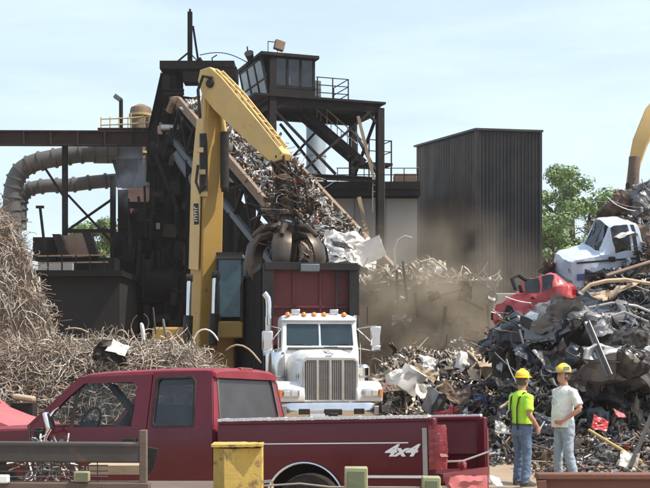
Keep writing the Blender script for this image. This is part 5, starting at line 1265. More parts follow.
for k, (px, py, Y, w, h, mm, rx, ry, rz, crum, curve, lb) in enumerate((
        (401, 376, 30.2, .95, .45, 'white_scrap', 1.0, -.25, .1, .25, -.1, 'white sloped panel at the left end of the low heap'),
        (437, 366, 31.5, 1.0, .8, 'white_scrap', 1.25, .2, .2, .42, -.2, 'big crumpled white sheet at the centre of the low heap'),
        (449, 362, 31.9, .7, .6, 'white_scrap', 1.3, .5, .1, .4, -.25, 'folded white sheet just right of the big crumpled one'),
        (424, 375, 30.6, .8, .4, 'tan_scrap', .95, .3, .0, .25, 0, 'flat grey tan panel below the big crumpled white sheet'),
        (472, 362, 31.8, .8, .7, 'tan_scrap', 1.1, .6, .3, .3, 0, 'pale tan slanted panel right on the low heap'),
        (476, 376, 30.4, .45, .45, 'tan_scrap', 1.4, .1, .2, .2, -.3, 'round tan plate with a hole at right of the low heap'),
        (418, 394, 29.2, .55, .5, 'white_scrap', 1.3, .2, .2, .35, -.1, 'white blue boxy panel low on the heap'),
        (454, 396, 29.0, .95, .5, 'brown_scrap', .9, .3, .1, .25, .25, 'wide brown grey trough shaped sheet'),
        (483, 400, 28.6, .6, .4, 'blue_scrap', 1.0, .2, .4, .35, 0, 'light blue crumpled sheet left of the lime shirted worker'),
        (478, 385, 29.4, 1.2, .25, 'black_scrap', .8, -.15, .1, .2, 0, 'long black slab across the right of the low heap'),
        (398, 405, 28.6, .6, .35, 'black_scrap', 1.0, .4, .4, .4, 0, 'black bent plate near the truck fender'),
        (386, 392, 29.2, .5, .4, 'brown_scrap', 1.1, .1, .4, .4, 0, 'rust brown plate beside the truck fender'),
        (434, 386, 29.6, .5, .35, 'grey_scrap', 1.1, .2, .7, .4, 0, 'grey folded scrap under the tan panel'),
        (492, 352, 32.6, .7, .6, 'tan_scrap', 1.2, .5, .2, .4, 0, 'dusty orange sheet at the upper right of the low heap'),
        (446, 414, 27.8, .7, .2, 'red_scrap', 1.0, .0, .2, .3, 0, 'thin red strip of metal above the pickup bed rail'))):
    crumple('appliance_panel', w * .82, h * .85, mm, at(px, py, Y), (rx, ry, rz), lb, 'panel', crum * 1.5, 200 + k, curve=curve, group='panels on the low heap')
def dented_box(name, size, mm, loc, rot, label, cat, seed):
    m = MB(); sx, sy, sz = size; so = V((seed, seed * .7, 0))
    for ax_ in range(3):
        for sg in (-1, 1):
            def fn(u, v, ax_=ax_, sg=sg):
                c_ = [0, 0, 0]; o1, o2 = [i for i in range(3) if i != ax_]
                c_[ax_] = sg * .5; c_[o1] = u - .5; c_[o2] = v - .5; p = V((c_[0] * sx, c_[1] * sy, c_[2] * sz))
                return p + noise.noise_vector(p * 2.2 + so) * .34 * min(size) + noise.noise_vector(p * 6 + so) * .12 * min(size)
            m.grid(fn, 7, 7)
    R = Matrix.Rotation(rot[2], 3, 'Z') @ Matrix.Rotation(rot[1], 3, 'Y') @ Matrix.Rotation(rot[0], 3, 'X'); m.warp(lambda p: R @ p + V(loc))
    o = m.build(name, MT[mm], smooth=25); tag(o, label, cat, 'dented appliances on the low heap'); return o
dented_box('dented_appliance', (.5, .45, .62), 'white_scrap', at(410, 380, 30.2), (.3, .5, .4), 'dented white appliance lying left on the low heap', 'appliance', 3)
dented_box('dented_appliance', (.55, .5, .66), 'white_scrap', at(462, 368, 31.6), (.9, .2, .7), 'dusty white appliance tipped over at the top of the low heap', 'appliance', 5)
dented_box('dented_appliance', (.5, .45, .6), 'tan_scrap', at(489, 372, 31.2), (.4, -.5, .2), 'tan dented appliance at the right end of the low heap', 'appliance', 8)
dented_box('dented_appliance', (.4, .36, .46), 'grey_scrap', at(434, 402, 28.6), (.2, .3, .9), 'grey dented appliance low in the middle of the heap', 'appliance', 11)
for a, b, rr_, mm, lb in (((578, 372, 23.2), (622, 352, 23.8), .045, 'steel', 'straight grey pipe crossing the heap right of the workers'),
                      ((606, 276, 28.6), (650, 262, 29.2), .05, 'brown_scrap', 'rusty pipe lying below the brown dented car'),
                      ((500, 408, 24.2), (540, 380, 24.6), .03, 'tan_scrap', 'thin tan pipe leaning behind the lime shirted worker')):
    m = MB(); m.tube([P(*a), P(*b)], rr_, 8); o = m.build('scrap_pipe', MT[mm], smooth=40); tag(o, lb, 'pipe', 'pipes in the right hand heap')
m = MB(); m.lathe([(.02, .18), (.05, .15), (.06, .0), (.08, -.16)], P(452, 413, 27.5), n=12); o = m.build('road_cone', MT['red_scrap'], smooth=40); tag(o, 'small red cone standing behind the pickup bed rail', 'cone')
m = MB(); m.tube([P(407, 366, 30.6), P(412, 361, 30.6), P(417, 364, 30.6), P(420, 371, 30.6)], .03, 6); o = m.build('bent_rod', MT['tan_scrap'], smooth=60); tag(o, 'bent tan rod between the white panels of the low heap', 'rod')

# ------------------------------------------------------------------ white truck with scrap box
sm = thing('semi_truck', 'white long nose truck with chrome bumper facing forward and and hauling an open scrap box', 'truck', (.138, 28.0, 0), (0, 0, math.atan2(-.99, .14)))
def spart(nm, mb, mm, parent=None, **k): return mb.build(nm, MT[mm], parent or sm, **k)
# frame and bumper
m = MB(); m.box((-7.0, .42, .85), (13.6, .12, .28)); m.box((-7.0, -.42, .85), (13.6, .12, .28)); m.box((-.2, 0, .8), (.1, .84, .26)); spart('chassis_rail', m, 'black_part')
def bump_sec(y):
    e = min(1, max(0, (abs(y) - .9) / .33)); bx = -.02 - .16 * e * e
    return [V((bx - .22, y, .47)), V((bx - .03, y, .45)), V((bx + .02, y, .56)), V((bx + .02, y, .74)), V((bx - .03, y, .84)), V((bx - .22, y, .84))]
m = MB(); m.loft([bump_sec(-1.23 + 2.46 * i / 16) for i in range(17)]); bp_ = spart('bumper', m, 'chrome', smooth=50)
for y, w in ((-.62, .26), (.66, .24)):
    m = MB(); m.box((.006, y, .64), (.05, w, .13)); spart('bumper_opening', m, 'black_part', bp_, bevel=.01)
m = MB(); m.box((.012, .05, .63), (.07, .42, .14)); m.box((.02, .05, .55), (.1, .2, .12)); spart('tow_hook', m, 'black_part', bp_, bevel=.02)
m = MB(); m.box((.05, -.32, .50), (.012, .34, .20)); pl_ = spart('licence_plate', m, 'plate_white', bp_)
m = MB(); m.box((.058, -.32, .50), (.006, .26, .05)); spart('plate_band', m, 'blue_scrap', pl_)
for y in (-1.0, .98):
    m = MB(); m.box((-.055, y, .66), (.05, .3, .2)); spart('bumper_step_plate', m, 'steel', bp_, bevel=.01)
# hood: lofted long nose
def hood_sec(x, w, zt_, zb_):
    pts = []
    for a in [i / 12 for i in range(13)]:
        th = math.pi * a; c, s = math.cos(th), math.sin(th)
        yy = w * math.copysign(abs(c) ** .38, c); zz = zb_ + (zt_ - zb_) * abs(s) ** .42
        pts.append(V((x, yy, zz)))
    return pts
m = MB(); m.loft([hood_sec(-.14, .64, 1.90, .86), hood_sec(-.16, .68, 1.95, .86), hood_sec(-.7, .74, 2.0, .86), hood_sec(-1.4, .82, 2.05, .86), hood_sec(-1.86, .86, 2.08, .86)]); hd = spart('hood', m, 'white', smooth=40)
m = MB(); m.box((-.5, -.735, 1.45), (.2, .02, .1)); m.box((-.5, .735, 1.45), (.2, .02, .1)); spart('side_badge', m, 'chrome', hd)
m = MB(); m.box((-.9, 0, 2.035), (.9, .05, .03)); spart('hood_ridge', m, 'chrome', hd)
m = MB(); m.tube([(-.13, -.07, 1.965), (-.12, 0, 1.99), (-.13, .07, 1.965)], .02, 6); spart('hood_ornament', m, 'chrome', hd)
# grille: surround, crown, four mesh panels, dividers
gw, gz0, gz1 = .59, .90, 1.82
m = MB(); out = [(-gw - .05, gz0 - .05), (gw + .05, gz0 - .05), (gw + .05, gz1 - .02), (gw - .02, gz1 + .07), (-gw + .02, gz1 + .07), (-gw - .05, gz1 - .02)]
m.plate(out, [[(-gw, gz0), (gw, gz0), (gw, gz1 - .04), (gw - .04, gz1), (-gw + .04, gz1), (-gw, gz1 - .04)]], lambda a, b: V((-.08, a, b)), (-.08, 0, 0)); gs = spart('grille_surround', m, 'chrome', bevel=.012)
for k in range(4):
    y0 = -gw + .01 + k * (2 * gw) / 4; y1 = y0 + 2 * gw / 4 - .03
    m = MB(); m.box((-.125, (y0 + y1) / 2, (gz0 + gz1) / 2), (.03, y1 - y0, gz1 - gz0)); gpn = spart('grille_panel', m, 'grille')
    mm_ = MB()
    for j in range(6): mm_.bar((-.105, y0 + (j + .5) * (y1 - y0) / 6, gz0), (-.105, y0 + (j + .5) * (y1 - y0) / 6, gz1), .012, .018)
    spart('grille_bar', mm_, 'steel', gpn)
for k in range(1, 4):
    y0 = -gw + k * (2 * gw) / 4 - .005; m = MB(); m.bar((-.09, y0, gz0), (-.09, y0, gz1), .035, .045); spart('grille_divider', m, 'chrome')
m = MB(); m.box((-.06, 0, .865), (.03, .9, .04)); spart('grille_lettering_strip', m, 'steel')
# fenders with headlights
for sg in (-1, 1):
    arc = [(-.02, .86), (.0, 1.02), (-.06, 1.17), (-.22, 1.27), (-.5, 1.32), (-.9, 1.32), (-1.2, 1.22), (-1.45, 1.0), (-1.55, .78), (-1.45, .76), (-1.33, .98), (-1.12, 1.16), (-.86, 1.24), (-.55, 1.22), (-.35, 1.05), (-.26, .86)]
    m = MB(); m.plate(arc, [], lambda a, b: V((a, sg * .60, b)), (0, sg * .62, 0)); fd = spart('fender', m, 'white', bevel=.07, seg=3)
    m = MB(); m.box((-.03, sg * .93, 1.06), (.10, .40, .20)); hl = spart('headlight', m, 'chrome', bevel=.03)
    for j in (0, 1):
        m = MB(); m.box((.03, sg * (.86 + j * .17), 1.06), (.03, .14, .13)); spart('headlight_lens', m, 'clear_lens', hl, bevel=.01)
    m = MB(); m.box((-.03, sg * 1.17, 1.06), (.10, .07, .19)); spart('turn_signal', m, 'amber', bevel=.015)
    # wheel
    m = MB(); m.lathe([(.30, -.14), (.46, -.15), (.52, -.10), (.52, .10), (.46, .15), (.30, .14)], (-.86, sg * 1.02, .52), axis=(0, 1, 0), n=24); ty = spart('front_wheel', m, 'rubber', smooth=40)
    m = MB(); m.lathe([(.30, .05), (.30, .14), (.15, .10), (.12, .18), (.04, .2)], (-.86, sg * 1.02, .52), axis=(0, sg, 0), n=20); spart('rim', m, 'steel', ty, smooth=40)
# cab shell
cx0, cx1 = -1.80, -3.05
def cabY(z): return .96 - .05 * max(0, z - 2.0)
fx = lambda z: cx0 - max(0, z - 1.95) * .28
fr = [(-.96, .95), (.96, .95), (.96, 2.0), (.90, 2.80), (-.90, 2.80), (-.96, 2.0)]
wd = lambda a, b: [(a, 2.16), (b, 2.16), (b - .02 if b > 0 else b, 2.70), (a + .02 if a < 0 else a, 2.70)]
m = MB(); m.plate(fr, [wd(-.83, -.025), wd(.025, .83)], lambda a, b: V((fx(b), a, b)), (-.06, 0, 0))
for sg in (-1, 1):
    o2 = [(cx0 - .03, .95), (cx1, .95), (cx1, 2.80), (fx(2.8) - .03, 2.80), (fx(2.0) - .03, 2.0)]
    hole = [(cx0 - .28, 2.10), (cx0 - 1.0, 2.10), (cx0 - 1.0, 2.62), (cx0 - .42, 2.62)]
    m.plate(o2, [hole], lambda a, b: V((a, sg * cabY(b), b)), (0, -sg * .05, 0))
m.box((cx1, 0, 1.87), (.06, 1.84, 1.84))
cabo = spart('cab', m, 'white', bevel=.02)
def roof_sec(x, w, z): return [V((x, -w, 2.79)), V((x, -w * .97, z - .05)), V((x, -w * .8, z)), V((x, 0, z + .03)), V((x, w * .8, z)), V((x, w * .97, z - .05)), V((x, w, 2.79))]
m = MB(); m.loft([roof_sec(-1.96, .90, 2.83), roof_sec(-2.02, .93, 2.90), roof_sec(-2.4, .93, 2.95), roof_sec(-3.08, .92, 2.92)]); rf = spart('cab_roof', m, 'white', smooth=50)
for a, b in ((-.83, -.025), (.025, .83)):
    m = MB(); m.plate(wd(a, b), [], lambda u, v: V((fx(v) - .03, u, v)), (-.012, 0, 0)); spart('windscreen_pane', m, 'cab_glass', cabo)
for sg in (-1, 1):
    m = MB(); m.plate([(cx0 - .28, 2.10), (cx0 - 1.0, 2.10), (cx0 - 1.0, 2.62), (cx0 - .42, 2.62)], [], lambda a, b: V((a, sg * (cabY(b) - .025), b)), (0, .01, 0)); spart('side_window', m, 'tint', cabo)
    m = MB(); m.box((-2.6, sg * .42, 1.9), (.5, .5, 1.0)); spart('seat', m, 'seat', cabo, bevel=.08)
    m = MB(); m.tube([(-1.87, sg * .2, 2.14), (-1.90, sg * .5, 2.20), (-1.885, sg * .72, 2.18)], .014, 5); spart('wiper', m, 'black_part', cabo)
m = MB(); m.tube([(-2.05 + .20 * math.cos(a) * .4, .42 + .22 * math.sin(a), 2.12 + .2 * math.cos(a)) for a in [k * math.tau / 14 for k in range(15)]], .02, 6); spart('steering_wheel', m, 'interior', cabo)
m = MB(); m.box((-1.84, 0, 2.09), (.10, 1.6, .06)); spart('cowl', m, 'grille', cabo)
for y in (-.78, -.38, -.13, .12, .62):
    m = MB(); m.lathe([(.07, 0), (.065, .05), (.03, .09)], (-2.03, y, 2.90), n=12); spart('marker_light', m, 'amber', rf, smooth=40)
for y in (-.58, .38):
    m = MB(); m.box((-2.12, y, 3.0), (.16, .22, .13)); m.box((-2.12, y, 2.92), (.05, .05, .08)); spart('roof_lamp', m, 'chrome', rf, bevel=.02)
# exhaust, air cleaners, mirrors, grab bars
for sg in (-1, 1):
    m = MB(); m.tube([(-3.3, sg * 1.12, 1.2), (-3.3, sg * 1.12, 2.9)], .10, 14); m.tube([(-3.3, sg * 1.12, 2.9), (-3.3, sg * 1.12, 3.2), (-3.32, sg * 1.14, 3.38), (-3.38, sg * 1.22, 3.5)] if sg < 0 else [(-3.3, sg * 1.12, 2.9), (-3.3, sg * 1.12, 2.95)], .085, 14); spart('exhaust_stack', m, 'chrome', smooth=40)
    yc = sg * (1.12 if sg < 0 else 1.05)
    m = MB(); m.lathe([(.10, 1.1), (.23, 1.18), (.24, 1.25), (.24, 1.92), (.22, 2.0), (.10, 2.06)] if sg < 0 else [(.10, 1.15), (.17, 1.2), (.17, 1.62), (.1, 1.7)], (-1.72, yc, 0), n=20); ac = spart('air_cleaner', m, 'chrome', smooth=40)
    m = MB(); m.lathe([(.245, -.03), (.25, 0), (.245, .03)] if sg < 0 else [(.175, -.03), (.18, 0), (.175, .03)], (-1.72, yc, 1.4), n=20); spart('clamp_band', m, 'steel', ac)
    my = sg * (1.28 if sg < 0 else 1.42)
    m = MB(); m.box((-2.0, my, 2.40 if sg > 0 else 2.28), (.10, .28, .50)); mi = spart('mirror', m, 'chrome', bevel=.04)
    m = MB(); m.box((-1.94, my, 1.98 if sg < 0 else 2.1), (.08, .24, .14)); spart('convex_mirror', m, 'chrome', mi, bevel=.03)
    m = MB(); m.tube([(-1.98, sg * .95, 2.58), (-1.98, my, 2.66), (-1.98, my, 2.02), (-1.98, sg * .95, 2.10)], .018, 6); m.tube([(-1.98, sg * .95, 2.58), (-1.98, my, 2.15)], .014, 6); spart('mirror_bracket', m, 'chrome', mi)
    m = MB(); m.tube([(-1.9, sg * 1.03, 1.3), (-1.9, sg * 1.03, 2.35)], .022, 6); spart('grab_bar', m, 'chrome')
    m = MB(); m.tube([(-2.1, sg * 1.0, .78), (-3.4, sg * 1.0, .78)], .28, 16); spart('fuel_tank', m, 'steel', smooth=40)
m = MB(); m.tube([(-1.95, 1.2, 2.7), (-1.95, 1.2, 3.12)], .012, 5); spart('antenna', m, 'black_part')
# scrap box
bx0, bx1, bw, bz0, bz1 = -3.55, -14.0, 1.22, 1.15, 4.22
m = MB(); m.box(((bx0 + bx1) / 2, 0, bz0 + .05), (bx0 - bx1, 2 * bw, .16)); spart('box_floor', m, 'box_black')
for sg in (-1, 1):
    m = MB(); m.box(((bx0 + bx1) / 2, sg * (bw - .04), (bz0 + bz1) / 2), (bx0 - bx1 - .3, .06, bz1 - bz0)); bs = spart('box_side', m, 'box_black')
    for k in range(16):
        xx = bx0 - .45 - k * .64; m = MB(); m.bar((xx, sg * (bw + .04), bz0 + .05), (xx, sg * (bw + .04), bz1 - .1), .10, .12); spart('rib', m, 'box_black', bs)
    m = MB(); m.bar((bx0 - .15, sg * (bw - .01), bz1), (bx1, sg * (bw - .01), bz1), .20, .14); spart('top_rail', m, 'box_black', bs)
    m = MB(); m.bar((bx0, sg * (bw - .10), bz0), (bx0, sg * (bw - .10), bz1 + .06), .22, .26); spart('corner_post', m, 'box_black', bevel=.01)
m = MB(); m.bar((bx0, -bw, bz1), (bx0, bw, bz1), .26, .20); spart('front_rail', m, 'box_black', bevel=.01)
m = MB(); m.box((bx0 + .02, -.05, bz1 - .04), (.3, .5, .2)); spart('rail_latch', m, 'duct_blue', bevel=.02)
for k in range(3):
    z0 = bz0 + .1 + k * .97; m = MB(); m.box((bx0 - .16, 0, z0 + .47), (.06, 2 * bw - .4, .945)); hb = spart('headboard_panel', m, 'box_red')
    m = MB(); m.bar((bx0 - .11, -bw + .2, z0 + .96), (bx0 - .11, bw - .2, z0 + .96), .07, .07); spart('headboard_rib', m, 'box_red', hb)
for y in (-.45, .25):
    m = MB(); m.bar((bx0 - .10, y, bz0 + .1), (bx0 - .10, y, bz1 - .1), .05, .05); spart('headboard_rib', m, 'box_red')
for y in (.66, 1.0):
    m = MB(); m.bar((bx0 + .02, y, 2.4), (bx0 + .02, y, bz1), .05, .05); spart('ladder_rail', m, 'box_black')
for k in range(5):
    m = MB(); m.bar((bx0 + .02, .66, 2.6 + k * .34), (bx0 + .02, 1.0, 2.6 + k * .34), .035, .035); spart('ladder_rung', m, 'box_black')
m = MB(); m.box((bx1, 0, (bz0 + bz1) / 2), (.1, 2 * bw, bz1 - bz0)); spart('rear_gate', m, 'box_black')
for xx in (-9.6, -10.9, -12.2):
    for sg in (-1, 1):
        m = MB(); m.lathe([(.30, -.26), (.46, -.27), (.52, -.2), (.52, .2), (.46, .27), (.30, .26)], (xx, sg * .92, .52), axis=(0, 1, 0), n=20); spart('rear_wheel', m, 'rubber', smooth=40)

# ------------------------------------------------------------------ maroon pickup in the foreground
TH = rad(24.0)
pk = thing('maroon_pickup', 'maroon extended cab pickup with open tailgate parked across the foreground', 'pickup', (1.574, 13.60, -.045), (rad(2.7), rad(2.3), math.pi - TH))
pk.scale = (1.045, 1, 1)
def pp(nm, mb, mm, parent=None, **k): return mb.build(nm, MT[mm], parent or pk, **k)
RZ = 1.385                               # bed rail height
def side_y(z):                           # flank: soft bulge below the belt, tumblehome above
    if z <= 1.32: return .985 - .05 * ((1.02 - z) / .5) ** 2 * (1 if z < 1.02 else .4)
    return .975 - (z - 1.32) * .245
def flank(outer, holes, sg=1, x_off=0): return (outer, holes, lambda a, b: V((a, sg * side_y(b), b)), (0, -sg * .035, 0))
def grid_poly(x0, x1, z0, z1, n=7):      # outline with extra points so the flank curves
    zz = [z0 + (z1 - z0) * i / n for i in range(n + 1)]
    return [(x0, z) for z in zz] + [(x1, z) for z in reversed(zz)]
def arch(cx, cz, r, a0=0, a1=180, n=14): return [(cx + r * math.cos(rad(a0 + (a1 - a0) * i / n)), cz + r * math.sin(rad(a0 + (a1 - a0) * i / n))) for i in range(n + 1)]
def curved_side(mb, x0, x1, z0, z1, sg, hole=None, nx=24, nz=10, th=.03):
    """flank skin on a grid, skipping cells inside the wheel arch"""
    def fn(u, v):
        x, z = x0 + (x1 - x0) * u, z0 + (z1 - z0) * v
        return V((x, sg * side_y(z), z))
    a = len(mb.v); mb.sheet(fn, nx, nz, (0, -sg * th, 0))
    return mb
# bed sides: upper skin in a strip above the arch, pieces fore and aft of it, arch filled by a plate
for sg in (1, -1):
    m = MB()
    curved_side(m, .06, 2.49, .98, RZ - .03, sg)
    curved_side(m, .06, .90, .56, .985, sg); curved_side(m, 2.0, 2.49, .56, .985, sg)
    ring = [(.895, .56), (.895, .985), (2.005, .985), (2.005, .56)] + arch(1.45, .46, .46, 12, 168)
    m.plate(ring, [], lambda a, b: V((a, sg * side_y(b), b)), (0, -sg * .03, 0))
    bs = pp('bed_side', m, 'maroon', smooth=35)
    if sg == 1: bed_near = bs
    m = MB(); m.bar((.04, sg * .93, RZ - .015), (2.49, sg * .93, RZ - .015), .12, .05); pp('bed_rail', m, 'maroon', bs, bevel=.015)
    m = MB(); rr = random.Random(3 + sg)
    for k in range(48):                  # rail cap of short ribs, white standing in for its sun glint
        x0 = .06 + k * .0505; m.box((x0 + .025, sg * .945, RZ + .016 + rr.uniform(-.003, .003)), (.046, .095, .034))
    pp('rail_cap', m, 'trim_white', bs)
    m = MB(); m.tube([V((1.45 + .455 * math.cos(a), sg * .99, .46 + .455 * math.sin(a))) for a in [rad(10 + 160 * i / 20) for i in range(21)]], .014, 6); pp('arch_trim', m, 'chrome', bs, smooth=40)
    m = MB(); m.bar((.28, sg * (side_y(1.125) + .004), 1.125), (2.47, sg * (side_y(1.125) + .004), 1.125), .012, .012); pp('pinstripe', m, 'trim_white', bs)
    m = MB(); m.plate([(.9, .35), (2.0, .35), (2.0, .93), (.9, .93)], [], lambda a, b: V((a, sg * .60, b)), (0, -sg * .02, 0)); pp('wheel_well', m, 'interior', bs)
    m = MB(); m.box((1.45, sg * .70, .98), (1.2, .22, .06)); pp('wheel_house', m, 'bed_red', bs)
    m = MB(); m.box((1.27, sg * .93, 1.145), (2.4, .012, .40)); pp('inner_wall', m, 'bed_red', bs)
    m = MB(); m.lathe([(.22, -.12), (.34, -.13), (.385, -.09), (.385, .09), (.34, .13), (.22, .12)], (1.45, sg * .80, .41), axis=(0, 1, 0), n=28); ty = pp('rear_wheel', m, 'rubber', smooth=40)
    m = MB(); m.lathe([(.22, .02), (.22, .10), (.14, .08), (.09, .13), (.03, .14)], (1.45, sg * .80, .41), axis=(0, sg, 0), n=20); pp('rim', m, 'steel', ty, smooth=40)
    m = MB(); m.lathe([(.22, -.12), (.34, -.13), (.385, -.09), (.385, .09), (.34, .13), (.22, .12)], (5.35, sg * .80, .58), axis=(0, 1, 0), n=24); pp('front_wheel', m, 'rubber', smooth=40)
# fuel door, lower trim, chrome strip near the tail, 4x4 mark
m = MB(); m.plate([(.50, .84), (.68, .84), (.70, .86), (.70, 1.00), (.68, 1.02), (.50, 1.02), (.48, 1.00), (.48, .86)], [], lambda a, b: V((a, side_y(b) + .006, b)), (0, -.012, 0)); pp('fuel_door', m, 'maroon', bed_near, bevel=.004)
m = MB(); m.bar((.10, .992, .765), (.78, .992, .765), .02, .028); pp('chrome_strip', m, 'trim_white', bed_near)
m = MB(); m.bar((.10, side_y(.85) + .008, .60), (.10, side_y(1.2) + .008, 1.28), .05, .018, up=(0, 1, 0)); pp('tail_trim', m, 'steel', bed_near)
ft = bpy.data.curves.new('four_by_four', 'FONT'); ft.body = '4x4'; ft.size = .225; ft.shear = .45; ft.extrude = .006; ft.space_character = .92; ft.offset = .007
fo = bpy.data.objects.new('four_by_four_tmp', ft); COL.objects.link(fo)
dg = bpy.context.evaluated_depsgraph_get(); fme = bpy.data.meshes.new_from_object(fo.evaluated_get(dg)); bpy.data.objects.remove(fo)
mk4 = bpy.data.objects.new('four_by_four_mark', fme); COL.objects.link(mk4); mk4.parent = bed_near
fme.materials.clear(); fme.materials.append(MT['trim_white']); mk4.matrix_local = Matrix.Translation((.55, .996, .985)) @ Matrix(((-1, 0, 0, 0), (0, 0, 1, 0), (0, 1, 0, 0), (0, 0, 0, 1))) @ Matrix.Diagonal((1.08, .78, 1, 1))
# bed floor, front wall, tail corner, lamps, torn bumper
m = MB(); m.box((1.27, 0, .74), (2.4, 1.18, .05)); bfl = pp('bed_floor', m, 'bed_red')
for k in range(9):
    m = MB(); m.box((1.27, -.52 + k * .13, .772), (2.36, .06, .018)); pp('floor_rib', m, 'bed_red', bfl)
m = MB(); m.box((2.47, 0, 1.06), (.05, 1.9, .62)); pp('bed_front_wall', m, 'bed_red')
for sg in (1, -1):
    m = MB(); m.bar((.05, sg * .93, .52), (.05, sg * .93, RZ), .11, .10); tp = pp('tail_post', m, 'maroon', bevel=.02)
    if sg > 0:                            # cracked lamp wrapped round the near corner
        m = MB(); secs = []
        for k in range(15):
            z = .84 + .47 * k / 14; b_ = .012 * noise.noise(V((k * .9, 1, 2))); q = .02 * math.sin(math.pi * k / 14)
            secs.append([V((.06, .992 + b_, z)), V((.0, .998 + b_ + q * .4, z)), V((-.06 + b_, .985 + q * .3, z)), V((-.10 - q + b_ * 2, .94, z)), V((-.09 - q * .6, .87 + b_ * 2, z)), V((-.02, .85, z)), V((.05, .95, z))])
        m.loft(secs); pp('tail_light', m, 'red_lens', tp, smooth=40)
    else:
        m = MB(); m.box((.0, sg * .93, 1.0), (.03, .07, .5)); pp('tail_light', m, 'bed_red', tp)
m = MB(); rrn = random.Random(12)
m.sheet(lambda u, v: V((-.08 + .05 * noise.noise(V((u * 4, v * 3, 1))), .86 - 1.35 * u, .50 + .26 * v + .03 * noise.noise(V((u * 5, v * 2, 7))) - .05 * u)), 16, 5, (-.04, 0, 0)); pp('torn_bumper', m, 'pink_scrap', smooth=35)
m = MB(); m.bar((-.02, .86, .74), (-.02, -.86, .74), .05, .10); pp('rear_sill', m, 'bed_red')
m = MB(); m.tube([(-.03, .9, .92), (-.05, .2, .90), (-.03, -.9, .97)], .012, 6); pp('tailgate_cable', m, 'steel')
m = MB(); m.lathe([(.01, .05), (.05, .03), (.06, -.02), (.03, -.05)], (-.03, .15, .86), axis=(-1, 0, .2), n=12); pp('broken_lamp', m, 'red_lens', smooth=40)
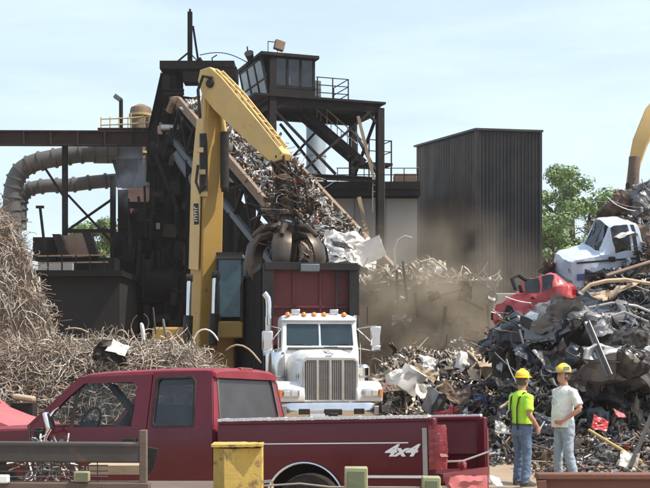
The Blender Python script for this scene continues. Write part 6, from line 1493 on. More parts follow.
# cab shell: rear wall, roof, flank pillars, doors
CB, RF0, RF1, CW = 2.56, 2.66, 4.42, 5.12       # cab back, roof rear, roof front, cowl
ZR, ZB, ZW = 2.01, 1.315, 1.895                 # roof, belt, window top
def ax(z): return CW - .06 - (CW - .1 - RF1) * max(0, z - 1.37) / (ZR - 1.37)      # raked screen line
for sg in (1, -1):
    m = MB()
    # rear quarter with its window opening
    q0, q1 = CB, 3.40
    rear = lambda z: CB + max(0, z - ZB) * .13
    outer = [(CB, .58), (CB, .9), (CB, 1.15), (CB, ZB), (rear(1.6), 1.6), (rear(1.95), 1.95), (rear(1.95) + .06, ZR - .03), (q1, ZR - .03), (q1, 1.6), (q1, ZB), (q1, 1.15), (q1, .9), (q1, .58)]
    hole = [(2.84, ZB + .045), (3.30, ZB + .045), (3.32, ZB + .07), (3.32, ZW - .04), (3.29, ZW), (2.90, ZW), (2.86, ZW - .05), (2.82, ZB + .07)]
    m.plate(outer, [hole], lambda a, b: V((a, sg * side_y(b), b)), (0, -sg * .04, 0))
    qo = pp('rear_quarter', m, 'maroon', smooth=25)
    wf = MB(); big = [(2.80, ZB + .01), (3.32, ZB + .01), (3.355, ZB + .05), (3.355, ZW - .01), (3.32, ZW + .03), (2.88, ZW + .03), (2.83, ZW - .03), (2.785, ZB + .05)]
    wf.plate(big, [hole], lambda a, b: V((a, sg * (side_y(b) + .008), b)), (0, -sg * .03, 0)); pp('window_seal', wf, 'black_part', qo, bevel=.006)
    wf = MB(); wf.plate(hole, [], lambda a, b: V((a, sg * (side_y(b) - .015), b)), (0, -sg * .008, 0)); pp('window_pane', wf, 'tint', qo)
    # door with window
    d0, d1 = 3.412, 5.0
    outer = [(d0, .60), (d0, .9), (d0, 1.15), (d0, ZB), (d0, 1.65), (d0, ZR - .055), (ax(ZR - .055) - .09, ZR - .055), (ax(1.6) - .09, 1.6), (ax(1.36) - .05, 1.36), (d1, 1.30), (d1, 1.15), (d1, .9), (d1, .60)]
    hole = [(3.60, ZB + .03), (4.80, ZB + .03), (ax(1.5) - .20, 1.5), (ax(1.70) - .21, 1.70), (ax(ZW) - .24, ZW - .02), (3.66, ZW - .02), (3.60, ZW - .08)]
    m = MB(); m.plate(outer, [hole], lambda a, b: V((a, sg * (side_y(b) + .004), b)), (0, -sg * .05, 0)); do = pp('door', m, 'maroon', smooth=25)
    if sg == 1: door_near = do
    m = MB(); vx = 4.44; m.bar((vx, sg * (side_y(ZB) - .02), ZB + .02), (vx - .02, sg * (side_y(ZW) - .02), ZW - .02), .035, .03); pp('vent_post', m, 'black_part', do)
    m = MB(); sh_ = [(3.60, ZB + .03), (vx, ZB + .03), (vx, ZW - .02), (3.66, ZW - .02), (3.60, ZW - .08)]; m.plate(sh_, [], lambda a, b: V((a, sg * (side_y(b) - .02), b)), (0, -sg * .006, 0)); pp('window_pane', m, 'glass', do)
    m = MB(); sh_ = [(vx + .01, ZB + .03), (4.78, ZB + .03), (ax(1.5) - .21, 1.5), (ax(1.70) - .22, 1.70), (ax(ZW) - .25, ZW - .03), (vx + .01, ZW - .03)]; m.plate(sh_, [], lambda a, b: V((a, sg * (side_y(b) - .02), b)), (0, -sg * .006, 0)); pp('vent_window', m, 'glass', do)
    m = MB(); m.box((3.62, sg * (side_y(1.18) + .02), 1.18), (.17, .035, .05)); pp('door_handle', m, 'black_part', do, bevel=.01)
    m = MB(); m.bar((3.43, sg * (side_y(1.125) + .008), 1.125), (4.98, sg * (side_y(1.125) + .008), 1.125), .012, .012); pp('pinstripe', m, 'trim_white', do)
    # A pillar and roof edge
    m = MB(); m.bar((ax(1.36) - .02, sg * (side_y(1.36) - .02), 1.34), (ax(ZR) - .07, sg * (side_y(ZR) - .03), ZR - .075), .08, .08); pp('windscreen_pillar', m, 'maroon', bevel=.01)
    # front fender and arch
    m = MB(); outer = [(5.012, .60), (5.012, .9), (5.012, 1.2), (5.012, 1.32), (5.9, 1.30), (6.45, 1.27), (6.48, 1.0), (6.48, .6)] + arch(5.60, .56, .44, 5, 175)[::1]
    m.plate(outer, [], lambda a, b: V((a, sg * side_y(b), b)), (0, -sg * .04, 0)); pp('front_fender', m, 'maroon', smooth=30)
# mirror on the near door: bent chrome arm and head
m = MB(); m.box((4.62, 1.14, 1.42), (.06, .16, .24), Matrix.Rotation(.3, 3, 'Y')); mi = pp('mirror_head', m, 'chrome', door_near, bevel=.03)
for q_, r_ in (([(4.72, .98, 1.30), (4.70, 1.08, 1.30), (4.64, 1.13, 1.36)], .02), ([(4.60, .98, 1.58), (4.60, 1.08, 1.54), (4.62, 1.13, 1.48)], .014)):
    m = MB(); m.tube(q_, r_, 8); pp('mirror_arm', m, 'chrome', mi, smooth=40)
m = MB(); m.box((4.84, 1.02, 1.245), (.12, .10, .15)); m.box((4.84, 1.02, 1.335), (.10, .07, .03)); pp('mirror_bracket', m, 'black_part', door_near, bevel=.015)
# roof
def rsec(x, zc, w):
    e = side_y(ZR) - .01; return [V((x, s * e * w, zc - d)) for s, d in ((-1, .075), (-.985, .03), (-.9, .008), (-.5, -.012), (0, -.018), (.5, -.012), (.9, .008), (.985, .03), (1, .075))]
m = MB(); m.loft([rsec(RF0 - .06, ZR - .04, 1), rsec(RF0, ZR, 1), rsec(3.2, ZR + .02, 1), rsec(4.0, ZR + .015, 1), rsec(4.3, ZR, 1), rsec(RF1 + .02, ZR - .035, 1)]); rfo = pp('roof', m, 'maroon_sunlit', smooth=45)
m = MB(); m.box((RF0 - .02, 0, ZR + .0), (.06, .30, .05)); bl_ = pp('brake_light', m, 'red_lens', rfo, bevel=.01)
# rear cab wall with window
rx = lambda z: CB + max(0, z - ZB) * .13
ow = [(-.95, .6), (.95, .6), (.965, 1.0), (.968, ZB), (side_y(1.65) - .01, 1.65), (side_y(1.97) - .02, 1.97), (-side_y(1.97) + .02, 1.97), (-side_y(1.65) + .01, 1.65), (-.968, ZB), (-.965, 1.0)]
rw = [(-.74, ZB + .10), (.74, ZB + .10), (.755, ZB + .14), (.69, ZW - .02), (.66, ZW + .01), (-.66, ZW + .01), (-.69, ZW - .02), (-.755, ZB + .14)]
m = MB(); m.plate(ow, [rw], lambda a, b: V((rx(b), a, b)), (.04, 0, 0)); rwo = pp('rear_wall', m, 'maroon_sunlit', smooth=25)
big = [(a * 1.045, b + (.03 if b > 1.6 else -.03)) for a, b in rw]
m = MB(); m.plate(big, [rw], lambda a, b: V((rx(b) - .012, a, b)), (.03, 0, 0)); pp('window_seal', m, 'duct', rwo, bevel=.006)
m = MB(); m.plate(rw, [], lambda a, b: V((rx(b) + .012, a, b)), (.006, 0, 0)); pp('window_pane', m, 'dusty_glass', rwo)
m = MB(); m.plate([(-.80, 1.36), (.80, 1.36), (.70, ZR - .07), (-.70, ZR - .07)], [], lambda a, b: V((ax(b) - .03, a, b)), (.006, 0, 0)); pp('windscreen', m, 'glass')
# hood and nose
m = MB(); m.loft([[V((x, y, z)) for y, z in ((-.93, zt_ - .10), (-.90, zt_ - .02), (-.5, zt_ + .02), (0, zt_ + .03), (.5, zt_ + .02), (.90, zt_ - .02), (.93, zt_ - .10))] for x, zt_ in ((CW - .02, 1.36), (5.6, 1.36), (6.2, 1.33), (6.46, 1.27))]); pp('hood', m, 'maroon_sunlit', smooth=45)
m = MB(); m.box((6.50, 0, 1.0), (.06, 1.8, .5)); pp('grille', m, 'steel')
m = MB(); m.box((6.62, 0, .66), (.16, 2.0, .2)); pp('front_bumper', m, 'chrome', bevel=.04)
m = MB(); m.box((5.06, 0, 1.33), (.12, 1.7, .08)); pp('cowl', m, 'black_part')
# interior
m = MB(); m.box((3.9, 0, .68), (2.7, 1.8, .1)); m.box((4.93, 0, 1.15), (.2, 1.8, .42)); pp('dashboard', m, 'interior', bevel=.04)
m = MB(); m.box((3.75, 0, 1.0), (.55, 1.6, .18)); m.box((3.47, 0, 1.32), (.16, 1.6, .56), Matrix.Rotation(-.18, 3, 'Y')); pp('bench_seat', m, 'interior', bevel=.06)
m = MB(); m.tube([(4.53 - .07 * math.cos(a), .42 + .19 * math.sin(a), 1.40 + .18 * math.cos(a)) for a in [k * math.tau / 20 for k in range(21)]], .019, 8); swh = pp('steering_wheel', m, 'interior', smooth=40)
m = MB(); m.bar((4.55, .25, 1.40), (4.55, .59, 1.40), .05, .03); m.bar((4.54, .42, 1.4), (4.80, .42, 1.22), .07, .07); m.tube([(4.53, .42, 1.37), (4.53, .42, 1.43)], .06, 8); pp('steering_column', m, 'interior', swh)
m = MB(); m.bar((3.55, .80, 1.36), (4.02, .72, 1.84), .06, .10, up=(0, 1, 0)); pp('seat_belt_strap', m, 'interior')
m = MB(); m.box((3.9, 0, 1.93), (1.5, 1.3, .02)); pp('headliner', m, 'interior')

# ------------------------------------------------------------------ faded red car behind the pickup's nose
wreck('faded_car', 'faded pink red car with raised hood behind the pickup nose at left', (-6.05, 17.2, .50), (rad(0), rad(8), rad(-4)), 'pink_scrap', 4.5, 1.75, 1.08, .06, 44, True, group=None)
m = MB(); m.box(P(24, 398, 18.6), (.34, .2, .09), Matrix.Rotation(.14, 3, 'Y')); o = m.build('foam_block', MT['tan_scrap'], bevel=.03); tag(o, 'cream coloured block lying behind the faded pink hood', 'block')
m = MB(); m.bar(V((P(24, 0, 18.7).x, 18.7, 0)), P(24, 403, 18.7), .34, .3); o = m.build('stacked_crate', MT['black_scrap']); tag(o, 'dark crate under the cream block behind the faded car', 'crate')

# ------------------------------------------------------------------ workers
def ring(c, rx, ry, z, n=16, yaw=0, ex=2.0):
    out = []
    for k in range(n):
        a = math.tau * k / n; ca, sa = math.cos(a), math.sin(a)
        x = rx * math.copysign(abs(ca) ** (2 / ex), ca); y = ry * math.copysign(abs(sa) ** (2 / ex), sa)
        out.append(V((c[0] + x * math.cos(yaw) - y * math.sin(yaw), c[1] + x * math.sin(yaw) + y * math.cos(yaw), z)))
    return out
def fuse(name, mb, mm, parent, voxel=.014, smooth_n=4, fold=0.0, seed=0):
    """voxel remesh of overlapping solids into one continuous skin"""
    me = bpy.data.meshes.new(name); me.from_pydata([tuple(p) for p in mb.v], [], mb.f)
    bm = bmesh.new(); bm.from_mesh(me); bmesh.ops.recalc_face_normals(bm, faces=bm.faces); bm.to_mesh(me); bm.free()
    t_ = bpy.data.objects.new(name + '_tmp', me); COL.objects.link(t_)
    rm = t_.modifiers.new('r', 'REMESH'); rm.mode = 'VOXEL'; rm.voxel_size = voxel
    s2 = t_.modifiers.new('s', 'SMOOTH'); s2.iterations = smooth_n; s2.factor = .5
    dg = bpy.context.evaluated_depsgraph_get(); out = bpy.data.meshes.new_from_object(t_.evaluated_get(dg)); bpy.data.objects.remove(t_)
    if fold:
        for v in out.vertices:
            p = v.co; k = noise.noise(V((p.x * 9, p.y * 9, p.z * 16 + seed * 5))) + .6 * noise.noise(V((p.x * 20 + seed, p.y * 20, p.z * 24)))
            v.co = p + v.normal * k * fold
    out.materials.clear(); out.materials.append(MT[mm]); out.polygons.foreach_set('use_smooth', [True] * len(out.polygons))
    o = bpy.data.objects.new(name, out); COL.objects.link(o); o.parent = parent; OFF[o.name] = V((0, 0, 0)); return o

def person(label, loc, yaw, S, arms, legs, shirt, trousers, hat, head_yaw=0, hair=True, belly=0.0, tuck=False):
    """arms: (elbow, wrist, hand direction) for right (-y) and left (+y); x forward, y left, z up"""
    root = thing('person', label, 'person', loc, (0, 0, yaw)); root.scale = (S, S, S)
    hipz, shz = .93, 1.44
    body = MB()
    # trunk
    body.loft([ring((0, 0), .105, .150, .84), ring((0, 0), .12, .170, .92), ring((.01 + belly, 0), .118 + belly, .155, 1.05), ring((.01 + belly * .6, 0), .125 + belly * .5, .165, 1.2), ring((0, 0), .122, .185, 1.34), ring((-.01, 0), .10, .175, 1.43), ring((-.01, 0), .06, .09, 1.49)])
    body.tube([(-.01, 0, 1.45), (.0, 0, 1.52), (.015, 0, 1.58)], [.066, .060, .058], 12)
    # head
    hy = head_yaw; ch, sh2 = math.cos(hy), math.sin(hy)
    def hd(x, y, z): return V((.02 + x * ch - y * sh2, x * sh2 + y * ch, z))
    hs = [(.035, .035, .0, 1.555), (.062, .050, .025, 1.575), (.082, .064, .02, 1.60), (.092, .072, .01, 1.635), (.096, .077, .0, 1.67), (.098, .079, -.005, 1.71), (.092, .075, -.008, 1.745), (.068, .056, -.01, 1.775), (.03, .025, -.01, 1.79)]
    body.loft([[hd(cx_ + rx_ * math.cos(a), ry_ * math.sin(a), z) for a in [math.tau * k / 16 for k in range(16)]] for rx_, ry_, cx_, z in hs])
    body.loft([[hd(.085 + .03 * t, w, 1.695 - .06 * t) for w in (-.012 - .006 * t, .012 + .006 * t)] + [hd(.075, .014, 1.70 - .07 * t), hd(.075, -.014, 1.70 - .07 * t)] for t in (0, .5, 1)])
    for sg in (-1, 1): body.tube([hd(-.01, sg * .078, 1.645), hd(-.012, sg * .088, 1.665), hd(-.01, sg * .080, 1.685)], [.012, .02, .012], 8)
    # arms and hands
    top = MB(); sleeves = []
    for (el, wr_, hdir), sg in zip(arms, (-1, 1)):
        shp = V((-.01, sg * .195, shz - .03)); el, wr_ = V(el), V(wr_); hdir = V(hdir).normalized()
        body.tube([shp, shp.lerp(el, .45), el], [.056, .050, .041], 12); body.tube([el, el.lerp(wr_, .35), wr_], [.042, .043, .027], 12)
        palm = wr_ + hdir * .06; side = hdir.cross(V((0, sg, 0))); side = side.normalized() if side.length > .1 else V((1, 0, 0))
        body.tube([wr_ - hdir * .01, wr_ + hdir * .04, wr_ + hdir * .095], [(.026, .018), (.042, .020), (.040, .016)], 10, flat=side)
        inward = V((0, -sg, 0)); inward = (inward - hdir * inward.dot(hdir)).normalized()
        for j, (o_, L_) in enumerate(((-.030, .068), (-.010, .078), (.011, .072), (.030, .056))):
            b0 = wr_ + hdir * .085 + side * o_; k1 = b0 + hdir * L_ * .5 + inward * .008; k2 = k1 + (hdir * .6 + inward * .8).normalized() * L_ * .35; k3 = k2 + (hdir * .1 + inward).normalized() * L_ * .25
            body.tube([b0, k1, k2, k3], [.0105, .010, .009, .007], 7)
        b0 = wr_ + hdir * .03 - side * .034; body.tube([b0, b0 + (hdir - side * .8).normalized() * .035, b0 + (hdir * .9 - side * .4 + inward * .5).normalized() * .07], [.013, .012, .008], 7)
        sl = shp.lerp(el, .80)
        top.tube([shp + V((0, -sg * .05, .015)), shp + V((0, 0, .0)), shp.lerp(el, .45), sl], [.066, .080, .078, .078], 14)
    # legs
    pants = MB(); boots = []
    for (kn, an, fdir), sg in zip(legs, (-1, 1)):
        hp_ = V((0, sg * .09, hipz - .04)); kn, an = V(kn), V(an)
        body.tube([hp_, hp_.lerp(kn, .5), kn], [.085, .075, .055], 12); body.tube([kn, kn.lerp(an, .35), an], [.055, .056, .036], 12)
        pants.tube([hp_ + V((0, 0, .10)), hp_ - V((0, 0, .05)), hp_.lerp(kn, .5), kn], [.105, .110, .094, .078], 14); pants.tube([kn + V((0, 0, .02)), kn.lerp(an, .4), V((an.x - .005, an.y, .10)), V((an.x, an.y, .055))], [.078, .074, .070, .074], 14)
        f_ = V((math.cos(fdir), math.sin(fdir), 0)); a0 = V((an.x, an.y, 0))
        m = MB(); m.loft([ring((a0.x + f_.x * t, a0.y + f_.y * t), l_, w_, z, 14, fdir, 2.6) for t, l_, w_, z in ((.05, .135, .048, .0), (.05, .142, .052, .025), (.045, .132, .050, .055), (.015, .085, .047, .085), (0, .058, .048, .12), (0, .055, .05, .18))])
        boots.append(m)
        body.tube([an, a0 + V((0, 0, .05)), a0 + f_ * .1 + V((0, 0, .04))], [.036, .036, .032], 10)
    fuse('body', body, 'skin', root, .011, 3)
    # clothes
    top.loft([ring((.005 + belly, 0), .138 + belly, .188, .865), ring((.008 + belly, 0), .142 + belly, .186, .95), ring((.012 + belly, 0), .142 + belly, .180, 1.08), ring((.01 + belly * .6, 0), .146 + belly * .5, .188, 1.22), ring((0, 0), .140, .205, 1.35), ring((-.01, 0), .115, .195, 1.44), ring((-.01, 0), .078, .105, 1.495), ring((-.008, 0), .07, .072, 1.515)])
    sh_o = fuse('shirt', top, shirt, root, .013, 3, .007, 3)
    tk = 1.13 if tuck else 1.0; pants.loft([ring((0, 0), .125 * tk, .178 * tk, .80), ring((0, 0), .132 * tk, .184 * tk, .90), ring((belly * .3, 0), .132 * tk, .178 * tk, .985)])
    if tuck:
        m = MB(); m.loft([ring((.002, 0), .155, .206, z) for z in (.965, .995)] ); m.build('belt', MT['boot'], root, smooth=50)
    fuse('trousers', pants, trousers, root, .013, 3, .011, 8)
    for m in boots: m.build('boot', MT['boot'], root, smooth=50)
    # face
    face = MB()
    for sg in (-1, 1): face.tube([hd(.083, sg * .032, 1.693), hd(.094, sg * .030, 1.693)], [.011, .006], 8)
    face.build('eyes', MT['interior'], root, smooth=60)
    m = MB(); m.tube([hd(.082, -.025, 1.612), hd(.095, 0, 1.610), hd(.082, .025, 1.612)], .006, 6); m.build('mouth', MT['pink_scrap'], root)
    if hair:
        m = MB(); m.loft([[hd(-.012 + rx_ * math.cos(a), ry_ * math.sin(a), z) for a in [rad(75 + 210 * k / 14) for k in range(15)]] for rx_, ry_, z in ((.080, .070, 1.60), (.104, .084, 1.65), (.106, .086, 1.70), (.10, .082, 1.74))], cap=False); m.build('hair', MT['hair'], root, smooth=60)
    # hard hat: shell, brim, ridge
    hz = 1.725
    m = MB(); m.loft([[hd(-.004 + r1 * 1.18 * math.cos(a), r1 * math.sin(a), z) for a in [math.tau * k / 24 for k in range(24)]] for r1, z in ((.102, hz), (.106, hz + .02), (.104, hz + .05), (.095, hz + .08), (.075, hz + .105), (.045, hz + .12), (.012, hz + .125))])
    hh = m.build('hard_hat', MT[hat[0]], root, smooth=50)
    m = MB(); m.loft([[hd(-.004 + (r1 + (.045 if math.cos(a) > 0 else .012) * max(0, math.cos(a)) * (r1 > .105)) * 1.18 * math.cos(a), r1 * math.sin(a), z) for a in [math.tau * k / 24 for k in range(24)]] for r1, z in ((.100, hz + .004), (.122, hz - .002), (.122, hz + .006), (.104, hz + .014))]); m.build('hat_brim', MT[hat[1]], hh, smooth=50)
    m = MB(); m.tube([hd(.112 * math.cos(a) - .004, 0, hz + .01 + .122 * math.sin(a)) for a in [rad(20 + 140 * k / 12) for k in range(13)]], [(.012, .016)] * 13, 8); m.build('hat_ridge', MT[hat[0]], hh, smooth=50)
    return root, sh_o

# the left one, back half turned, right arm toward the camera
wa, wash = person('worker in lime shirt, dark braces and yellow hard hat seen from behind', (2.99, 18.45, 0.02), rad(28), .955,
    [((-.06, -.27, 1.15), (.13, -.24, .95), (.35, .1, -1)), ((.02, .27, 1.15), (.20, .16, 1.02), (.9, -.4, -.2))],
    [((.03, -.11, .50), (-.03, -.13, .08), rad(-8)), ((.05, .12, .50), (.03, .15, .08), rad(14))], 'lime', 'jeans', ('hat_yellow', 'hat_yellow'), rad(12), tuck=True)
for sg in (-1, 1):
    m = MB(); m.tube([(.13, sg * .10, 1.30), (.06, sg * .115, 1.475), (-.04, sg * .115, 1.49), (-.13, sg * .10, 1.40), (-.155, sg * .085, 1.25), (-.15, sg * .075, 1.05), (-.145, sg * .085, .90)], [(.020, .006)] * 7, 8, flat=(0, 1, 0)); m.build('brace_strap', MT['black_part'], wash, smooth=60)
m = MB(); m.box((-.13, -.10, .86), (.03, .12, .10)); m.build('back_pocket', MT['jeans'], wa, bevel=.01)
m = MB(); m.tube([(0, 0, 0), (.09, .02, .14)], .008, 6)
hw_ = Matrix.Rotation(rad(28), 3, 'Z') @ (V((.165, -.23, .885)) * .955) + V((2.99, 18.45, .02)); m.warp(lambda p: p + hw_); o = m.build('marker_pen', MT['white_plain']); tag(o, 'white pen held in the right hand of the lime shirted worker', 'pen')

# the right one, facing left and toward the camera, left hand at his belt
wb, wbsh = person('worker in white printed T-shirt and blue brimmed hard hat with hand on hip', (3.74, 18.95, 0.02), rad(207), .995,
    [((-.04, -.25, 1.16), (.06, -.20, .94), (.2, .1, -1)), ((-.05, .33, 1.16), (.16, .17, .98), (.7, -.75, -.3))],
    [((.04, -.10, .50), (.02, -.13, .08), rad(-10)), ((.02, .12, .50), (-.06, .17, .08), rad(18))], 'tee', 'pale_jeans', ('hat_yellow', 'hat_blue'), rad(-6), True, .028)
m = MB(); rr = random.Random(8)
for k in range(7):
    y0 = -.09 + .18 * rr.random(); z0 = 1.21 + .13 * rr.random(); w = rr.uniform(.03, .07)
    m.box((.178 - 1.2 * y0 * y0, y0, z0), (.012, w, .02), Matrix.Rotation(rr.uniform(-.3, .3), 3, 'X') @ Matrix.Rotation(y0 * 2.2, 3, 'Z'))
m.build('shirt_print', MT['print_blue'], wbsh)
for sg in (-1, 1):
    m = MB(); m.box((.04, sg * .106, 1.79), (.11, .012, .05)); m.build('hat_sticker', MT['hat_blue'], wb)

# ------------------------------------------------------------------ foreground: trailer rail with mesh at left
tr = thing('trailer_side', 'dark steel trailer side rail with wire mesh in the left foreground', 'trailer', (P(60, 0, 9).x, 9.2, 0))
def fg(nm, mb, mm, parent=None, **k): return mb.build(nm, MT[mm], parent or tr, **k)
YG = 9.0
m = MB(); m.bar(P(-30, 451.5, YG), P(141, 452.5, YG), .10, .15); fg('top_rail', m, 'dark_steel', bevel=.012)
m = MB(); m.bar(P(-30, 443.3, YG + .02), P(141, 444.3, YG + .02), .16, .018); fg('rail_flange', m, 'dark_steel')
m = MB(); p_ = P(143.5, 430, YG - .02); m.bar(V((p_.x, p_.y, .55)), p_, .055, .07); fg('post', m, 'wood', bevel=.006)
m = MB(); p_ = P(-10, 430, YG - .02); m.bar(V((p_.x, p_.y, .55)), p_, .055, .07); fg('post', m, 'wood', bevel=.006)
m = MB(); m.bar(P(-30, 485, YG), P(150, 485.5, YG), .12, .05); fg('lower_rail', m, 'wood', bevel=.008)
for k, y in enumerate((459.8, 466, 471.5, 477)):
    m = MB(); m.tube([P(-30, y, YG + .05), P(60, y - .4, YG + .05), P(108 if k else 76, y - (.5 if k else 1), YG + .05)], .0055, 5); fg('mesh_wire', m, 'steel')
for k in range(12):
    px = -4 + k * 9.2; m = MB(); m.tube([P(px, 459, YG + .06), P(px + .6, 484, YG + .06)], .0042, 5); fg('mesh_wire', m, 'dark_steel')
m = MB(); m.box(P(82, 476.5, YG - .06), (.115, .05, .075)); bk_ = fg('marker_frame', m, 'lime_frame', bevel=.008)
m = MB(); m.box(P(82, 476.5, YG - .09), (.085, .02, .05)); fg('marker_face', m, 'green_lamp', bk_)
m = MB(); m.box(P(3, 479, YG - .08), (.09, .06, .06)); fg('white_bracket', m, 'white_plain', bevel=.01)
m = MB(); m.box(P(60, 497, YG + .5), (2.9, 1.2, .12)); fg('deck', m, 'wood')
for px in (-20, 60, 140):
    p_ = P(px, 500, YG + .3); m = MB(); m.bar(V((p_.x, p_.y, 0.0)), p_, .12, .12); fg('leg', m, 'dark_steel')
# wire bundle lying on the trailer behind the mesh
r = np.random.default_rng(202); n = 130
st = np.stack([r.uniform(P(30, 0, 9.4).x, P(66, 0, 9.4).x, n), r.uniform(9.25, 9.6, n), r.uniform(1.14, 1.34, n)], 1)
v, f, m_ = wires_np(r, st, r.normal(size=(n, 3)) * np.array([1, .6, .8]), .08, .3, .004, .009, 1.5, 6, 4)
o = np_mesh('wire_bundle', v, f, MT['scrap'], colors=np.repeat(pick(r, PAL_BRIGHT, n), m_, 0)); tag(o, 'tangled grey metal offcuts behind the trailer mesh', 'offcuts', None, 'stuff')
m = MB(); m.box(P(116, 468.5, 9.5), (.42, .25, .07)); o = m.build('wood_offcut', MT['tan_scrap']); tag(o, 'tan board seen through the mesh below the rail', 'board')
m = MB(); m.plate([(146, 447), (158, 449), (154, 468), (147, 478)], [], lambda px, py: P(px, py, 9.15), (0, .03, 0)); o = m.build('torn_flap', MT['black_scrap']); tag(o, 'dark torn flap hanging beside the wooden post', 'flap')

# yellow folded post, two pale green blocks, rusty container edge
yp = thing('yellow_post', 'chipped yellow folded steel post standing before the pickup cab', 'post', (P(238, 0, 9.2).x, 9.2, 0))
z1 = P(0, 448, 9.2).z
def yx(px): return P(px, 0, 9.2).x
m = MB(); m.add([V((yx(a), y, z)) for z in (0, z1) for a, y in ((213, 9.22), (225, 9.14), (262.5, 9.20), (262.5, 9.36), (213, 9.36))], [(0, 1, 6, 5), (1, 2, 7, 6), (2, 3, 8, 7), (3, 4, 9, 8), (4, 0, 5, 9), (4, 3, 2, 1, 0), (5, 6, 7, 8, 9)]); m.build('post_shell', MT['yellow_post'], yp, bevel=.006)
m = MB(); m.sheet(lambda u, v: V((yx(212 + 51 * u), 9.13 + .25 * v, z1 + .012 + .012 * noise.noise(V((u * 6, v * 2, 1))))), 10, 3, (0, 0, .02)); m.build('cap_plate', MT['yellow_post'], yp, smooth=30)
m = MB(); m.bar(P(262, 482, 9.15), P(272, 481, 9.15), .02, .02); m.build('hinge_pin', MT['steel'], yp)
for (px0, px1, py, Y, lb) in ((344.5, 367.5, 467, 9.3, 'greenish square stake pocket block below the pickup wheel arch'), (422, 440, 476.5, 9.4, 'olive square block below the pickup tail')):
    gb = thing('stake_block', lb, 'block', (P((px0 + px1) / 2, 0, Y).x, Y, 0), group='stake blocks in the foreground')
    a, b = P(px0, py, Y), P(px1, py, Y); w = b.x - a.x
    m = MB(); m.box(((a.x + b.x) / 2, Y, a.z - .16), (w, .12, .32)); m.build('block', MT['lime_frame'], gb, bevel=.008)
    m = MB(); m.box(((a.x + b.x) / 2, Y - .062, a.z - .16), (w - .045, .012, .27)); m.build('inset', MT['green_lamp'], gb, bevel=.004)
    m = MB(); m.bar(((a.x + b.x) / 2, Y, 0), ((a.x + b.x) / 2, Y, a.z - .32), .08, .08); m.build('stake', MT['dark_steel'], gb)
rl = MB(); rl.tube([P(262, 486, 9.4), P(300, 483.5, 9.4), P(330, 487, 9.4), P(420, 487.5, 9.4)], .008, 6); o = rl.build('thin_cable', MT['steel'], smooth=60); tag(o, 'thin pale cable slung between the yellow post and the green block', 'cable')
rc = thing('rusty_container', 'rusty red brown steel bin edge in the right foreground', 'bin', (P(600, 0, 10).x, 10.6, 0))
YC = 10.0
zt = P(0, 473, YC).z
def cxp(px): return P(px, 0, YC).x
m = MB(); m.bar(V((cxp(537), YC + .05, zt - .03)), V((cxp(690), YC + .05, zt - .03)), .14, .05); m.build('top_flange', MT['rusty'], rc, bevel=.01)
m = MB(); m.plate([(cxp(537), zt - .055), (cxp(690), zt - .055), (cxp(690), 0.1), (cxp(560), .1), (cxp(549), zt - .5)], [], lambda a, b: V((a, YC + .02, b)), (0, .04, 0)); m.build('side_plate', MT['rusty'], rc)
m = MB(); m.box(((cxp(560) + cxp(690)) / 2, YC + .85, .15), (cxp(690) - cxp(560), 1.6, .12)); m.build('floor', MT['rusty'], rc)
m = MB(); m.bar(V((cxp(548), YC - .03, .1)), V((cxp(541), YC - .03, zt - .06)), .07, .06); m.build('corner_post', MT['rusty'], rc)
crumple('plastic_sheet', .16, .14, 'white_plain', P(494, 484, 13.2), (.5, .1, .4), 'pale crumpled plastic sheet behind the pickup tail', 'sheet', .4, 301, group=None)

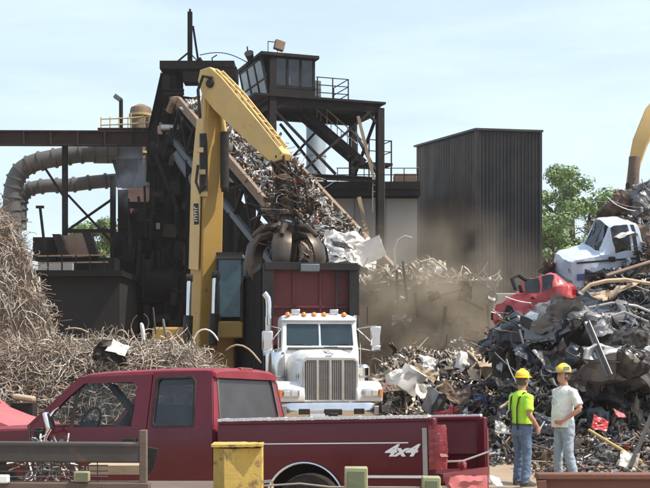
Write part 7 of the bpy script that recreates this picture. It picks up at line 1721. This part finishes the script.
# ------------------------------------------------------------------ air: dust and smoke
def volume_mat(name, col, dens, noisy=None, center=None, radii=None):
    m = bpy.data.materials.new(name); m.use_nodes = True; n, l = m.node_tree.nodes, m.node_tree.links; n.remove(n['Principled BSDF'])
    pv = n.new('ShaderNodeVolumePrincipled'); pv.inputs['Color'].default_value = (*col, 1); pv.inputs['Density'].default_value = dens; pv.inputs['Anisotropy'].default_value = .2
    l.new(pv.outputs['Volume'], n['Material Output'].inputs['Volume'])
    if noisy:
        tc = n.new('ShaderNodeTexCoord'); sub = n.new('ShaderNodeVectorMath'); sub.operation = 'LENGTH'; mp = n.new('ShaderNodeMapping'); mp.inputs['Location'].default_value = (-1, -1, -1); mp.inputs['Scale'].default_value = (2, 2, 2)
        l.new(tc.outputs['Generated'], mp.inputs['Vector']); l.new(mp.outputs['Vector'], sub.inputs[0])
        fall = n.new('ShaderNodeMapRange'); fall.inputs['From Min'].default_value = 1.0; fall.inputs['From Max'].default_value = .25; l.new(sub.outputs['Value'], fall.inputs['Value'])
        t = n.new('ShaderNodeTexNoise'); t.inputs['Scale'].default_value = noisy; t.inputs['Detail'].default_value = 4; l.new(tc.outputs['Object'], t.inputs['Vector'])
        rg = n.new('ShaderNodeMapRange'); rg.inputs['From Min'].default_value = .33; rg.inputs['From Max'].default_value = .7; l.new(t.outputs['Fac'], rg.inputs['Value'])
        mu = n.new('ShaderNodeMath'); mu.operation = 'MULTIPLY'; l.new(fall.outputs['Result'], mu.inputs[0]); l.new(rg.outputs['Result'], mu.inputs[1])
        m2 = n.new('ShaderNodeMath'); m2.operation = 'MULTIPLY'; m2.inputs[1].default_value = dens; l.new(mu.outputs[0], m2.inputs[0]); l.new(m2.outputs[0], pv.inputs['Density'])
    return m
def puff(name, label, c, size, mt):
    m = MB(); m.box(c, size); o = m.build(name, mt); o.display_type = 'WIRE'; return tag(o, label, 'dust', None, 'stuff')
puff('dust_cloud', 'tan dust drifting in front of the loading wall and black building', P(437, 318, 36.9), (8.6, 2.8, 7.4), volume_mat('dust_air', (.86, .74, .57), .62, .75))
puff('smoke_puff', 'bluish smoke curling around the dust collector cone', P(134, 182, 52.5), (2.4, 1.8, 3.0), volume_mat('smoke_air', (.72, .78, .86), 1.0, 1.3))
hz = MB(); hz.box((0, 270, 9.0), (642, 662, 20.0))
o = hz.build('haze', volume_mat('haze_air', (.86, .87, .88), .0003)); o.display_type = 'WIRE'; tag(o, 'thin dusty summer haze over the yard', 'haze', None, 'stuff')
